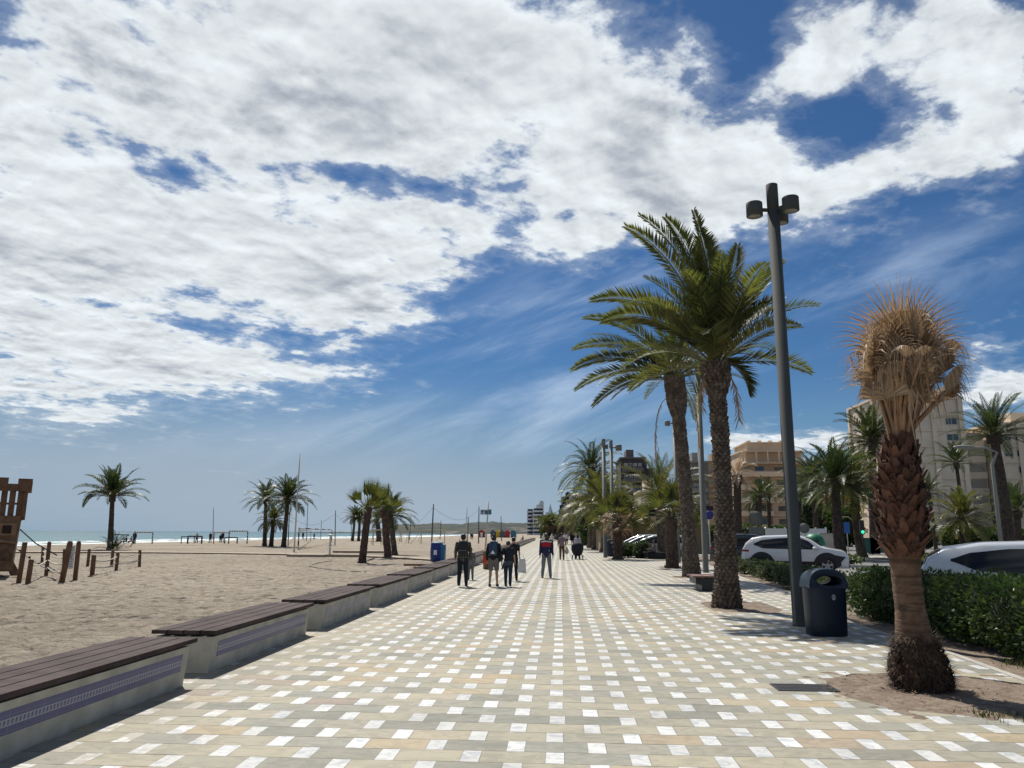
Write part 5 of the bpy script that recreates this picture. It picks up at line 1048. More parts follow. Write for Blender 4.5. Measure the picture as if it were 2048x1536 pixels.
# ================================================= vehicles
TYRE = mat('tyre', (.015, .015, .016), .85); RIM = mat('rim_alloy', (.42, .43, .44), .35, .8); BLK = mat('black_trim', (.014, .014, .016), .55); CGL = mat('car_glass', (.006, .008, .010), .08, spec=.45)
LENS = mat('headlight_glass', (.55, .58, .60), .15, spec=.8); REDL = mat('rear_light', (.25, .01, .01), .25); CHROME = mat('chrome', (.6, .6, .6), .2, .9)
def lerpt(tab, x):
    for (a, va), (c, vc) in zip(tab, tab[1:]):
        if x <= c:
            f = max(0, (x - a) / (c - a)); f = f * f * (3 - 2 * f) * .35 + f * .65; return va + (vc - va) * f
    return tab[-1][1]
def car(name, label, pos, rz, paint, top, wid, dlo, L=4.3, clad=True, wb=(-1.30, 1.33), wr=.335, group=None, belt=.98, rails=False, sill=.26):
    t = thing(name, label, 'car', pos, rz, group); hl = L / 2
    W_ = lambda x: lerpt(wid, x); T_ = lambda x: lerpt(top, x)
    N = 64; xs = [-hl + L * i / N for i in range(N + 1)]
    def side_y(x, z):
        w = W_(x); zt = T_(x); zb = min(belt, zt - .06)
        if z < .5: return w * (.955 + .045 * max(0, (z - sill) / (.5 - sill)))
        if z < zb: f = (z - .5) / (zb - .5); return w * (1 - .025 * f * f + .010 * sin(pi * f))
        f = (z - zb) / max(.05, zt - zb); return w * (.975 - .20 * min(1, f) ** 1.2 * min(1, (zt - zb) / .45))
    vs = []; rows = 0
    for x in xs:
        zt = T_(x); zb = min(belt, zt - .06); zr = zt - min(.06, (zt - zb) * .3)
        sec = [(0, sill - .03), (W_(x) * .85, sill - .03)] + [(side_y(x, z), z) for z in [sill, .38, .5, .5 + (zb - .5) * .5, .5 + (zb - .5) * .85, zb, zb + (zr - zb) * .5, zr]]
        yr = sec[-1][0]; sec += [(yr * .93, zt - .015), (yr * .6, zt + .008), (0, zt + .02)]
        rows = len(sec); vs += [(x, y, z) for y, z in sec] + [(x, -y, z) for y, z in sec]
    b = MB(); R2 = rows * 2; fs = []
    for i in range(N):
        for k in range(rows - 1):
            a, c = i * R2 + k, (i + 1) * R2 + k; fs.append((a, a + 1, c + 1, c)); a += rows; c += rows; fs.append((a, c, c + 1, a + 1))
    fs += [tuple(range(rows)) + tuple(range(2 * rows - 1, rows - 1, -1)), tuple(N * R2 + k for k in range(rows - 1, -1, -1)) + tuple(N * R2 + k for k in range(rows, 2 * rows))]
    b.add(vs, fs, 0, True); b.build('body', paint, t)
    def patch(nm, x0, x1, lo, hi, m_, sg, off=.008, n=26, par=None):
        b = MB(); vs = []
        for i in range(n + 1):
            x = x0 + (x1 - x0) * i / n; a, c = lerpt(lo, x), lerpt(hi, x)
            for k in range(5): z = a + (max(c, a + .002) - a) * k / 4; vs.append((x, sg * (side_y(x, z) + off), z))
        b.add(vs, [(i * 5 + k, (i + 1) * 5 + k, (i + 1) * 5 + k + 1, i * 5 + k + 1) for i in range(n) for k in range(4)], 0, True); return b.build(nm, m_, par or t)
    for sg in (-1, 1):
        for (x0, x1, lo, hi) in dlo: patch('side_window', x0, x1, lo, hi, CGL, sg)
        for x in wb:
            y = sg * (W_(x) - .10); b = MB(); M = Matrix.Translation((x, y, wr)) @ Matrix.Rotation(sg * -pi / 2, 4, 'X')
            b.lathe([(wr * .66, -.10), (wr * .96, -.10), (wr, -.06), (wr, .07), (wr * .95, .105), (wr * .68, .11), (wr * .66, .06)], 28, 0, M); wh = b.build('wheel', TYRE, t)
            b = MB(); b.lathe([(wr * .69, .02), (wr * .69, .105), (wr * .63, .11), (wr * .60, .04)], 28, 0, M)
            for k in range(5):
                a = 2 * pi * k / 5 + .3; c_, s_ = cos(a), sin(a)
                pl = [(c_ * .04 - s_ * .035, s_ * .04 + c_ * .035), (c_ * .04 + s_ * .035, s_ * .04 - c_ * .035), (c_ * wr * .65 + s_ * .05, s_ * wr * .65 - c_ * .05), (c_ * wr * .65 - s_ * .05, s_ * wr * .65 + c_ * .05)]
                b.prism(pl, .02, 'z', 0, M, off=.085)
            b.lathe([(.05, .07), (.05, .112), (.03, .115)], 12, 0, M); b.build('rim', RIM, wh)
            b = MB(); n = 24; vs = []      # wheel arch trim, with a black disc standing for the shaded well
            r1 = wr * 1.13; r2 = wr * (1.62 if clad else 1.16)
            for i in range(n + 1):
                a = pi * i / n * 1.0; vs += [(x + r1 * cos(a), sg * (side_y(x + r1 * cos(a), wr + r1 * sin(a)) + .012), wr + r1 * sin(a)), (x + r2 * cos(a), sg * (side_y(x + r2 * cos(a), min(.92, wr + r2 * sin(a))) + .012), wr + r2 * sin(a))]
            b.add(vs, [(2 * i, 2 * i + 1, 2 * i + 3, 2 * i + 2) for i in range(n)])
            vs = [(x, sg * (W_(x) + .006), wr + .1)] + [(x + r1 * cos(pi * i / n), sg * (side_y(x + r1 * cos(pi * i / n), wr + r1 * sin(pi * i / n)) + .007), wr + r1 * sin(pi * i / n)) for i in range(n + 1)] + [(x - r1, sg * (W_(x) * .96), sill - .04), (x + r1, sg * (W_(x) * .96), sill - .04)]
            m_ = len(vs); b.add(vs, [(0, i, i + 1) for i in range(1, m_ - 1)] + [(0, m_ - 1, 1)]); b.build('wheel_arch', BLK, t)
        patch('sill_trim', wb[0] + wr, wb[1] - wr, [(-3, sill - .02), (3, sill - .02)], [(-3, sill + (.24 if clad else .04)), (3, sill + (.24 if clad else .04))], BLK, sg, .012)
        patch('headlight', hl - .42, hl - .03, [(-9, .62), (9, .62)] if clad else [(-9, .66), (9, .64)], [(-9, .70), (9, .76)], LENS, sg, .010, 8)
        patch('tail_light', -hl + .02, -hl + .34, [(-9, .86), (9, .90)], [(-9, .97), (9, .94)], REDL, sg, .010, 8)
        for hx in (-.62, .32): b = MB(); b.box(hx - .1, hx + .1, -.02, .02, -.015, .015); h = b.build('door_handle', paint, t); h.location = (hx * 0, sg * (side_y(hx, .86) + .02), .86)
        b = MB(); b.ell((.88, sg * (W_(.88) + .10), belt + .07), (.10, .11, .075), 10, 6); b.build('mirror', paint, t)
        if rails: b = MB(); yr = side_y(-.3, T_(-.3) - .06) * .9; b.tube([(-1.5, sg * yr, T_(-1.5)), (-1.3, sg * yr, T_(-1.2) + .07), (.5, sg * yr, T_(.4) + .07), (.7, sg * yr, T_(.7) + .01)], .022, 6); b.build('roof_rail', BLK, t)
        for sx in (-.05,): b = MB(); vs = [(sx, sg * (side_y(sx, z) + .0105), z) for z in (.42, .6, .8, .97)]; vs2 = [(sx + .012, v[1], v[2]) for v in vs]; b.add(vs + vs2, [(i, i + 1, 5 + i, 4 + i) for i in range(3)]); b.build('door_seam', BLK, t)
    def band(nm, x0, x1, m_, yk=.80):
        b = MB(); vs = []; n = 10
        for i in range(n + 1):
            x = x0 + (x1 - x0) * i / n; zt = T_(x); yr = side_y(x, zt - .06) * yk
            for k in range(9): f = -1 + 2 * k / 8; vs.append((x, yr * f, zt + .030 - .014 * abs(f) ** 3 - .0 * f))
        b.add(vs, [(i * 9 + k, i * 9 + k + 1, (i + 1) * 9 + k + 1, (i + 1) * 9 + k) for i in range(n) for k in range(8)], 0, True); b.build(nm, m_, t)
    return t, band, W_, T_
wid = [(-2.2, .74), (-2.0, .84), (-1.3, .90), (0, .905), (1.3, .90), (1.9, .84), (2.1, .74), (2.2, .66)]
PWH = mat('white_car_paint', (.66, .67, .68), .22, coat=.6, spec=.5); PSI = mat('silver_car_paint', (.55, .575, .60), .3, .15, coat=.6); PDK = mat('dark_blue_car_paint', (.012, .018, .028), .25, coat=.7); PGR = mat('grey_car_paint', (.20, .23, .26), .3, .3, coat=.6)
topS = [(-2.18, .72), (-2.10, 1.02), (-1.95, 1.28), (-1.70, 1.47), (-1.2, 1.555), (-.3, 1.59), (.3, 1.56), (.65, 1.45), (1.15, 1.13), (1.35, 1.06), (1.9, .965), (2.08, .86), (2.18, .62)]
dS = [(-1.62, -.08, [(-1.62, 1.17), (-1.2, 1.02), (-.08, 1.005)], [(-1.62, 1.22), (-1.3, 1.37), (-.6, 1.455), (-.08, 1.48)]), (-.03, .98, [(-.03, 1.005), (.98, .995)], [(-.03, 1.48), (.3, 1.475), (.6, 1.35), (.98, 1.03)])]
g = at(1589, 1100, 35.2)
t, band, W_, T_ = car('white_car', 'white compact SUV with black wheel arches driving right behind the shrubs', (g.x, 35.2, 0.05), radians(-20), PWH, topS, wid, dS, 4.35, True)
band('windscreen', .52, 1.16, CGL); band('rear_window', -2.02, -1.76, CGL)
b = MB(); hl = 2.175
for sg in (-1, 1): b.prism([(1.28, .80), (1.62, .78), (2.06, .70), (1.88, .50), (1.80, .30), (1.62, .26), (1.60, .5), (1.52, .62)], .012, 'y', 0, None, off=sg * .868 - .006 * (1 - sg))
b.box(2.02, 2.20, -.62, .62, .24, .52); b.build('front_cladding', BLK, t)
b = MB(); b.box(-2.2, -2.05, -.7, .7, .24, .58); b.build('rear_cladding', BLK, t)
topH = [(-2.10, .70), (-2.05, 1.0), (-1.92, 1.26), (-1.62, 1.43), (-1.0, 1.52), (-.1, 1.55), (.4, 1.50), (.75, 1.38), (1.35, 1.08), (1.5, 1.02), (1.9, .92), (2.02, .80), (2.10, .60)]
dH = [(-1.55, -.10, [(-1.55, 1.19), (-1.1, 1.02), (-.10, .99)], [(-1.55, 1.23), (-1.2, 1.35), (-.6, 1.42), (-.10, 1.435)]), (-.04, 1.12, [(-.04, .99), (1.12, .96)], [(-.04, 1.435), (.35, 1.40), (.7, 1.28), (1.12, 1.0)])]
g = at(1842, 1100, 15.9); rz = radians(-24)
t, band, W_, T_ = car('silver_car', 'silver hatchback with dark windows close behind the clipped hedge at the right edge', (g.x + 2.02 * cos(rz), 15.9 + 2.02 * sin(rz), 0.02), rz, PSI, topH, wid, dH, 4.1, False)
band('windscreen', .55, 1.36, CGL); band('rear_window', -2.0, -1.7, CGL)
b = MB()
g = at(1503, 1100, 44.0); t, band, W_, T_ = car('dark_car', 'dark blue car with roof rails half hidden behind the white SUV', (g.x, 44.0, 0.0), radians(-14), PDK, [(x, z + (.08 if z > 1 else 0)) for x, z in topS], wid, dS, 4.35, False, rails=True, group=None); band('windscreen', .52, 1.16, CGL)
topV = [(-2.2, .75), (-2.15, 1.2), (-1.95, 1.5), (-1.5, 1.62), (-.5, 1.66), (.3, 1.62), (.75, 1.48), (1.55, 1.12), (1.7, 1.05), (2.0, .92), (2.12, .8), (2.2, .6)]
dV = [(-1.9, -.35, [(-1.9, 1.08), (-.35, 1.06)], [(-1.9, 1.42), (-1.5, 1.5), (-.35, 1.52)]), (-.28, 1.35, [(-.28, 1.05), (1.35, 1.04)], [(-.28, 1.52), (.2, 1.5), (.7, 1.36), (1.35, 1.06)])]
for i, (px, Y, pm, lab) in enumerate([(1316, 56.5, PWH, 'white people carrier parked nose towards the promenade, behind the seated person'), (1299, 60.5, PGR, 'grey parked car just beyond the white people carrier'), (1287, 65.0, PGR, 'furthest pale green grey car of the three parked by the flat roofed cafe')]):
    g = at(px, 1100, Y); t, band, W_, T_ = car('parked_car', lab, (g.x, Y, -.05), radians(180 + (-6)), pm, topV, wid, dV, 4.4, False, group='cars parked beside the cafe'); band('windscreen', .7, 1.52, CGL)
# ================================================= buildings
def wallmat(nm, c, v=.1): return mat(nm, c, .9, var=v, vscale=.25, bump=.05, detail=8)
WGL = mat('window_glass', (.03, .045, .055), .08, spec=.8); SHUT = mat('shutter', (.33, .30, .25), .7)
def facade_windows(t, H0, fh, floors, x0, x1, n, ww, wh, zoff, face, const, rnd, frame_m, glass_m, skip=.0, lim=60):
    """each window a frame part with its pane beneath it"""
    k = 0; bx = None
    for f in range(floors):
        for i in range(n):
            if rnd.random() < skip or k >= lim: continue
            u = x0 + (x1 - x0) * (i + .5) / n; z = H0 + f * fh + zoff; k += 1
            if bx is None:
                b = MB(); fr = .09
                for (a, c, d, e) in ((-ww / 2, ww / 2, 0, fr), (-ww / 2, ww / 2, wh - fr, wh), (-ww / 2, -ww / 2 + fr, fr, wh - fr), (ww / 2 - fr, ww / 2, fr, wh - fr), (-fr / 2, fr / 2, fr, wh - fr)): b.box(a, c, -.05, .03, d, e)
                fm = b.mesh('window_frame', frame_m); b = MB(); b.box(-ww / 2 + fr, ww / 2 - fr, -.02, .01, fr, wh - fr); gm_ = b.mesh('pane', glass_m); b = MB(); b.box(-ww / 2 + fr, ww / 2 - fr, -.04, -.021, wh * .45, wh - fr); sm_ = b.mesh('blind', SHUT); bx = 1
            w_ = link('window', fm, t); p = link('pane', gm_, w_)
            if rnd.random() < .55: link('blind', sm_, w_)
            if face == 'y': w_.location = (u, const, z)
            else: w_.location = (const, u, z); w_.rotation_euler = (0, 0, -pi / 2)
def tower_block(name, label, x0, x1, y0, y1, H, fh, wm, seed, nf, ns, ledge=True, band=True, group=None, ww=1.5, wh=1.25, skip=.15, roof=True, mull=0, lim=60, bc=None):
    rnd = random.Random(seed); t = thing(name, label, 'building', (x0, y0, -.12), 0, group); W_, D_ = x1 - x0, y1 - y0
    b = MB(); b.box(0, W_, 0, D_, 0, H); b.build('wall', wm, t); n = int(H / fh)
    if ledge:
        b = MB()
        for f in range(1, n + 1):
            z = f * fh; b.box(-.27, W_ + .27, -.27, 0, z - .16, z + .06); b.box(-.22, 0, 0, D_, z - .12, z + .06)
        b.build('floor_ledges', bc or wm, t)
    if mull:
        b = MB()
        for i in range(mull + 1): x = (W_ - .9) * i / mull; b.box(x, x + .9, -.36, -.271, 0, H + .05)
        for i in range(3): y = (D_ - .9) * i / 2; b.box(-.34, -.221, y, y + .9, 0, H + .05)
        b.build('pilasters', bc or wm, t)
    if band:
        b = MB()
        for f in range(n): z = f * fh + .15; b.box(.4, W_ - .4, -.9, -.01, z, z + .12); b.box(.4, W_ - .4, -.98, -.88, z, z + 1.0); b.box(.4, .5, -.88, -.01, z + .12, z + 1.0); b.box(W_ - .5, W_ - .4, -.88, -.01, z + .12, z + 1.0)
        b.build('balconies', bc or wm, t)
    facade_windows(t, 0, fh, n, .8, W_ - .8, nf, ww, wh, 1.05, 'y', -.02, rnd, mat('frame_white', (.45, .44, .42), .6), WGL, skip, lim)
    if ns: facade_windows(t, 0, fh, n, 1, D_ - 1, ns, ww * .8, wh, 1.05, 'x', -.02, rnd, mat('frame_white', (0, 0, 0)), WGL, skip, 38)
    if roof:
        b = MB(); b.box(-.3, W_ + .3, -.3, D_ + .3, H + .062, H + .5); b.box(W_ * .3, W_ * .62, D_ * .3, D_ * .7, H + .5, H + 3.1); b.build('roof', bc or wm, t)
    return t, W_, D_
def bx(px0, px1, py, Y): a, c = at(px0, py, Y), at(px1, py, Y); return a.x, c.x, max(a.z, c.z)
CRM = wallmat('cream_render', (.68, .57, .44)); CRM2 = wallmat('beige_render', (.64, .53, .40)); PEACH = wallmat('peach_render', (.56, .43, .31)); PEACH2 = wallmat('peach_parapet', (.66, .53, .40)); DKB = wallmat('dark_brown_block', (.055, .05, .055)); GRB = wallmat('grey_render', (.17, .165, .155)); NAVB = wallmat('navy_block', (.018, .028, .055)); WHB = wallmat('white_render', (.55, .57, .60)); TAN = wallmat('tan_render', (.36, .27, .17))
x0, x1, z = bx(1748, 1922, 800, 150)
t, W_, D_ = tower_block('apartment_tower', 'tall beige apartment tower of ledged floors behind the dead palm', x0, x1, 150, 163.5, z + .1, 3.05, CRM, 1, 5, 3, True, False, None, 2.2, 1.3, .62, mull=3, lim=45)
x0, x1, z = bx(1990, 2200, 850, 150)
t, W_, D_ = tower_block('apartment_tower', 'beige apartment block cut by the right edge, with a sunlit strip on its left', x0, x1, 150, 166, z + .1, 3.05, CRM2, 2, 8, 3, True, False, None, 1.5, 1.3, .66, mull=5, lim=45)
b = MB(); n = int((z) / 3.05)
b.box(-3.6, -.35, 4.0, 14, 0, z - 1.0)
b.build('corner_bay', CRM2, t); b = MB()
for f in range(n): b.box(-3.95, -.36, 3.7, 3.998, f * 3.05 + .3, f * 3.05 + 1.5); b.box(-3.95, -3.602, 4, 14, f * 3.05 + .3, f * 3.05 + 1.5)
b.build('bay_parapets', CRM, t); b = MB()
for f in range(n): b = MB(); b.box(-3.4, -.6, 3.9, 3.998, f * 3.05 + 1.62, f * 3.05 + 3.1); b.build('bay_shutter', SHUT, t)
# peach stepped block with deep balconies
x0, x1, z = bx(1478, 1612, 905, 185); t = thing('apartment_block', 'peach apartment block with wide balconies and stepped roof terraces', 'building', (x0, 185, -.12)); W_ = x1 - x0; fh = 3.05; n = int(z / fh); rnd = random.Random(4)
b = MB(); b.box(0, W_, 2.0, 18, 0, n * fh); b.box(W_ * .46, W_, 0.6, 2.0, 0, n * fh - fh); b.build('wall', PEACH, t)
b = MB()
for f in range(1, n + 1):
    zz = f * fh; xb = W_ * (.46 if f < n - 1 else 1.0); b.box(-.9, xb, -.6, 2.0, zz - .18, zz); 
    if f < n: b.box(-.9, xb, -.72, -.60, zz - .18, zz + .95); b.box(-1.02, -.9, -.72, 8, zz - .18, zz + .95)
    b.box(W_ * .46, W_ + .3, .35, .598, zz - .2, zz + .1)
b.build('balconies', PEACH2, t)
b = MB()
for f in range(n):
    for u in (.06, .26, .55, .78): b.box(W_ * u, W_ * (u + .13), (1.95 if u < .4 or f >= n - 1 else .5), (1.999 if u < .4 or f >= n - 1 else .598), f * fh + .4, f * fh + 2.5)
for k, f in enumerate(range(n)):
    for u in (.06, .26, .55, .78):
        q = MB(); yy = 1.93 if u < .4 or f >= n - 1 else .53; q.box(0, W_ * .13, 0, .06, 0, 1.9 if u < .4 else 1.2); w_ = q.build('window', WGL if (f * 3 + int(u * 10)) % 3 else SHUT, t); w_.location = (W_ * u, yy, f * fh + (.5 if u < .4 else 1.0))
b = MB(); zt = n * fh; b.box(1.2, W_ - .5, 2.5, 17, zt, zt + 2.9); b.box(2.5, W_ - 3, 3, 16, zt + 2.9, zt + 5.0); b.build('penthouse', PEACH, t)
b = MB(); b.box(.9, W_ - .2, 2.1, 17.2, zt + 2.9, zt + 3.15); b.box(2.1, W_ - 2.6, 2.6, 16.2, zt + 5.0, zt + 5.25)
for k in range(6): b.box(1.3 + k * (W_ - 2.4) / 5, 1.6 + k * (W_ - 2.4) / 5, .2, .5, zt, zt + 2.7)
b.box(.9, W_ - .4, .1, 2.1, zt + 2.7, zt + 2.9)
for k in range(4): b.box(3.4 + k * 2.6, 4.3 + k * 2.6, 6, 7, zt + 5.25, zt + 6.0)
b.build('roof_pergola', PEACH2, t)
b = MB()
for f in (n - 1, n):
    for k in range(2): b.tube([(-.9, -.66, f * fh + 1.0 + k * .15 - (.9 if f == n else 0)), (W_, -.66, f * fh + 1.0 + k * .15 - (.9 if f == n else 0))], .03, 4)
b.build('railing', MW, t)
B_ = [('apartment_block', 'dark slate building with white balcony strips right of the close lamp post', 1592, 1642, 968, 200, 16, DKB, 3, True), ('apartment_block', 'grey block with glazed balconies between the dark slate one and the beige tower', 1640, 1700, 975, 185, 16, GRB, 4, True),
      ('apartment_block', 'orange brown low building showing between palm trunks left of the beige tower', 1676, 1706, 990, 170, 10, wallmat('orange_render', (.33, .15, .06)), 2, False),
      ('apartment_block', 'tall dark brown tower rising behind the bushy palms', 1241, 1290, 918, 210, 18, DKB, 4, True), ('apartment_block', 'grey flank of the dark tower, plain walled and stepped down', 1286, 1306, 940, 215, 18, wallmat('flank_grey', (.10, .10, .115)), 1, False), ('apartment_block', 'low beige block with long balconies right of the dark tower', 1281, 1322, 985, 180, 14, CRM2, 3, True),
      ('apartment_block', 'grey banded block seen between the two lamp posts and big palms', 1379, 1416, 926, 200, 14, GRB, 3, True), ('apartment_block', 'tan block behind the trunk of the nearest date palm', 1412, 1470, 925, 230, 14, TAN, 4, True),
      ('apartment_block', 'long beige block of balconies stepping down behind the far palms', 1150, 1178, 997, 420, 60, CRM2, 4, False), ('apartment_block', 'pale block with small dark windows next to the navy tower', 1134, 1154, 1001, 440, 40, wallmat('pale_render', (.30, .30, .29)), 4, False), ('apartment_block', 'grey flat topped block behind the far palm group', 1170, 1190, 1000, 380, 30, GRB, 3, True)]
for i, (nm, lab, a, c, ty, Y, D_, wm, nf, bal) in enumerate(B_):
    x0, x1, z = bx(a, c, ty, Y); tower_block(nm, lab, x0, x1, Y, Y + D_, z + .12, 3.0, wm, 10 + i, nf, 2, not bal, bal, None, min(1.8, (x1 - x0) / nf * .55), 1.4, .1, bc=(WHB if i in (0,) else (wallmat('brown_band', (.13, .12, .12)) if i == 3 else (wallmat('grey_band', (.26, .26, .25)) if i in (1, 6) else None))), lim=40)
# navy stepped tower with round openings, white towers, pointed roof
x0, x1, z = bx(1122, 1146, 993, 520); t = thing('navy_tower', 'navy blue stepped tower with a column of white round windows', 'building', (x0, 520, -.12)); W_ = x1 - x0; X = lambda px: at(px, 1000, 520).x - x0; Z = lambda py: at(1130, py, 520).z + .12
b = MB(); b.box(0, X(1152.5), 0, 14, 0, Z(993)); b.box(X(1131), X(1145), 1, 12, Z(993), Z(985.5)); b.box(X(1133.5), X(1139), 2, 9, Z(985.5), Z(983)); b.box(X(1119), 0, .5, 12, 0, Z(1010)); b.box(X(1117), X(1119), 1, 12, 0, Z(1019)); b.build('wall', NAVB, t)
for k, py in enumerate((994.5, 999.5, 1004, 1008)):
    b = MB(); b.lathe([(.45 if k > 2 else .6, -.06), (.45 if k > 2 else .6, 0)], 14, 0, Matrix.Translation((X(1123.5), -.01, Z(py))) @ Matrix.Rotation(pi / 2, 4, 'X')); b.build('round_window', WHB, t)
b = MB(); b.box(X(1139), X(1143.5), .85, .995, Z(991), Z(987)); b.build('square_window', WHB, t); b = MB(); b.box(X(1127), X(1134.5), -.15, -.005, 0, Z(1008)); b.build('pale_strip', TAN, t)
def banded(nm, lab, a, c, ty, Y, D_, slope=0.0, fh=3.1):
    x0, x1, z = bx(a, c, ty, Y); t = thing(nm, lab, 'building', (x0, Y, -.12)); W_ = x1 - x0; n = int(z / fh); b = MB(); b.box(.6, W_ - .6, 1.2, D_, 0, n * fh); b.build('core', wallmat('shadow_glass', (.05, .065, .085)), t); b = MB(); M_ = 10
    for f in range(n + (2 if slope else 0)):
        zz = f * fh; k0 = 0 if f < n else (f - n + 1) * .3; vs = []
        if f >= n: b.box(W_ * k0 + .4, W_ - .4, 1.5, D_ - 1, zz + 1.46, zz + fh - .01)
        for i in range(M_ + 1): u = k0 + (1 - k0) * i / M_; x = W_ * u; y = 1.0 - 1.3 * sin(pi * u); vs += [(x, y, zz), (x, y, zz + 1.45), (x, D_, zz + 1.45), (x, D_, zz)]
        b.add(vs, [(4 * i, 4 * i + 4, 4 * i + 5, 4 * i + 1) for i in range(M_)] + [(4 * i + 1, 4 * i + 5, 4 * i + 6, 4 * i + 2) for i in range(M_)] + [(0, 1, 2, 3), tuple(4 * M_ + q for q in (3, 2, 1, 0))])
    b.build('balcony_bands', WHB, t)
    return t
banded('white_tower', 'white banded tower with curved balconies and a roof stepping up to the right', 1065.5, 1087, 1009, 640, 24, .3); banded('white_tower', 'slimmer pale banded tower left of the one with the stepped roof', 1053.5, 1066, 1014, 660, 20)
x0, x1, z = bx(1091, 1106, 1025, 700); t, W_, D_ = tower_block('pale_building', 'small pale building with a pointed roof turret beside the white towers', x0, x1, 700, 720, z + .1, 3, WHB, 77, 4, 0, False, False, roof=False, ww=1.0)
b = MB(); b.lathe([(3.0, z), (1.6, z + 4), (.1, z + 8)], 4, 0, Matrix.Translation((W_ * .65, 5, 0)) @ Matrix.Rotation(pi / 4, 4, 'Z'), sm=False); b.build('spire', WHB, t)
# flat roofed cafe by the promenade
t = thing('cafe', 'flat roofed tan cafe with a black fascia behind the parked cars', 'building', (at(1192, 1060, 72).x, 72, -.1)); x0 = t.location.x; X = lambda px, Y=72: at(px, 1060, Y).x - x0; Z = lambda py: at(1280, py, 72).z + .1
b = MB(); b.box(X(1202), X(1420), 0, 12, 0, Z(1050)); b.build('wall', wallmat('cafe_tan', (.27, .19, .115)), t)
b = MB(); b.box(X(1192), X(1430), -1.6, 12, Z(1049), Z(1033)); b.build('cornice', wallmat('cafe_cornice', (.40, .30, .17)), t)
b = MB(); b.box(X(1246), X(1418), -1.2, 10, Z(1031.5), Z(1023)); b.box(X(1243), X(1422), -1.5, 10.5, Z(1021.5), Z(1012.5)); b.build('black_fascia', mat('fascia_black', (.008, .007, .014), .4), t)
b = MB(); b.box(X(1250), X(1300), 1, 4, Z(1012), Z(1009.5)); b.build('roof_plant', WHB, t)
b = MB(); b.box(X(1246), X(1260), -.06, -.005, .1, 2.4); b.build('door', mat('door_brown', (.10, .05, .03), .6), t)
b = MB(); b.box(X(1262), X(1266), -.3, -.062, 0, Z(1050) - .02); b.build('pillar', wallmat('cafe_cornice', (0, 0, 0)), t)
for k in range(3): b = MB(); b.box(X(1207 + k * 13), X(1216 + k * 13), -.06, -.005, .9, 2.3); b.build('window', WGL if k % 2 else WHB, t)
for k in range(3): b = MB(); b.ell((X(1252 + k * 26), -1.62, Z(1044)), (.14, .03, .08), 8, 5); b.build('wall_lamp', BLK, t)
# far end of the promenade: pergola and little domed pavilion
t = thing('pergola', 'long dark red brown pergola across the end of the promenade', 'pergola', (at(1096, 1060, 190).x, 190, 0)); x1 = at(1150, 1060, 190).x - t.location.x; PG_ = mat('pergola_brown', (.05, .022, .018), .8)
b = MB(); b.box(0, x1, 0, 8, 2.7, 3.4); b.build('roof', PG_, t)
for k in range(7): b = MB(); xx = x1 * k / 6; b.box(xx - .15, xx + .15, 0, .3, 0, 2.7); b.build('post', PG_, t)
t = thing('pavilion', 'small grey white domed pavilion behind the woman with the stroller', 'pavilion', (at(1161, 1060, 130).x, 130, 0)); GP = wallmat('pavilion_stone', (.36, .35, .33))
b = MB(); b.lathe([(1.0, 0), (1.0, 2.2), (1.3, 2.3), (1.3, 2.55), (.9, 2.9)], 12, 0); b.build('drum', GP, t); b = MB(); b.lathe([(.45, 2.9), (.4, 3.5), (.55, 3.55), (.35, 3.9), (.06, 4.2)], 12); b.build('lantern', GP, t)
# ================================================= things across the road
MEDG = 'planted islands in the road'
def island(name, lab, pts, h, dens, size, seed, leaf=HLEAF2, g=None):
    t = shrub(name, lab, 'hedge', [((p[0], p[1]), (p[2], p[3], h * R_.uniform(.8, 1.1))) for p in pts], dens, size, leaf, g, seed, 0, 2.5); return t
def isl(px0, px1, Y, ry, step=2.0):
    a, c = at(px0, 1100, Y).x, at(px1, 1100, Y).x; n = max(2, int((c - a) / step)); return [(a + (c - a) * i / (n - 1), Y + R_.uniform(-.4, .4), step * .7, ry) for i in range(n)]
island('low_hedge', 'low olive hedge on the traffic island right of the white SUV', isl(1668, 1850, 47, 1.6), .62, 60, .16, 61)
island('low_hedge', 'low hedge on the far side of the island seen through the silver car window line', isl(1850, 2060, 40, 1.5), .6, 50, .16, 62)
island('clipped_hedge', 'dense green hedge block in front of the parked cars beside the fan palm', isl(1252, 1282, 55.6, 1.0, 1.0), 1.15, 300, .07, 63, HLEAF)
island('tall_hedge', 'dark tall hedge along the foot of the beige blocks at the right', isl(1838, 2100, 105, 2.2, 3.5), 3.2, 26, .40, 64, HLEAF)
island('tall_hedge', 'dark green hedge under the peach apartment block', isl(1440, 1625, 130, 2.2, 3.5), 3.0, 26, .42, 65, HLEAF)
island('roadside_trees', 'dark leafy trees between the lamp post and the beige tower', isl(1622, 1690, 120, 3.0, 3.0), 6.5, 14, .55, 66, HLEAF)
island('roadside_trees', 'dark rounded trees behind the bushy palms and the cafe', isl(1190, 1260, 110, 3.0, 3.0), 6.5, 14, .5, 67, HLEAF)
island('roadside_trees', 'dark tree mass left of the far balconied block', isl(1105, 1190, 230, 4, 5.0), 6.0, 9, .7, 68, HLEAF)
island('shrub_bank', 'mixed shrubs under the grey banded block between the palm trunks', isl(1380, 1475, 75, 2, 2.5), 3.0, 26, .3, 69, HLEAF2)
b = MB(); a, c = at(1655, 1100, 44.6), at(1900, 1100, 44.6); pts = [Vector((a.x + (c.x - a.x) * i / 16, 44.8 - 1.2 * sin(pi * i / 16), 0)) for i in range(17)]; vs = []
for p in pts: vs += [p + Vector((0, 0, .06)), p + Vector((0, .35, .06)), p + Vector((0, 0, -.1))]
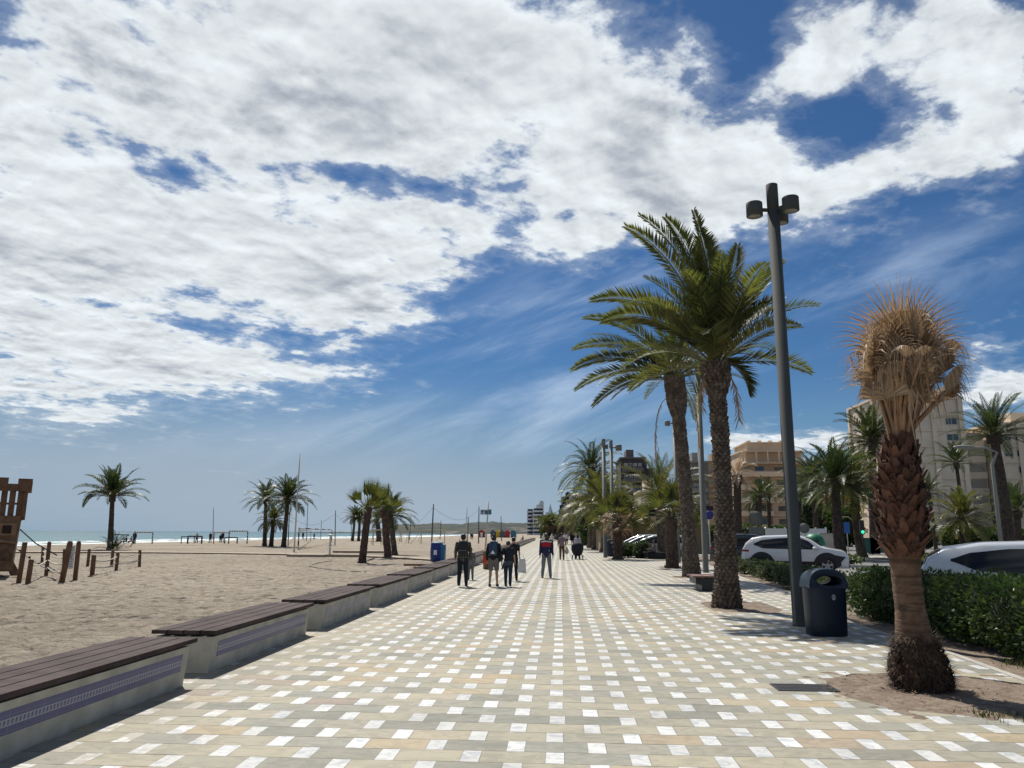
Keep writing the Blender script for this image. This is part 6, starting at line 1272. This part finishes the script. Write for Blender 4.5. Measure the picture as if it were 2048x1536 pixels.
b.add(vs, [(3 * i, 3 * i + 3, 3 * i + 4, 3 * i + 1) for i in range(16)] + [(3 * i + 2, 3 * i + 5, 3 * i + 3, 3 * i) for i in range(16)]); tag(b.build('kerb', kerbm), kind='structure')
lm = mat('road_paint', (.62, .62, .60), .7)
b = MB()
for k in range(5): xx = 12.5 + k * 3.2; b.add([(xx, 28.6 - k * .9, -.0805), (xx + 2.0, 28.6 - k * .9 - .5, -.0805), (xx + 2.0, 28.9 - k * .9 - .5, -.0805), (xx, 28.9 - k * .9, -.0805)], [(0, 1, 2, 3)])
b.add([(9.8, 37, -.0805), (60, 37, -.0805), (60, 37.25, -.0805), (9.8, 37.25, -.0805)], [(0, 1, 2, 3)]); tag(b.build('road_marking', lm), kind='structure')
b = MB(); b.add([(9.8, 60, -.04), (160, 60, -.04), (160, 68, -.04), (9.8, 68, -.04)], [(0, 1, 2, 3)]); tag(b.build('far_pavement', pvm), kind='structure')
WF = mat('fence_white', (.70, .70, .68), .6); t = thing('white_fence', 'bright white panelled fence below the peach block', 'fence', (at(1531, 1060, 88).x, 88, 0)); x1 = at(1665, 1060, 88).x - t.location.x
for k in range(int(x1 / 1.1)): b = MB(); b.box(k * 1.1, k * 1.1 + .95, 0, .06, 1.2, 2.3); b.box(k * 1.1 + .95, k * 1.1 + 1.1, -.03, .09, 0, 2.45); b.build('panel', WF, t)
t = thing('garden_wall', 'pale grey utility cabinet wall right of the green glass container', 'wall', (at(1640, 1060, 70).x, 70, 0)); b = MB(); b.box(0, 1.2, 0, .5, 0, 1.7); b.build('wall', wallmat('cabinet', (.42, .40, .36)), t); b = MB(); b.box(-.05, 1.25, -.05, .55, 1.7, 1.8); b.build('coping', wallmat('pale_render', (0, 0, 0)), t)
GRN = mat('container_green', (.01, .16, .09), .5)
g = at(1627, 1070, 66); t = thing('bottle_bank', 'bright green domed bottle bank behind the bonnet of the white SUV', 'container', (g.x, 66, -.05)); b = MB(); b.lathe([(.75, 0), (.85, .2), (.85, 1.1), (.7, 1.5), (.4, 1.75), (.05, 1.8)], 18); b.build('dome', GRN, t); b = MB(); b.ell((0, -.80, 1.15), (.18, .08, .12), 10, 6); b.build('opening', BLK, t)
for px, lab in ((1736, 'dark green waste container beside the traffic light'), (1752, 'second dark green waste container, right of the first')):
    g = at(px, 1070, 72); t = thing('waste_container', lab, 'container', (g.x, 72, -.05)); b = MB(); b.box(-.75, .75, -.5, .5, .15, 1.2); b.build('tub', mat('container_dark', (.01, .10, .075), .5), t); b = MB(); b.prism([(-.78, 1.2), (.78, 1.2), (.7, 1.45), (-.7, 1.45)], 1.06, 'y', off=-.53); b.build('lid', mat('container_lid', (.01, .07, .06), .5), t)
    for sx in (-.6, .6): b = MB(); b.ell((sx, -.4, .08), (.08, .04, .08), 8, 6); b.build('castor', BLK, t)
g = at(1724, 1060, 52); t = thing('traffic_light', 'traffic light showing green beside the leaning palm', 'traffic light', (g.x, 52, -.05)); b = MB(); b.tube([(0, 0, 0), (0, 0, 2.1)], .05, 8); b.build('pole', BLK, t); b = MB(); b.box(-.13, .13, -.1, .1, 1.75, 2.65); hd = b.build('signal_head', BLK, t)
gl = mat('green_signal', (.05, .9, .5), .4, emit=(.05, 1.0, .45)); b = MB(); b.ell((0, -.11, 1.9), (.10, .03, .10), 12, 6); b.build('green_lamp', gl, hd)
for z_ in (2.2, 2.48): b = MB(); b.ell((0, -.105, z_), (.09, .02, .09), 12, 6); b.build('dark_lamp', mat('signal_dark', (.03, .01, .01), .4), hd)
def round_sign(px, Y, zc, r, lab, m_, pole_m=MW, rect_=None):
    g = at(px, 1060, Y); t = thing('road_sign', lab, 'sign', (g.x, Y, -.05)); b = MB(); b.tube([(0, 0.04, 0), (0, 0.04, zc + r)], .04, 8); b.build('pole', pole_m, t)
    b = MB()
    if rect_: b.box(-rect_[0], rect_[0], -.02, .0, zc - rect_[1], zc + rect_[1])
    else: b.lathe([(r, -.015), (r, .0)], 24, 0, Matrix.Translation((0, 0, zc)) @ Matrix.Rotation(pi / 2, 4, 'X'))
    b.build('plate', m_, t); return t
SGB = mat('sign_back_grey', (.17, .17, .155), .6, .2)
round_sign(1609, 56, 2.15, .36, 'grey round back of a road sign right of the close lamp post', SGB); t = round_sign(1513, 60, 2.9, .55, 'grey back of a round road sign with a board below, above the dark car', SGB); b = MB(); b.box(-.55, .55, -.02, 0, 1.4, 2.25); b.build('lower_plate', SGB, t)
round_sign(1419, 50, 2.9, .28, 'small blue round road sign beside the lamp post between the palms', mat('sign_deep_blue', (.03, .03, .22), .5)); round_sign(1694, 80, 2.4, .3, 'small blue parking sign with white mark below the leaning palm crown', mat('sign_mid_blue', (.03, .12, .42), .5), rect_=(.28, .55))
LAMPG = mat('street_lamp_grey', (.22, .22, .20), .5)
def arm_lamp(px, Y, toppy, tipx, tippy, lab, rad=.09):
    g = at(px, 1085, Y); p = at(px - 18, toppy + 25, Y); tip = at(tipx, tippy, Y); t = thing('street_lamp', lab, 'street lamp', (g.x, Y, -.05)); b = MB(); X = lambda q: (q.x - g.x, 0, q.z)
    top = at(px - 8, toppy, Y); mid = at((px + tipx) / 2 - 2, tippy + 1, Y); b.tube([(0, 0, 0), ((p.x - g.x) * .5, 0, p.z * .5), X(p), X(top), X(mid), X(tip)], [rad * 1.3, rad * 1.1, rad, rad * .8, rad * .6, rad * .5], 8); b.build('pole', LAMPG, t)
    b = MB(); b.ell((tip.x - g.x - .45, 0, tip.z + .02), (.62, .22, .12), 12, 6); b.build('lantern', LAMPG, t); return t
arm_lamp(2002, 45, 903, 1944, 893, 'tall curved arm street lamp in front of the beige blocks at the right')
g = at(1686, 1085, 70); t = thing('street_lamp', 'pale lamp post with a flat crossarm between the two palm trunks', 'street lamp', (g.x, 70, -.05)); b = MB(); h = at(1682, 945, 70).z; b.tube([(0, 0, 0), (-.2, 0, h)], [.14, .08], 8); b.build('pole', mat('pole_beige', (.32, .28, .20), .6), t)
for z_, a, c in ((at(1682, 1011, 70).z, -.3, 2.6), (at(1682, 1033, 70).z, -.2, 1.0)): b = MB(); b.tube([(a, 0, z_), (c * .6, 0, z_ + .02), (c, 0, z_ - .3)], .05, 6); b.build('arm', mat('pole_beige', (0, 0, 0)), t)
g = at(1213, 1088, 120); b = MB(); b.tube([(0, 0, 0), (0, 0, 3.2)], .07, 6); b.ell((-.3, 0, 3.3), (.45, .25, .22), 10, 6); o = b.build('globe_lamp', MW); 
g = at(1201, 1088, 80); o.location = (g.x, 80, 0); tag(o, 'small white globe lamp just left of the slim posts', 'street lamp')
# ================================================= people
SKIN_L = mat('skin_light', (.42, .25, .17), .6); SKIN_D = mat('skin_dark', (.085, .045, .028), .55); SKIN_M = mat('skin_tan', (.28, .155, .10), .6)
HAIRB = mat('hair_black', (.012, .010, .009), .5); HAIRN = mat('hair_brown', (.035, .022, .015), .5)
def baked(prims, voxel, extra=None, mats=None, name='m'):
    """tapered limbs and rounded masses fused into one continuous surface"""
    b = MB()
    for p in prims:
        if p[0] == 'c':
            _, a, c, r1, r2 = p; a = Vector(a); c = Vector(c); b.tube([a, a.lerp(c, .5), c], [r1, (r1 + r2) / 2 * 1.03, r2], 12)
            b.ell(a, (r1,) * 3, 12, 8); b.ell(c, (r2,) * 3, 12, 8)
        else: b.ell(p[1], p[2], 16, 12)
    me = b.mesh('tmp', mats); o = bpy.data.objects.new('tmp', me); S.collection.objects.link(o)
    m = o.modifiers.new('r', 'REMESH'); m.mode = 'VOXEL'; m.voxel_size = voxel; m.use_smooth_shade = True
    m2 = o.modifiers.new('s', 'SMOOTH'); m2.factor = .6; m2.iterations = 2
    dg = bpy.context.evaluated_depsgraph_get(); out = bpy.data.meshes.new_from_object(o.evaluated_get(dg)); bpy.data.objects.remove(o); out.name = name
    if extra:
        vs = [tuple(v.co) for v in out.vertices]; fs = [tuple(p.vertices) for p in out.polygons]; q = MB(); q.add(vs, fs, 0, True); n = len(q.v); q.v += extra.v; q.f += [tuple(i + n for i in f) for f in extra.f]; q.mi += [0] * len(extra.f); q.sm += extra.sm; out = q.mesh(name, mats)
    out.materials.clear()
    for x in (mats if isinstance(mats, list) else [mats]): out.materials.append(x)
    for p in out.polygons: p.use_smooth = True
    return out
def person(label, px, py, h, face, top=None, bottom=None, skin=SKIN_L, hair=HAIRN, walk=0.0, arms=((8, 10), (-8, 10)), sleeves='long', legs='long', spread=.02, coarse=False, bun=False, longhair=False, shoes=None, group=None, sit=False, Yabs=None, z=0.0, fat=1.0, veil=None, sgn=1, headturn=0.0, skirt=False):
    g = gnd(px, py, z) if Yabs is None else at(px, 1080, Yabs); g.z = z
    t = thing('person', label, 'person', g, radians(face), group); k = h / 1.74; t.scale = (k,) * 3
    vx = .030 if coarse else .014
    hipz = .93 if not sit else .50
    V = Vector; P_ = V((0, 0, hipz + .02)); ch = V((0, .01, hipz + .42)); nk = V((0, .0, hipz + .56)); hd = V((0, .02, hipz + .70))
    sh = [V((s * .175 * fat, 0, hipz + .49)) for s in (-1, 1)]; hp = [V((s * .09, 0, hipz - .02)) for s in (-1, 1)]; kn, an, el, wr = [], [], [], []
    for i, s in enumerate((-1, 1)):
        a = radians(walk * s * sgn); 
        if sit: kz = V((hp[i].x * 1.2, .42, hipz + .0)); kn.append(kz); an.append(V((kz.x, .46, .08)))
        else:
            kk = hp[i] + V((s * spread * .5, sin(a) * .42, -cos(a) * .42)); kn.append(kk); a2 = a - radians(max(0, -walk * s * sgn) * .9 + 2); an.append(kk + V((s * spread * .5, sin(a2) * .40, -cos(a2) * .40)))
        sw, be = arms[i]; a = radians(sw); e = sh[i] + V((s * .055, sin(a) * .28, -cos(a) * .28)); el.append(e); a3 = a + radians(be); wr.append(e + V((s * .012, sin(a3) * .25, -cos(a3) * .25)))
    if not sit: low = min(p.z for p in an) - .08; 
    else: low = 0
    sh_ = V((0, 0, -low)); 
    for L_ in (sh, hp, kn, an, el, wr):
        for q in L_: q += sh_
    P_ += sh_; ch += sh_; nk += sh_; hd += sh_
    body = [('c', P_, ch, .125 * fat, .125 * fat), ('e', ch + V((0, 0, -.02)), (.165 * fat, .105 * fat, .16)), ('e', P_, (.155 * fat, .12 * fat, .11)), ('c', ch, nk, .09, .055), ('c', nk, hd + V((0, 0, -.06)), .055, .052), ('e', hd, (.076, .093, .112)), ('e', hd + V((0, .035, -.05)), (.052, .055, .055)), ('e', hd + V((0, .10, -.015)), (.014, .018, .022)), ('e', hd + V((.078, -.005, -.01)), (.012, .02, .03)), ('e', hd + V((-.078, -.005, -.01)), (.012, .02, .03))]
    for i in (0, 1):
        body += [('c', hp[i], kn[i], .078, .052), ('c', kn[i], an[i], .055, .036), ('c', an[i] + V((0, -.02, -.04)), an[i] + V((0, .14, -.055)), .036, .03), ('c', sh[i] * .9 + ch * .1, sh[i], .06, .055), ('c', sh[i], el[i], .047, .036), ('c', el[i], wr[i], .037, .026), ('e', wr[i] + (wr[i] - el[i]).normalized() * .05, (.022, .038, .048))]
    ex = MB()
    for i, s in enumerate((-1, 1)):
        d = (wr[i] - el[i]).normalized(); pl = wr[i] + d * .075; f = V((0, 1, 0)); inn = V((-s, 0, 0))
        for j, l in enumerate((.062, .072, .068, .052)):
            q = pl + f * (.026 - .017 * j); ex.tube([q - d * .02, q + d * l * .5 + inn * .006, q + d * l + inn * .022], [.0092, .0085, .0068], 6)
        q = wr[i] + d * .03 + f * .03; ex.tube([q, q + f * .025 + d * .025, q + f * .03 + d * .052], [.011, .010, .008], 6)
    link('body', baked(body, vx, ex, skin, 'body'), t)
    g2 = .016
    if bottom:
        if skirt: pr = [('c', P_, P_ + V((0, 0, -.75)), .15, .20), ('e', P_, (.18 * fat, .145 * fat, .12))]
        else:
            pr = [('e', P_ + V((0, 0, .0)), (.17 * fat, .135 * fat, .125))]
            for i in (0, 1):
                if legs == 'long': pr += [('c', hp[i], kn[i], .098, .074), ('c', kn[i], an[i] + V((0, 0, .02)), .073, .058)]
                else: pr += [('c', hp[i], hp[i].lerp(kn[i], .72), .10, .088)]
        link('trousers' if legs == 'long' else 'shorts', baked(pr, vx, None, bottom, 'trousers'), t)
    if top:
        pr = [('c', P_ + V((0, 0, .03)), ch, .15 * fat, .15 * fat), ('e', ch, (.195 * fat, .128 * fat, .165)), ('e', P_ + V((0, 0, .06)), (.178 * fat, .142 * fat, .11)), ('c', ch, nk - V((0, 0, .04)), .10, .07)]
        for i in (0, 1):
            pr += [('c', ch.lerp(sh[i], .6), sh[i], .08, .072), ('c', sh[i], el[i] if sleeves == 'long' else sh[i].lerp(el[i], .6), .068, .056)]
            if sleeves == 'long': pr += [('c', el[i], el[i].lerp(wr[i], .92), .054, .042)]
        link('top', baked(pr, vx, None, top, 'top'), t)
    if veil: link('headscarf', baked([('e', hd + V((0, -.015, .0)), (.10, .115, .14)), ('c', hd + V((0, -.03, -.1)), ch + V((0, -.03, .05)), .11, .19)], vx, None, veil, 'headscarf'), t)
    else:
        pr = [('e', hd + V((0, -.022, .028)), (.088, .094, .100))]
        if bun: pr += [('e', hd + V((0, -.05, .135)), (.04, .04, .045)), ('e', hd + V((-.05, -.09, .02)), (.045, .045, .05))]
        if longhair: pr += [('c', hd + V((0, -.05, 0)), nk + V((0, -.05, .0)), .08, .06)]
        hr = link('hair', baked(pr, vx, None, hair, 'hair'), t)
    for s in (-1, 1):
        b = MB(); b.ell(hd + V((s * .03, .088, .012)), (.011, .007, .006), 8, 5); b.build('eye', mat('eye_dark', (.02, .015, .01), .3), t)
    b = MB(); b.ell(hd + V((0, .092, -.052)), (.022, .006, .005), 8, 5); b.build('mouth', mat('lip', (.20, .07, .06), .5), t)
    for i in (0, 1):
        b = MB(); a = an[i]; b.tube([a + V((0, -.06, -.045)), a + V((0, .02, -.035)), a + V((0, .12, -.05)), a + V((0, .19, -.06))], [.036, .052, .048, .022], 10); b.build('shoe', shoes or mat('shoe_dark', (.02, .02, .02), .6), t)
    return t, dict(P=P_, ch=ch, nk=nk, hd=hd, wr=wr, sh=sh, an=an)
def cloth(nm, c, v=.12, vs=6, c2=None): return mat(nm, c, .9, var=v, vscale=vs, col2=c2)
DN = cloth('dark_navy_cloth', (.010, .013, .022)); BKC = cloth('black_cloth', (.012, .012, .014)); GYC = cloth('grey_cloth', (.13, .135, .14)); JEAN = cloth('jeans', (.016, .030, .055)); WHC = cloth('white_cloth', (.62, .61, .58)); BRC = cloth('brown_cloth', (.085, .045, .028)); MVC = cloth('mauve_cloth', (.19, .13, .15)); LIL = cloth('lilac_cloth', (.42, .39, .46)); SHG = cloth('shorts_grey', (.16, .14, .125))
def checked():
    m = bpy.data.materials.new('checked_cloth'); m.use_nodes = True; t = NT(m.node_tree); b = m.node_tree.nodes['Principled BSDF']; x, y, z = t.xyz(t.n('ShaderNodeTexCoord').outputs['Object'])
    s = lambda a: t.m('LESS_THAN', t.m('FRACT', t.m('DIVIDE', a, .085)), .36)
    c = t.mix(t.m('MULTIPLY', t.m('ADD', s(x), s(z)), .5), (.010, .014, .013), (.16, .15, .10)); t.put(b.inputs['Base Color'], c); b.inputs['Roughness'].default_value = .9; return m
def banded_top(zs):
    m = bpy.data.materials.new('striped_top'); m.use_nodes = True; t = NT(m.node_tree); b = m.node_tree.nodes['Principled BSDF']; x, y, z = t.xyz(t.n('ShaderNodeTexCoord').outputs['Object'])
    inner = t.m('LESS_THAN', t.m('ABSOLUTE', x), .185); c = t.mix(t.m('LESS_THAN', z, zs[0]), (.010, .011, .018), (.012, .016, .06))
    red = t.m('MULTIPLY', t.m('MULTIPLY', t.m('LESS_THAN', z, zs[1]), t.m('GREATER_THAN', z, zs[0])), inner); c = t.mix(red, c, (.36, .008, .018))
    zz = t.m('ADD', z, t.m('MULTIPLY', t.m('ABSOLUTE', x), .12)); wh = t.m('MULTIPLY', t.m('MULTIPLY', t.m('LESS_THAN', zz, zs[1] + .05), t.m('GREATER_THAN', zz, zs[1])), t.m('LESS_THAN', t.m('ABSOLUTE', x), .21)); c = t.mix(wh, c, (.62, .60, .56))
    t.put(b.inputs['Base Color'], c); b.inputs['Roughness'].default_value = .85; return m
def pack(t, J, w_, h, d, m_, z0=-.40, nm='backpack'):
    b = MB(); c = J['ch'] + Vector((0, -.19, z0 + h / 2 + .12)); n = 16; vs = []
    for k, (zz, s) in enumerate([(-.5, .80), (-.42, .97), (0, 1), (.3, .92), (.45, .68), (.5, .35)]):
        for i in range(n): a = 2 * pi * i / n; e = .6; cc, ss = cos(a), sin(a); vs.append((c.x + w_ / 2 * s * abs(cc) ** e * (1 if cc > 0 else -1), c.y + d / 2 * s * abs(ss) ** e * (1 if ss > 0 else -1), c.z + h * zz))
    b.add(vs, [(k * n + i, k * n + (i + 1) % n, (k + 1) * n + (i + 1) % n, (k + 1) * n + i) for k in range(5) for i in range(n)] + [tuple(range(n - 1, -1, -1)), tuple(5 * n + i for i in range(n))], 0, True)
    o = b.build(nm, m_, t)
    for s in (-1, 1): b = MB(); b.tube([J['sh'][0 if s < 0 else 1] * .62 + J['ch'] * .38 + Vector((0, -.14, .06)), J['sh'][0 if s < 0 else 1] * .66 + J['ch'] * .34 + Vector((0, .0, .15)), J['sh'][0 if s < 0 else 1] * .62 + J['ch'] * .38 + Vector((0, .15, -.02))], .02, 6); b.build('strap', m_, o)
    return o, c
WG = 'family walking away beside the seats'
t, J = person('man in a dark checked jacket and navy trousers with a black backpack, walking away', 925, 1173, 1.66, 4, checked(), DN, SKIN_M, HAIRB, 14, ((14, 25), (-10, 20)), fat=1.12, group=WG)
t2 = pack(t, J, .34, .46, .17, mat('pack_black', (.010, .011, .013), .7))
b = MB(); b.box(-.13, .13, t2[1].y - .092, t2[1].y - .087, t2[1].z - .10, t2[1].z - .09); b.build('reflective_strip', mat('strip_grey', (.30, .30, .30), .4), t2[0])
t, J = person('small child in grey walking right beside the man in the checked jacket', 941, 1160, 1.15, 6, GYC, GYC, SKIN_M, HAIRB, 10, group=WG, fat=.95)
t, J = person('woman with dark hair buns, black cardigan, grey shorts and a blue backpack', 987, 1173, 1.60, -4, BKC, SHG, SKIN_L, HAIRN, 8, ((-5, 20), (10, 40)), legs='short', bun=True, group=WG)
o, c = pack(t, J, .30, .50, .20, mat('pack_blue', (.018, .045, .095), .6, var=.4, vscale=7))
b = MB(); b.prism([(-.075, -.19), (.085, -.19), (.01, -.07)], .006, 'y', 0, Matrix.Translation((c.x, c.y - .107, c.z)));
b.build('triangle_mark', WHITE, o)
b = MB(); b.prism([(.14, -.02), (.36, -.30), (.20, -.42), (.05, -.35)], .05, 'y', 0, Matrix.Translation((J['ch'].x, J['ch'].y - .06, J['ch'].z - .1))); b.build('cardigan_tail', BKC, t)
t, J = person('youth in a dark navy tee and jeans with a jacket tied round the waist', 1016, 1173, 1.44, -3, DN, JEAN, SKIN_L, HAIRN, 12, ((-12, 15), (12, 15)), 'short', group=WG, sgn=-1)
link('waist_jacket', baked([('e', J['P'] + Vector((0, -.01, -.02)), (.185, .16, .13)), ('c', J['P'] + Vector((-.12, -.1, -.05)), J['P'] + Vector((-.22, -.12, -.26)), .07, .035)], .014, None, cloth('jacket_slate', (.05, .06, .075)), 'waist_jacket'), t)
t, J = person('dark haired woman with a child on her front, half hidden behind the youth', 1027, 1162, 1.54, 0, BKC, DN, SKIN_L, HAIRB, 12, ((5, 60), (-5, 8)), 'short', group=WG, longhair=False)
b = MB(); w_ = J['wr'][1]; bx_ = gnd(1038, 1162); t3 = thing('tote_bag', 'white cloth tote bag hanging at the side of the half hidden woman', 'bag', (t.location.x + .16, t.location.y - .16, .02)); b = MB(); b.add([(-.02, -.05, .30), (.30, -.05, .26), (.27, -.05, .74), (.05, -.05, .76), (-.02, .05, .30), (.30, .05, .26), (.27, .05, .74), (.05, .05, .76)], [(0, 1, 2, 3), (7, 6, 5, 4), (0, 4, 5, 1), (1, 5, 6, 2), (0, 3, 7, 4)]); b.build('bag', WHC, t3)
b = MB(); b.tube([(.07, 0, .75), (.03, 0, .92), (.16, 0, .93), (.24, 0, .74)], .010, 5); b.build('handle', WHC, t3)
t, J = person('man standing facing the camera in a navy sweatshirt with a red and white band', 1093, 1156, 1.68, 180, None, cloth('jogging_grey', (.15, .17, .185)), SKIN_D, HAIRB, 0, ((4, 8), (4, 8)), spread=.07, fat=1.08, shoes=cloth('shoe_grey', (.09, .09, .095)))
zc = J['ch'].z
pr = [('c', J['P'] + Vector((0, 0, .02)), J['ch'], .165, .165), ('e', J['ch'], (.215, .14, .17)), ('e', J['P'] + Vector((0, 0, .05)), (.195, .155, .11)), ('c', J['ch'], J['nk'] - Vector((0, 0, .03)), .10, .075)]
for i in (0, 1): e_ = J['sh'][i].lerp(J['wr'][i], .52); pr += [('c', J['ch'].lerp(J['sh'][i], .6), J['sh'][i], .09, .08), ('c', J['sh'][i], e_, .074, .060), ('c', e_, J['sh'][i].lerp(J['wr'][i], .95), .058, .045)]
link('sweatshirt', baked(pr, .014, None, banded_top((zc - .13, zc + .055)), 'sweatshirt'), t)
link('collar', baked([('c', J['nk'] + Vector((-.05, .05, -.02)), J['nk'] + Vector((0, .09, -.10)), .022, .018), ('c', J['nk'] + Vector((.05, .05, -.02)), J['nk'] + Vector((0, .09, -.10)), .022, .018)], .010, None, WHC, 'collar'), t)
b = MB(); b.box(-.07, .07, J['hd'].y + .085, J['hd'].y + .10, J['hd'].z, J['hd'].z + .028); b.build('sunglasses', BLK, t)
b = MB(); n_ = J['ch'] + Vector((-.11, .165, -.28)); b.ell(n_, (.016, .006, .018), 8, 5); b.build('chest_mark', WHITE, t)
t, J = person('man in mauve tee and brown trousers walking away with a pale bag', 1124, 1120, 1.70, 0, MVC, BRC, SKIN_M, HAIRB, 12, ((-12, 12), (10, 12)), 'short')
t3 = thing('carrier_bag', 'pale plastic bag carried by the man in the mauve tee', 'bag', (t.location.x + .30, t.location.y + .12, 0)); b = MB(); b.lathe([(.04, .36), (.12, .42), (.13, .55), (.07, .72), (.02, .84)], 12); b.build('bag', cloth('bag_pale', (.42, .38, .34)), t3)
t, J = person('woman in a lilac top pushing the dark pushchair away from the camera', 1155, 1119, 1.60, 0, LIL, BKC, SKIN_M, HAIRB, 6, ((38, 40), (38, 40)), 'long', longhair=True, Yabs=52.4)
t3 = thing('pushchair', 'black covered pushchair on small wheels in front of the woman in lilac', 'pushchair', gnd(1155, 1119)); b = MB(); b.lathe([(.16, .22), (.33, .40), (.40, .68), (.40, .86), (.30, 1.04), (.08, 1.10)], 18, 0, Matrix.Diagonal((1.0, .8, 1.0, 1.0))); b.build('hood', mat('hood_navy', (.006, .007, .014), .8), t3)
for sx in (-.34, .34):
    b = MB(); b.tube([(sx, 0, .14), (sx * .6, 0, .42)], .025, 6); b.build('frame', MG, t3)
    for sy in (-.12, .14): b = MB(); b.lathe([(.13, -.03), (.14, 0), (.13, .03)], 14, 0, Matrix.Translation((sx * (1 if sy < 0 else .45), sy, .14)) @ Matrix.Rotation(pi / 2, 4, 'Y')); w_ = b.build('wheel', TYRE, t3); b = MB(); b.lathe([(.06, -.035), (.06, .035)], 10, 0, Matrix.Translation((sx * (1 if sy < 0 else .45), sy, .14)) @ Matrix.Rotation(pi / 2, 4, 'Y')); b.build('hub', WHITE, w_)
t, J = person('person in a pale mauve top sitting on the dark low seat beside the grey palm', 1308, 1117, 1.62, 90, cloth('dull_mauve', (.20, .15, .155)), DN, SKIN_M, HAIRB, 0, ((35, 40), (35, 40)), 'long', sit=True, Yabs=53.6)
FARG = 'people further up the promenade'
FP = [(1088, 1098, 1.62, 'white robed person at the left shoulder of the man with the red band', WHC, WHC, True, 0), (1104, 1098, 1.60, 'white headscarfed person at the other shoulder of the man with the red band', WHC, WHC, True, 0),
      (1117, 1090, 1.60, 'dark dressed figure left of the man in the mauve tee', BKC, BKC, False, 180), (1129, 1092, 1.72, 'person in a white tee just right of the man in the mauve tee', WHC, DN, False, 180), (1134, 1090, 1.70, 'second white topped person, right of the first beside the mauve tee man', WHC, BKC, False, 180),
      (1144, 1089, 1.68, 'dark dressed walker between the mauve tee man and the woman in lilac', BKC, BKC, False, 0), (1148, 1087, 1.6, 'slim dark walker just left of the woman in lilac', BRC, DN, False, 0), (1164, 1086, 1.62, 'person in white top and black trousers right of the woman in lilac', WHC, BKC, False, 180), (1169, 1087, 1.62, 'white topped walker with pale legs right of the pushchair', WHC, WHC, False, 180), (1175, 1085, 1.6, 'walker in grey close to the far palm trunks', GYC, BKC, False, 180), (1111, 1083, 1.6, 'tiny far walker in grey above the white robed pair', GYC, DN, False, 0)]
for (px, py, h, lab, a, c, ve, fc) in FP: person(lab, px, py, h, fc, a, c, SKIN_M, HAIRB, 10, coarse=True, group=FARG, veil=WHC if ve else None, skirt=ve)
BPG = 'people on the beach'
for (px, py, h, lab, a, c, fc) in [(268, 1088, 1.7, 'person standing at the left post of the striped goal by the surf', DN, DN, 20), (393, 1086, 1.5, 'bather in mid beach behind the low black goal', cloth('faded_red', (.3, .2, .17)), DN, 0), (420, 1086, 1.6, 'dark figure standing alone at the surf between the goals', BKC, BKC, 0), (440, 1085, 1.3, 'shorter dark figure beside the red and white goal', DN, DN, 0), (444.5, 1085, 1.7, 'taller dark figure beside the red and white goal', BKC, DN, 0), (605.5, 1079.5, 1.7, 'figure at the water edge between mast and foot shower', BKC, DN, 0), (628, 1079, 1.5, 'second figure at the water edge, right of the small goal', MVC, DN, 0), (942, 1078.5, 1.7, 'figure standing on the sand above the small child', DN, DN, 0), (945, 1079, 1.6, 'second figure on the sand above the small child', BRC, BKC, 0)]:
    person(lab, px, py, h, fc, a, c, SKIN_M, HAIRB, 8, coarse=True, group=BPG, z=-.07)
for (px, py, lab, a) in [(262, 1088, 'person in pink crouching beside the standing beach visitor', cloth('pink_cloth', (.35, .2, .2))), (252, 1088.5, 'dark clothed person sitting on the sand by the exercise frame', BKC), (247, 1088.5, 'person in white sitting on the sand behind the palm offshoot', WHC), (1030, 1085, 'person in white sitting on the far seats left of the red banded man', WHC), (1046, 1084, 'person in blue sitting on the far seats at their end', cloth('blue_cloth', (.03, .05, .3)))]:
    person(lab, px, py, 1.6, 90, a, DN, SKIN_M, HAIRB, 0, ((40, 40), (40, 40)), coarse=True, group=BPG if px < 500 else FARG, sit=True, z=-.35 if px < 500 else 0)
